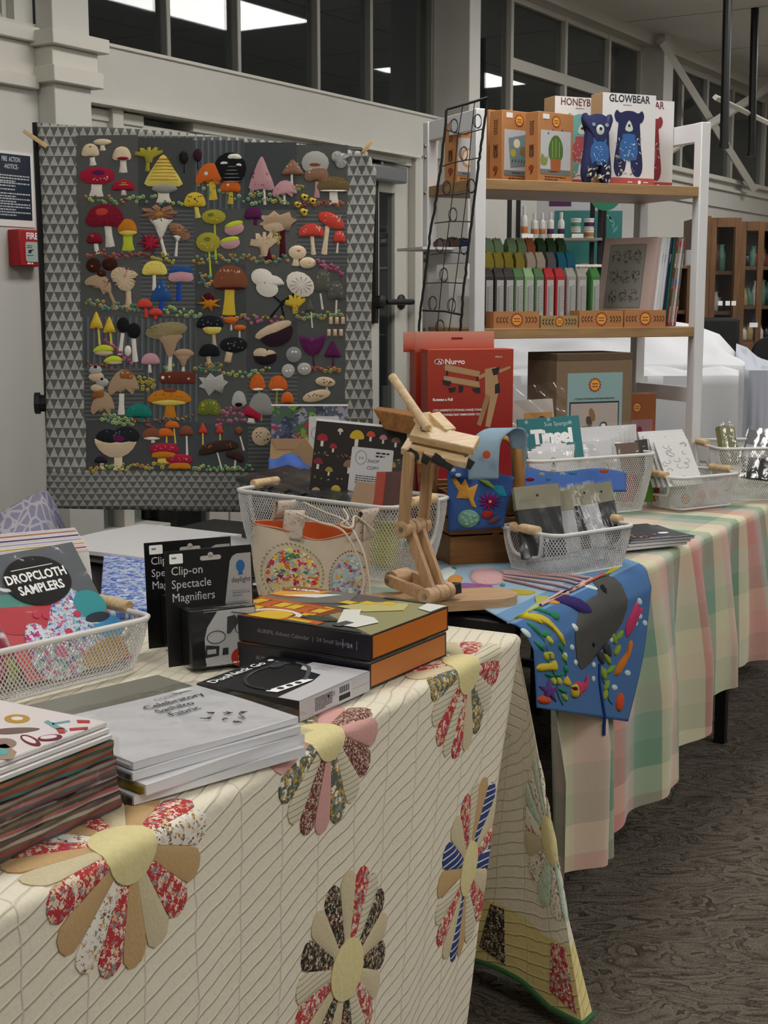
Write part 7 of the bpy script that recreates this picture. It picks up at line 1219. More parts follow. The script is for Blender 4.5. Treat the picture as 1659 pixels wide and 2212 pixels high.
f2 = felt('folded_felt', 'pale blue felt strip with orange spot arched over the sewing box', lpf, 6, len(PL)-1, LB)
f3 = felt('embroidered_felt', 'second royal blue felt with white ovals under the clamp head', quad(Y3(952, 985, 3.30), Y3(1015, 1000, 3.30), Y3(1012, 1036, 3.28), Y3(972, 1030, 3.28)), 8, 6, FB)
b = MB(); b.patch(ell(0, 0, .0095, n=14), mat('C24A28', .7), .002, lambda u, v, w: Y3(1051, 982, 3.235)+V((u, -w, v)), 0, 2); b.build('orange_spot', f2)
for x, y in ((978, 1015), (990, 1026)): b = MB(); b.patch(ell(0, 0, .007, .0045, n=12), mat('B8C8D0', .8), .0015, lambda u, v, w: Y3(x, y, 3.27)+V((u, -w, v)), 0, 2); b.build('oval_patch', f3)
f4 = felt('embroidered_felt', 'royal blue felt piece with pale ovals draped behind the small basket', lambda a, c: at_y(lerp(1132, 1352, a), lerp(1008+8*sin(a*6)+18*a, 1062, c), 3.62-.10*c+.012*sin(a*14)), 26, 8, FB)
for i, (x, y, c) in enumerate(((1170, 1025, 'A8B8A0'), (1195, 1018, 'A8C0A0'), (1215, 1024, 'A0B8C8'), (1185, 1035, '3E8AC0'), (1238, 1022, '3E8AC0'), (1305, 1018, 'C05A3A'), (1145, 1036, '8E2A4A'))): b = MB(); b.patch(ell(0, 0, .012 if i > 3 else .008, .005, n=12), mat(c, .8), .002, lambda u, v, w: Y3(x, y, 3.50)+V((u, -w*.7, v+w*.7)), 0, 2); b.build('oval_patch', f4)
# --- packs in the small basket
KH = mat('8E8A72', .35); DK = mat('1C1E24', .4, 0, .1); WF = mat('B8B8BE', .6)
for k, (px, py0, wpx, c, top, lab) in enumerate(((1118, 1168, 96, 'k', 1052, 'khaki topped pack of black fabric at the left of the small basket'), (1196, 1160, 52, 'w', 1062, 'khaki topped pack of white fabric, second in the small basket'), (1228, 1152, 40, 'k', 1050, 'khaki topped pack of black fabric, third in the small basket'), (1252, 1148, 50, 'w', 1046, 'khaki topped pack of white fabric, fourth in the small basket'), (1290, 1138, 48, 'k', 1044, 'khaki topped pack of black fabric, last in the small basket'))):
    y = 3.20+.035*k; bl_ = Y3(px+12, py0+40, y); br_ = Y3(px+12+wpx, py0+30, y+.02); tl_ = Y3(px+4, top, y+.05); t, w_, h = card('fabric_pack', lab, 'pack', bl_, br_, tl_, .020, DK if c == 'k' else WF, 'fabric packs in the small basket', .003)
    b = MB(); b.box(-.001, w_+.001, h*.68, h, -.021, .0012, KH); b.prism(ell(w_*.5, h*.86, .0032, n=12), .0012, .0018, INK); b.scribble(w_*.08, h*.8, w_*.4, .0018, INKG, None, 2, .004, z=.0014); b.build('header_card', t, bev=.0008)
    for q_ in range(3): b = MB(); b.box(.001, w_-.001, .004, h*.66, -.018+.006*q_, -.0145+.006*q_, DK if c == 'k' else WF); b.build('folded_layer', t, bev=.001)
    b = MB(); b.grid(lambda a, c_: (-.005+a*(w_+.01), c_*(h+.006), .003+.002*sin(a*19+c_*8+k)), 10, 14, film('FFFFFF', 16, .12, .6)); b.build('clear_sleeve', t)
t, w_, h = card('price_card', 'small white price card inside the left end of the small basket', 'card', Y3(1142, 1194, 3.24), Y3(1180, 1202, 3.22), Y3(1144, 1155, 3.24), .001, PWHITE); b = MB(); b.text('15', w_*.6, h*.3, .010, mat('4E8A7A'), z=.0006); b.scribble(w_*.1, h*.15, w_*.6, .002, INK, z=.0006); b.build('printed_words', t)
# --- dark books beside small basket
nB = at_z(1395, 1190, TZ+.013)
for k, lab in enumerate(('lower white paged book under the dark covered one by the small basket', 'middle white paged book by the small basket', 'dark navy book with scattered flowers on its cover and a pen line of stars')):
    t = thing('book', lab, 'book', (nB.x-.05+.006*k, nB.y+.0+.004*k, TZ+.013+.0085*k), math.radians(28-2*k), 'books beside the small basket'); b = MB(); b.box(0, .20, 0, .17, 0, .007, mat('D0D0D2', .5) if k < 2 else mat('A8A8AE', .5)); b.build('pages', t, bev=.0008)
    if k == 2:
        b = MB(); NV = mat('1E2230', .35); b.grid(lambda a, c: (a*.203-.001, c*.172-.001, .0075+(.022*max(0, c-.45)**1.3*(1 if .2 < a < .9 else .4))), 12, 10, NV); b.build('cover', t, solid=.0006); b = MB(); rn = random.Random(8)
        for i in range(26): x, y = rn.uniform(.01, .12), rn.uniform(.03, .08); b.prism(ell(x, y, rn.uniform(.002, .005), n=7), .008, .0086, mat(rn.choice(('B04A4A', 'C8A04A', '5A8A6A', 'B8B4C0', '8A4A6A'))))
        b.prism(ell(.15, .07, .016, .010), .008, .0086, PWHITE); b.text('Flower Stitch', .07, .012, .012, PWHITE, z=.0086, ital=.2); b.build('printed_cover', t, smooth=0)
# --- tall basket packs, tinsel book, clear bag
t, w_, h = card('tinsel_book', 'teal book lettered Tinsel behind the packs of the tall basket', 'book', Y3(1128, 1000, 4.12), Y3(1262, 990, 4.16), Y3(1130, 905, 4.16), .008, mat('1F6E74', .35)); b = MB(); b.text('Tinsel', w_*.2, h*.42, h*.42, PWHITE, bold=.07, z=.0008, sx=.95); b.text('Sue Spargo', w_*.42, h*.80, h*.13, mat('B8D0C8'), z=.0008)
for x, y in ((.12, .62), (.1, .3), (.36, .28), (.6, .28), (.84, .85), (.5, .95), (.14, .92), (.85, .3)):
    for k in range(6): leaf(b, x*w_, y*h, .008, k*PI/3, mat('A8C4C0'), b.T)
b.prism(ell(w_*.06, h*.4, .008), 0, .001, mat('B8402E')); b.build('printed_cover', t, smooth=0)
WPK = mat('E8E8EC', .35, 0, .02)
for k in range(10):
    y = 4.05+.02*k; px = 1150+9*k; t, w_, h = card('white_pack', 'white felt pack in clear sleeve in the tall basket, %s' % ['frontmost left with round logo', 'second from the left front', 'third row from the front', 'fourth row from the front', 'fifth row from the front', 'sixth row from the front', 'seventh row from the front', 'eighth row from the front', 'ninth row from the front', 'rearmost, glossy'][k], 'pack', Y3(px, 1040, y), Y3(px+150 if k > 2 else px+92, 1028, y+(.11 if k > 2 else .08)), Y3(px-6, 975-5.5*k, y+.02), .008, WPK, 'white packs in the tall basket')
    b = MB(); b.grid(lambda a, c: (-.003+a*(w_+.006), h*.3+c*h*.76, .003+.002*sin(a*21+k)), 10, 5, film('FFFFFF', 30, .3, 1)); b.build('clear_sleeve', t)
    if k == 0: b = MB(); b.tube([(w_*.55+.013*cos(a), h*.55+.013*sin(a), .001) for a in [i*.35 for i in range(18)]], .0006, INK, 4, True); b.prism(ell(w_*.55, h*.5, .006), 0, .001, INK); b.build('round_logo', t)
for (a, c_, e, col, lab, par) in (((1272, 1035, 4.17), (1345, 1028, 4.23), (1270, 968, 4.20), 'C4C4C8', 'white pack with round logo, front right of the tall basket', 1), ((1338, 1030, 4.23), (1384, 1026, 4.26), (1334, 958, 4.25), '6E564A', 'brown felt pack at the front right of the tall basket', 0), ((1384, 1028, 4.27), (1408, 1024, 4.29), (1384, 950, 4.29), '1A1A1C', 'black felt pack beside the brown one in the tall basket', 0)):
    t, w_, h = card('felt_pack', lab, 'pack', Y3(*a), Y3(*c_), Y3(*e), .008, mat(col, .5)); b = MB(); b.grid(lambda a_, c2: (-.003+a_*(w_+.006), c2*(h+.01), .003+.002*sin(a_*9)), 6, 6, film('FFFFFF', 30, .2, 1)); b.build('clear_sleeve', t)
    if par: b = MB(); b.tube([(w_*.5+.016*cos(x), h*.3+.016*sin(x), .001) for x in [i*.35 for i in range(18)]], .0006, INK, 4, True); b.prism(ell(w_*.5, h*.25, .006), 0, .001, INK); b.build('round_logo', t)
for k, (x, c, lab) in enumerate(((1345, 'A82A50', 'magenta felt piece low inside the tall basket'), (1378, '5E8A2E', 'leaf green felt piece low inside the tall basket'), (1390, 'B04A2A', 'orange felt piece low inside the tall basket'), (1310, '3E7A6A', 'teal felt piece low inside the tall basket'))): t, w_, h = card('felt_sheet', lab, 'felt', Y3(x, 1085, 4.27+.01*k), Y3(x+34, 1083, 4.29+.01*k), Y3(x, 1022, 4.27+.01*k), .006, mat(c, .8))
t, w_, h = card('craft_pack', 'clear bag with an orange kit card leaning behind the teal book', 'pack', Y3(1108, 930, 4.22), Y3(1200, 925, 4.24), Y3(1110, 865, 4.25), .012, mat('A8A096', .5)); b = MB(); b.box(w_*.3, w_*.95, h*.0, h*.55, 0, .002, mat('B07A34')); b.prism(ell(w_*.7, h*.3, .012), .002, .0026, DEC); b.build('kit_card', t); b = MB(); b.grid(lambda a, c: (-.01+a*(w_+.05), c*h*1.5, .006+.01*sin(a*9+c*7)), 16, 12, film('FFFFFF', 18, .2, 1)); b.build('clear_bag', t)
# --- outlined white fabric bag and right-hand packs
for k in range(4):
    t, w_, h = card('outlined_fabric_pack', 'white fabric with printed outline drawings, %s of four leaning right of the tall basket' % ['front one', 'second', 'third', 'rear one'][k], 'pack', Y3(1446-12*k, 1052, 4.22+.02*k), Y3(1520-4*k, 1045, 4.26+.02*k), Y3(1400-14*k, 955-7*k, 4.30+.025*k), .006, mat('CFCFCE', .5), 'outlined white fabric packs')
    b = MB(); rn = random.Random(k)
    for i in range(16):
        cx, cy = rn.uniform(.12, .88)*w_, rn.uniform(.1, .9)*h; r = rn.uniform(.006, .014); a0 = rn.uniform(0, 6); b.tube([(cx+r*cos(a0+j*.5)*(1 if j % 2 else .7), cy+r*.6*sin(a0+j*.5), .0008) for j in range(9)], .0005, INKG, 3)
    b.build('printed_outlines', t)
t, w_, h = card('card_pack', 'clear pack with an orange sun badge and pink shapes inside the shallow basket', 'pack', Y3(1450, 1098, 4.24), Y3(1568, 1086, 4.34), Y3(1446, 1048, 4.26), .008, mat('C8C8C8', .5)); b = MB(); sunbadge(b, w_*.28, h*.35, .016, b.T); 
for x in (.58, .8): b.prism(ell(w_*x, h*.45, .018, .014, .3), 0, .0008, mat('C89A88'))
b.build('printed_front', t, smooth=0)
for k, (a, c_, e, col, lab) in enumerate((((1568, 1000, 4.50), (1600, 1000, 4.52), (1572, 918, 4.56), '7E7C58', 'khaki topped pack at the left of the right-edge basket'), ((1598, 990, 4.46), (1680, 1005, 4.40), (1606, 925, 4.52), '1E2128', 'dark fabric pack with white label in the right-edge basket'), ((1600, 1030, 4.42), (1690, 1040, 4.38), (1604, 985, 4.44), '26282C', 'dark shiny pack low in the right-edge basket'))):
    t, w_, h = card('fabric_pack', lab, 'pack', Y3(*a), Y3(*c_), Y3(*e), .03, mat(col, .4), bev=.003); b = MB(); b.grid(lambda a_, c2: (-.004+a_*(w_+.01), c2*(h+.01), .004+.003*sin(a_*13+k)), 8, 6, film('FFFFFF', 30, .25, 1)); b.build('clear_sleeve', t)
    if k == 1: b = MB(); b.box(w_*.05, w_*.9, h*.1, h*.5, 0, .001, mat('A8A8B0')); b.build('label', t)
# ------------------------------------------------------------ blue sea mat
def uvm(px, py):
    """table-two coordinates of a photo point, on the top or the front drop"""
    p = at_z(px, py, TZ+.012); d = p-A2; v = -d.dot(P2)
    if v <= 0: return d.dot(E2), v
    p = at_plane(px, py, A2-P2*.062, P2); v = max(0, TZ-p.z); return (p-A2).dot(E2), v+.025*min(1, v/.05)
_e = lambda px, py: (at_z(px, py, TZ+.012)-A2).dot(E2)
MG = dict(l=[uvm(1154, 1528), (_e(1122, 1350), 0), (.36, -.46)], r=[uvm(1336, 1556), (_e(1376, 1216), 0), (.93, -.30)])
def MS(u, v, w=0):
    if v <= 0: p = V((A2.x+E2.x*u-P2.x*v, A2.y+E2.y*u-P2.y*v, TZ+.0125+w))
    else:
        q = .022*PI/2; r = .022
        if v < q: a = v/r; o = r*sin(a); z = TZ+.0125-r*(1-cos(a)); nx, nz = sin(a), cos(a)
        else: d = v-q; o = r+.10*d; z = TZ+.0125-r-d; nx, nz = 1, .1
        o += .032*min(1, v/.06)+.010*sin(u*13+.8)*min(1, v/.2)+w*nx; p = V((A2.x+E2.x*u-P2.x*o, A2.y+E2.y*u-P2.y*o, z+w*nz))
    return p
def MU(a, c):
    """a across, c 0 hem .. .5 edge .. 1 back"""
    k = min(1, int(c*2)); f = c*2-k; l0, l1 = MG['l'][k], MG['l'][k+1]; r0, r1 = MG['r'][k], MG['r'][k+1]; p = [lerp(l0[i], l1[i], f) for i in (0, 1)]; q = [lerp(r0[i], r1[i], f) for i in (0, 1)]; return lerp(p[0], q[0], a), lerp(p[1], q[1], a)
def sea():
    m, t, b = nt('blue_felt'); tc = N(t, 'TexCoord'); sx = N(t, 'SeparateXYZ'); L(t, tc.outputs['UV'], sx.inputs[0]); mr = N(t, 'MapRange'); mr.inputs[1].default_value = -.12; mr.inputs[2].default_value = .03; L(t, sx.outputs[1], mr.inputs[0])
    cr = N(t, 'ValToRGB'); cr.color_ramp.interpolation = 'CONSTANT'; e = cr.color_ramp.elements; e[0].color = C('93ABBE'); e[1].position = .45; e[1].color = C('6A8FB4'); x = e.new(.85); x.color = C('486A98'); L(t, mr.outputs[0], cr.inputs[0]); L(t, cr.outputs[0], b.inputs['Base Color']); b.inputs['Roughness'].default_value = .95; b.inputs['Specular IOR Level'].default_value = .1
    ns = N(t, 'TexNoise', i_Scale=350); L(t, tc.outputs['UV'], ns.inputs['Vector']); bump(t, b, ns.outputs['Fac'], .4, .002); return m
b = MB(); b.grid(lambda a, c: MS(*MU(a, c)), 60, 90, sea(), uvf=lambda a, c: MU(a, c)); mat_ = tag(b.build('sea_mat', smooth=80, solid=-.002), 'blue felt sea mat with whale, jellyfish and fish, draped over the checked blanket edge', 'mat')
def sp(nm, pts, c, h=.004, z=.002, ctr=None, smooth_=True):
    pts = sm(pts, 3) if smooth_ else pts; o = [uvm(*p) for p in pts]; c_ = uvm(*ctr) if ctr else None
    s_ = sum((o[i-1][0]*o[i][1]-o[i][0]*o[i-1][1]) for i in range(len(o))); o = o if s_ < 0 else o[::-1]
    b = MB(); b.patch(o, cloth(c, .12, 300, .5) if isinstance(c, str) else c, h, MS, z, 5, c_); return b.build(nm, mat_, smooth=75)
E_ = lambda x, y, rx, ry, r=0: ell(x, y, rx, ry, r, 12)
sp('whale_body', [(1240, 1400), (1243, 1370), (1262, 1342), (1290, 1318), (1325, 1300), (1350, 1310), (1342, 1345), (1322, 1376), (1300, 1403), (1275, 1430), (1250, 1445), (1240, 1430)], '4C4C4A', .006, ctr=(1290, 1370)); sp('whale_tail', [(1300, 1325), (1325, 1292), (1342, 1262), (1352, 1250), (1364, 1262), (1360, 1290), (1350, 1325), (1335, 1345)], '4C4C4A', .005, ctr=(1342, 1300)); sp('whale_fluke', [(1318, 1237), (1345, 1234), (1370, 1238), (1374, 1250), (1362, 1266), (1350, 1262), (1345, 1248)], '4C4C4A', .004, ctr=(1354, 1249)); sp('whale_fin', [(1304, 1396), (1316, 1392), (1318, 1418), (1308, 1412)], '3E3E3E', .004, .004); sp('whale_fin', [(1290, 1412), (1302, 1410), (1304, 1434), (1296, 1430)], '3E3E3E', .004, .004); sp('whale_eye', E_(1278, 1393, 3, 5), '1A1A1A', .002, .0085)
sp('jellyfish', [(1018, 1258), (1018, 1238), (1045, 1230), (1075, 1236), (1090, 1250), (1080, 1264), (1045, 1266)], 'CBA2A4', .008, ctr=(1050, 1250))
for i, pts in enumerate((((1085, 1240), (1150, 1246), (1220, 1252), (1285, 1270), (1305, 1292)), ((1088, 1244), (1160, 1252), (1230, 1262), (1276, 1280), (1292, 1298)), ((1086, 1250), (1150, 1260), (1215, 1272), (1262, 1288), (1280, 1304)), ((1086, 1256), (1140, 1268), (1190, 1280), (1250, 1290), (1278, 1310)), ((1090, 1240), (1170, 1244), (1240, 1250), (1300, 1262), (1316, 1288)))):
    b = MB(); b.tube([MS(*uvm(*p), .006) for p in sm(list(pts), 5, False)], .0035, cloth('CBA8A6', .1, 300, .4), 6); b.build('jellyfish_arm', mat_, smooth=80)
sp('orange_fish', [(1295, 1250), (1305, 1240), (1322, 1242), (1328, 1256), (1318, 1272), (1304, 1266)], 'C4604A', .006); sp('fish_eye', E_(1308, 1257, 3, 3), '1A1A1A', .002, .008); sp('purple_fish', [(1252, 1320), (1262, 1308), (1278, 1312), (1292, 1326), (1288, 1336), (1272, 1338), (1256, 1330)], '352A60', .007); sp('purple_fish_tail', [(1243, 1312), (1252, 1312), (1253, 1326), (1243, 1328)], 'C8903A', .004)
for o in ([(1320, 1310), (1324, 1295), (1340, 1278), (1338, 1292), (1330, 1308)], [(1299, 1336), (1302, 1322), (1318, 1306), (1316, 1320), (1306, 1336)]): sp('black_fish', o, '17181A', .004)
sp('pink_fish', [(1347, 1375), (1348, 1350), (1362, 1322), (1374, 1300), (1377, 1312), (1384, 1314), (1374, 1330), (1364, 1352), (1352, 1372)], 'B03A60', .006); sp('orange_eel', [(1322, 1455), (1330, 1432), (1344, 1408), (1352, 1384), (1356, 1388), (1350, 1412), (1338, 1440), (1328, 1458)], 'C4742A', .006); sp('red_fish', [(1222, 1497), (1222, 1480), (1234, 1470), (1250, 1472), (1262, 1456), (1264, 1470), (1258, 1486), (1242, 1496), (1230, 1504)], 'B0405A', .006); sp('red_fish_head', [(1216, 1500), (1218, 1482), (1230, 1476), (1232, 1494), (1226, 1504)], 'B8A838', .006, .004); sp('fish_eye', E_(1221, 1485, 4, 4), '5A1A2A', .002, .010)
st5 = lambda x, y, r, n=5: [(x+(r if k % 2 == 0 else r*.4)*cos(k*PI/n-1.5), y+(r if k % 2 == 0 else r*.4)*1.5*sin(k*PI/n-1.5)) for k in range(2*n)]
sp('purple_starfish', st5(1176, 1492, 18), '5E3A78', .006, smooth_=False); sp('orange_shell', E_(1166, 1511, 11, 9), 'C0502E', .006); sp('orange_shell', E_(1326, 1515, 6, 20, .15), 'C0502E', .006)
sp('yellow_star', [(1172, 1346), (1182, 1336), (1190, 1344), (1200, 1346), (1192, 1356), (1194, 1368), (1182, 1362)], 'C4B02E', .005, .004); sp('yellow_seahorse', [(1190, 1350), (1205, 1352), (1214, 1370), (1218, 1392), (1210, 1388), (1204, 1372), (1192, 1362)], 'C0AC36', .006); sp('yellow_fish', [(1158, 1444), (1166, 1434), (1182, 1432), (1194, 1426), (1196, 1446), (1180, 1448), (1164, 1450)], 'C4B03A', .007); sp('yellow_shell', [(1204, 1474), (1212, 1458), (1219, 1476), (1214, 1480)], 'C4AC3A', .005)
for (x0, y0, x1, y1) in ((1176, 1378, 1196, 1520), (1212, 1380, 1212, 1470), (1296, 1440, 1312, 1520)): b = MB(); b.tube([MS(*uvm(lerp(x0, x1, i/10)+3*sin(i*1.3), lerp(y0, y1, i/10)), .003) for i in range(11)], .0015, cloth('2E6A50'), 5); b.build('seaweed_stem', mat_)
for x, y, a, c in [(1178, 1378, 1.2, '2E7A5A'), (1190, 1382, -.6, '2E7A5A'), (1170, 1402, .8, '2E7A5A'), (1184, 1412, 0, 'A0A83E'), (1190, 1388, 1.4, 'B0B048'), (1178, 1418, 1.5, 'B0B048'), (1188, 1416, 1.5, 'B0B048'), (1180, 1458, .3, '2E7A5A'), (1198, 1456, -.4, '2E7A5A'), (1186, 1470, 1.5, 'B0B048'), (1196, 1470, 1.5, 'B0B048'), (1200, 1490, .6, '2E7A5A'), (1202, 1504, 1.2, '8EA83E'), (1216, 1344, 1.2, '2E7A5A'), (1224, 1350, -.8, '2E7A5A'), (1208, 1398, 1.5, '2E7A5A'), (1212, 1420, 1.4, '8EA83E'), (1212, 1444, 1.6, '2E7A5A'), (1330, 1404, -1.2, '8E9A3A'), (1336, 1372, -1.1, '7E9A3A'), (1326, 1380, 1.4, '7E9A3A'), (1312, 1424, 1.2, '8E9A3A'), (1316, 1446, -.9, '6E9A3A'), (1304, 1456, 1.6, '7E9A3A'), (1306, 1480, -1.2, '7E9A3A'), (1302, 1500, -1.3, '8E9A3A'), (1300, 1452, 1.5, '7E9A3A')]: sp('leaf', E_(x, y, 12 if x > 1295 else 8, 4, a), c, .004, .003)
b = MB()
for x, y in ((1162, 1340), (1161, 1387), (1246, 1362), (1269, 1362), (1232, 1398), (1215, 1415), (1236, 1430), (1282, 1436), (1279, 1466), (1343, 1452), (1320, 1484), (1228, 1318), (1320, 1290), (1322, 1382), (1376, 1330), (1366, 1345), (1380, 1300), (1384, 1345)):
    o = [uvm(*p) for p in E_(x, y, 4.5, 6)]; b.patch(o[::-1], mat('B8CCC8', .7), .003, MS, .002, 2)
b.build('pearl_dots', mat_)['kind'] = 'stuff'
for o, c in (([(945, 1240), (968, 1228), (985, 1232), (975, 1250), (955, 1256)], 'C4CCC8'), ([(968, 1250), (985, 1244), (1000, 1252), (990, 1264), (972, 1262)], 'C08A48'), ([(985, 1268), (1005, 1262), (1040, 1266), (1060, 1266), (1062, 1276), (1020, 1278), (995, 1276)], '8E5A8A'), ([(1062, 1278), (1100, 1276), (1155, 1280), (1140, 1288), (1080, 1286)], 'B09E3A'), ([(1155, 1290), (1185, 1292), (1212, 1306), (1195, 1308), (1165, 1298)], 'A8A85A'), ([(1165, 1302), (1190, 1306), (1205, 1318), (1180, 1316)], '8EC0C4'), (E_(1172, 1314, 12, 6), 'B8A84A'), (E_(980, 1231, 6, 4), '3E7A80'), (E_(1086, 1267, 6, 3), '4E8A90'), ([(1318, 1232), (1336, 1228), (1344, 1232), (1326, 1236)], 'C0B030')): sp('felt_shape', o, c, .004)
b = MB(); b.tube([MS(*uvm(*p), .004) for p in sm([(1294, 1434), (1292, 1470), (1294, 1520), (1296, 1545)], 6, False)]+[MS(*uvm(1298, 1550))+V((0, 0, -.02-.02*i)) for i in range(2)], .004, cloth('2E4A90'), 6); b.build('blue_fringe', mat_, smooth=80)
# ------------------------------------------------------------ background: skincare display, white drapes, cabinets
BM = BLACK; dz0 = 6.9
# skincare goods
def bb(px0, px1, py0, py1, y, d): a = Y3(px0, py1, y); c = Y3(px1, py0, y); return a.x, c.x, y, y+d, a.z, c.z
t = thing('skincare_stand', 'black tubular display stand with narrow shelf behind the white shelf unit', 'stand', (Y3(1180, 500, dz0).x, dz0, 0)); Mi = Matrix.Translation(-V(t.location))
for px, top, y in ((1100, 415, dz0), (1119, 415, dz0+.12), (1296, 415, dz0), (1279, 415, dz0+.12)): b = MB(Mi); a = Y3(px, 500, y); z1 = Y3(px, top, y).z; b.box(a.x-.011, a.x+.011, y-.011, y+.011, 0, z1, BM); b.build('post', t, bev=.002)
x0, x1 = Y3(1095, 500, dz0).x, Y3(1300, 500, dz0).x
for nm, py, m in (('display_board', 515, mat('8A8478', .5)), ('display_board', 572, PAPER)): b = MB(Mi); z = Y3(1200, py, dz0).z; b.box(x0, x1+.01, dz0-.06, dz0+.14, z-.012, z, m); b.build(nm, t, bev=.002)
b = MB(Mi); b.box(x0, x1, dz0+.12, dz0+.13, 1.3, 1.34, BM); b.build('crossbar', t)
zs = Y3(1200, 515, dz0).z+.001; WHB = mat('CFCDC8', .35); CL = {'o': 'B8703A', 'p': '4A1A4A', 'g': '3E8A6A'}
for px, top, c, lab in ((1132, 446, 'o', 'tallest white skincare bottle with orange band, at the left end'), (1154, 460, 'o', 'white skincare bottle with orange band, second from left'), (1171, 460, 'o', 'white skincare bottle with orange band, third from left'), (1189, 459, 'p', 'white skincare bottle with purple band, fourth from left'), (1212, 459, 'p', 'white skincare bottle with purple band, right end of bottles')):
    p = Y3(px, 500, dz0); h = Y3(px, top, dz0).z-zs; t = thing('skincare_bottle', lab, 'bottle', (p.x, dz0, zs), 0, 'white bottles on the skincare stand'); r = .0165
    b = MB(); b.lathe([(r*.9, 0), (r, .004), (r, h*.6), (r*.85, h*.68), (r*.42, h*.74)], WHB, 20); b.build('bottle_body', t); b = MB(); b.lathe([(r*.45, h*.74), (r*.5, h*.76), (r*.5, h), (r*.3, h+.001)], WHB, 16); b.build('cap', t); b = MB(); b.lathe([(r+.0004, h*.16), (r+.0006, h*.165), (r+.0006, h*.36), (r+.0004, h*.365)], mat(CL[c], .5), 20); b.build('colour_band', t)
for px, py, c, lab in ((1244, 495, 'g', 'lower left white skincare jar with green band'), (1272, 495, 'o', 'lower right white skincare jar with orange band'), (1244, 472, 'g', 'upper left white skincare jar with green band'), (1272, 472, 'p', 'upper right white skincare jar with purple band')):
    p = Y3(px, 500, dz0); z = zs if py > 480 else zs+.048; t = thing('skincare_jar', lab, 'jar', (p.x, dz0, z), 0, 'white jars on the skincare stand'); r = .0245; b = MB(); b.lathe([(r*.95, 0), (r, .003), (r, .034), (r*.95, .036)], WHB, 20); b.build('jar_body', t); b = MB(); b.lathe([(r, .036), (r*1.04, .037), (r*1.04, .046), (r, .047)], WHB, 20); b.build('lid', t); b = MB(); b.lathe([(r+.0003, .008), (r+.0005, .0085), (r+.0005, .027), (r+.0003, .0275)], mat(CL[c], .5), 20); b.build('colour_band', t)
for px, lab in ((1140, 'white folded price card under the orange banded bottles'), (1205, 'white folded price card under the purple banded bottles'), (1248, 'white folded price card under the jars')): p = Y3(px, 505, dz0-.045); b = MB(); b.box(-.028, .028, 0, .001, 0, .02, PWHITE); o = b.build('price_card'); o.location = (p.x, dz0-.045, zs); o.rotation_euler = (-.3, 0, 0); tag(o, lab, 'card')
def board(nm, lab, cat, px0, px1, py0, py1, y, m, deco=None, z0=None):
    x0, x1, _, _, za, zb = bb(px0, px1, py0, py1, y, 0); t = thing(nm, lab, cat, ((x0+x1)/2, y, za)); w_, h = x1-x0, zb-za; b = MB(); b.box(-w_/2, w_/2, 0, .012, 0, h, m); b.build('panel', t, bev=.001)
    if deco: b = MB(Matrix(((1, 0, 0, 0), (0, 0, -1, 0), (0, 1, 0, 0), (0, 0, 0, 1)))); deco(b, w_, h); b.build('printed_front', t, smooth=0)
    return t
def d1(b, w, h): b.box(-w*.36, -w*.1, h*.42, h, 0, .001, mat('4A1E4A')); b.box(-w*.1, w*.14, h*.3, h, 0, .001, mat('B8B6BE')); b.box(-w*.03, w*.09, h*.62, h*.8, .001, .002, mat('5A2A5E')); b.box(w*.2, w*.5, 0, h, 0, .001, mat('B0AEB4')); b.prism([(w*.2, h*.1), (w*.34, h*.1), (w*.3, h*.6)], .001, .002, mat('C8A850'))
board('poster', 'white and purple skincare poster behind the shelf unit', 'poster', 1160, 1345, 405, 475, 7.35, mat('B4B2B4', .5), d1)
board('poster', 'teal skincare poster with faint leaves behind the bottles', 'poster', 1196, 1345, 455, 578, 7.15, mat('2F7470', .5), lambda b, w, h: (b.box(-w*.1, w*.2, h*.0, h*.08, 0, .001, mat('B0702E')), [leaf(b, w*.36, h*(.6+.08*k), .05, 1.0+.5*k, mat('5E9A90'), b.T) for k in range(4)]))
t = thing('round_sign', 'green round sign reading for $20.00 above the jars', 'sign', (Y3(1308, 420, 6.75).x, 6.75, Y3(1308, 420, 6.75).z)); b = MB(Matrix(((1, 0, 0, 0), (0, 0, -1, 0), (0, 1, 0, 0), (0, 0, 0, 1)))); b.prism(ell(0, 0, .076, n=32), 0, .006, mat('2A7A58', .3)); b.build('disc', t); b = MB(Matrix(((1, 0, 0, 0), (0, 0, -1, 0), (0, 1, 0, 0), (0, 0, 0, 1)))); b.text('for $20.00', 0, -.030, .024, PWHITE, al='c', z=.0066, bold=.03); b.text('2 packs', 0, .01, .02, PWHITE, al='c', z=.0066, bold=.03) if 0 else None; b.build('lettering', t, smooth=0); b = MB(); b.tube([(0, .008, -.05), (0, .012, -1.4)], .009, BLACK, 8); b.build('pole', t)
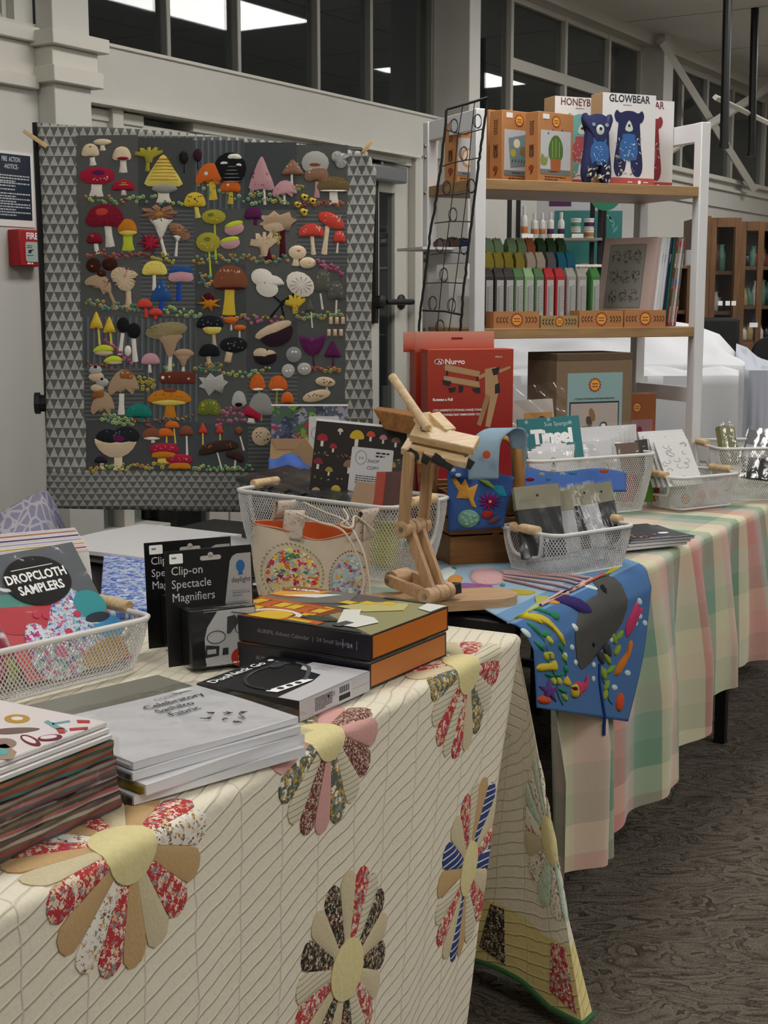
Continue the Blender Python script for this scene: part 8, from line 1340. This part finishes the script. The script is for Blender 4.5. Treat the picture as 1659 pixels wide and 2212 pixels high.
# white drapes
DR = mat('D4D5DA', .8, 0, .01, .1, 30)
def drape(lab, prof, y0, yd, px_pts, amp, py_front, seed, cc=DR):
    rn = random.Random(seed); ph = [rn.uniform(0, 6) for _ in range(6)]
    def f(a, c):
        px = lerp(prof[0][0], prof[-1][0], a); i = 0
        while i < len(prof)-2 and prof[i+1][0] < px: i += 1
        tq = (px-prof[i][0])/(prof[i+1][0]-prof[i][0]); pt = lerp(prof[i][1], prof[i+1][1], tq); zt = Y3(px, pt, y0+yd).z; zf = Y3(px, py_front, y0).z
        x = Y3(px, 700, y0).x
        if c < .5: k = c*2; y = y0+yd*(1-k); z = lerp(zt, zf, k**1.5)+amp*.6*sin(a*9+k*4+ph[0])*sin(k*PI)+amp*.35*sin(a*23-k*7+ph[1])*sin(k*PI); x = lerp(Y3(px, 700, y0+yd).x, x, k)
        else: k = (c-.5)*2; z = lerp(zf, .04, k); y = y0-.03*k-amp*.5*min(1, k*3)*(sin(a*19+ph[2]+sin(a*7)*2)+.3*sin(a*41+ph[3]))
        return V((x, y, z))
    b = MB(); b.grid(f, 120, 50, cc, uvf=lambda a, c: (a, c)); return tag(b.build('white_drape', smooth=80), lab, 'cloth')
drape('white cloth heaped over goods behind the display shelf, middle part', [(1040, 728), (1110, 722), (1200, 722), (1300, 715), (1375, 692), (1420, 690), (1500, 702), (1555, 722), (1600, 770), (1612, 790)], 6.15, .55, None, .035, 790, 3)
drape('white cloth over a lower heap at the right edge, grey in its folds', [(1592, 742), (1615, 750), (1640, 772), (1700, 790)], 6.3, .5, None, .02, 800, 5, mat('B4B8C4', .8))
drape('white cloth hanging in front of the heap, behind the orange kit box', [(1100, 800), (1200, 790), (1320, 800), (1400, 790), (1480, 800), (1560, 790), (1600, 800)], 5.95, .15, None, .02, 812, 8)
# timber cabinets with goods along the far wall
CW = wood('5A3C22', '7A5430', 5, .5, 'Z', 10); CW2 = wood('4E341E', '6A4828', 5, .5, 'Z', 10); cg = random.Random(21)
def cab(px0, px1, ptop, y, lab, doorside, levels):
    x0, x1 = Y3(px0, 500, y).x, Y3(px1, 500, y).x; zt = Y3(px0, ptop, y).z; w_ = x1-x0; t = thing('display_cabinet', lab, 'cabinet', (x0, y, 0), 0, None); d = .34
    for a in (0, w_-.03): b = MB(); b.box(a, a+.03, 0, d, 0, zt, CW); b.build('side_panel', t, bev=.002)
    b = MB(); b.box(.03, w_-.03, 0, d, zt-.05, zt, CW); b.build('top_board', t, bev=.002)
    zz_ = []
    for py in levels: z = Y3(px0, py, y).z; zz_.append(z); b = MB(); b.box(.03, w_-.03, .02, d, z-.02, z, CW2); b.build('shelf_board', t)
    b = MB(); b.box(.03, w_-.03, d-.01, d, 0, zt-.05, mat('A8A6A2', .7)); b.build('back_panel', t); return x0, w_, y, zz_, zt
def leafdoor(px0, px1, pt, pb, y, lab):
    x0, x1 = Y3(px0, 500, y).x, Y3(px1, 500, y).x; z0, z1 = Y3(px0, pb, y).z, Y3(px0, pt, y).z; t = thing('open_cabinet_door', lab, 'door', (x0, y, z0)); w_, h = x1-x0, z1-z0
    b = MB()
    for a in ((0, .032, 0, h), (w_-.032, w_, 0, h), (.032, w_-.032, 0, .05), (.032, w_-.032, h-.05, h)): b.box(a[0], a[1], 0, .02, a[2], a[3], CW)
    b.build('frame', t, bev=.002); b = MB(); b.box(.032, w_-.032, .008, .012, .05, h-.05, film('FFFFFF', 3, .05, .05)); b.build('pane', t, smooth=0)
goods = []
for px0, px1, pt, y, lab, lv in ((1505, 1598, 470, 7.7, 'timber cabinet of wrapped goods just right of the white shelf post', (585, 672, 745)), (1602, 1700, 480, 8.0, 'timber cabinet of folded goods at the right edge', (575, 660, 735)), (1380, 1500, 560, 7.5, 'low dark timber cabinet seen between the leaning books and post', (670, 740))):
    goods.append(cab(px0, px1, pt, y, lab, 0, lv))
leafdoor(1512, 1536, 466, 690, 7.45, 'narrow timber cabinet door standing open, leftmost'); leafdoor(1536, 1602, 470, 745, 7.5, 'timber framed glass cabinet door, middle one'); leafdoor(1600, 1652, 478, 760, 7.6, 'timber framed glass cabinet door at the right')
gc = [('B8B4B0', 'clear bagged grey'), ('8E2A30', 'red'), ('2E4A6A', 'blue'), ('4E7A6A', 'green'), ('C8C4BC', 'white'), ('5A4030', 'brown'), ('A89060', 'tan'), ('26262C', 'black')]
for gi, (x0, w_, y, zz_, zt) in enumerate(goods):
    for li, z in enumerate(zz_):
        n = 5
        for k in range(n):
            c, cn = cg.choice(gc); hh = cg.uniform(.07, .15); x = x0+.05+(w_-.13)*k/(n-1) if w_ > .2 else x0+.04+.03*k; b = MB(); r = .026
            b.lathe([(r*.8, 0), (r, .01), (r*.95, hh*.6), (r*.5, hh*.9), (r*.7, hh)], mat(c, .3, 0, .2, .4, 40), 9); o = b.build('wrapped_item', smooth=50); o.location = (x, y+.07, z); o.rotation_euler = (0, cg.uniform(-.2, .2), cg.uniform(0, 3))
            tag(o, '%s item, %s on %s board of the %s cabinet' % (cn, ['first', 'second', 'third', 'fourth', 'last'][k], ['top', 'middle', 'low'][li], ['nearer tall', 'right-edge', 'low dark'][gi]), 'goods', 'wrapped goods in the far cabinets')
for px, lab in ((1556, 'small white price tag, left, on the middle cabinet board'), (1572, 'small white price tag, middle, on the cabinet board'), (1585, 'small white price tag, right, on the cabinet board'), (1628, 'white label on the right cabinet door post')): p = Y3(px, 655 if px < 1600 else 702, 7.4); b = MB(); b.box(-.012 if px < 1600 else -.022, .012 if px < 1600 else .022, 0, .002, -.012, .012, PWHITE); o = b.build('price_tag'); o.location = p; tag(o, lab, 'label', 'small white labels at the cabinets')
x0, x1 = Y3(1500, 700, 7.3).x, Y3(1600, 700, 7.3).x; t = thing('black_chair', 'black padded chair back rising behind the white drapes', 'chair', ((x0+x1)/2, 7.3, 0)); zt = Y3(1550, 686, 7.3).z; w_ = x1-x0
b = MB(); b.box(-w_/2, w_/2, 0, .05, zt-.42, zt, BLK2); b.build('backrest', t, bev=.02, seg=4); b = MB(); b.box(-w_/2, w_/2, -.42, .02, .42, .48, BLK2); b.build('seat', t, bev=.02, seg=3)
for sx_ in (-1, 1):
    for yy in (-.38, .02): b = MB(); b.tube([(sx_*w_*.45, yy, 0), (sx_*w_*.45, yy, .43)], .012, BLACK, 8); b.build('leg', t)
    b = MB(); b.tube([(sx_*w_*.42, .025, .43), (sx_*w_*.42, .025, zt-.3)], .012, BLACK, 8); b.build('back_post', t)
p = Y3(1666, 770, 7.1); t = thing('office_chair', 'rounded black chair back at the far right edge', 'chair', (p.x, 7.1, 0)); b = MB(); b.prism(rrect(.2, .5, .09, 6), -.03, .03, BLK2, Matrix(((1, 0, 0, 0), (0, 0, -1, 0), (0, 1, 0, p.z-.15), (0, 0, 0, 1)))); b.build('backrest', t, bev=.015, seg=3)
b = MB(); b.lathe([(.22, 0), (.22, .02), (.03, .05), (.03, .45), (.2, .47), (.2, .52)], BLK2, 16, TR(0, -.2, 0)); b.build('seat_and_column', t); b = MB(); b.tube([(0, -.05, .5), (0, .04, .52), (0, .04, p.z-.3)], .015, BLACK, 8); b.build('back_bar', t)
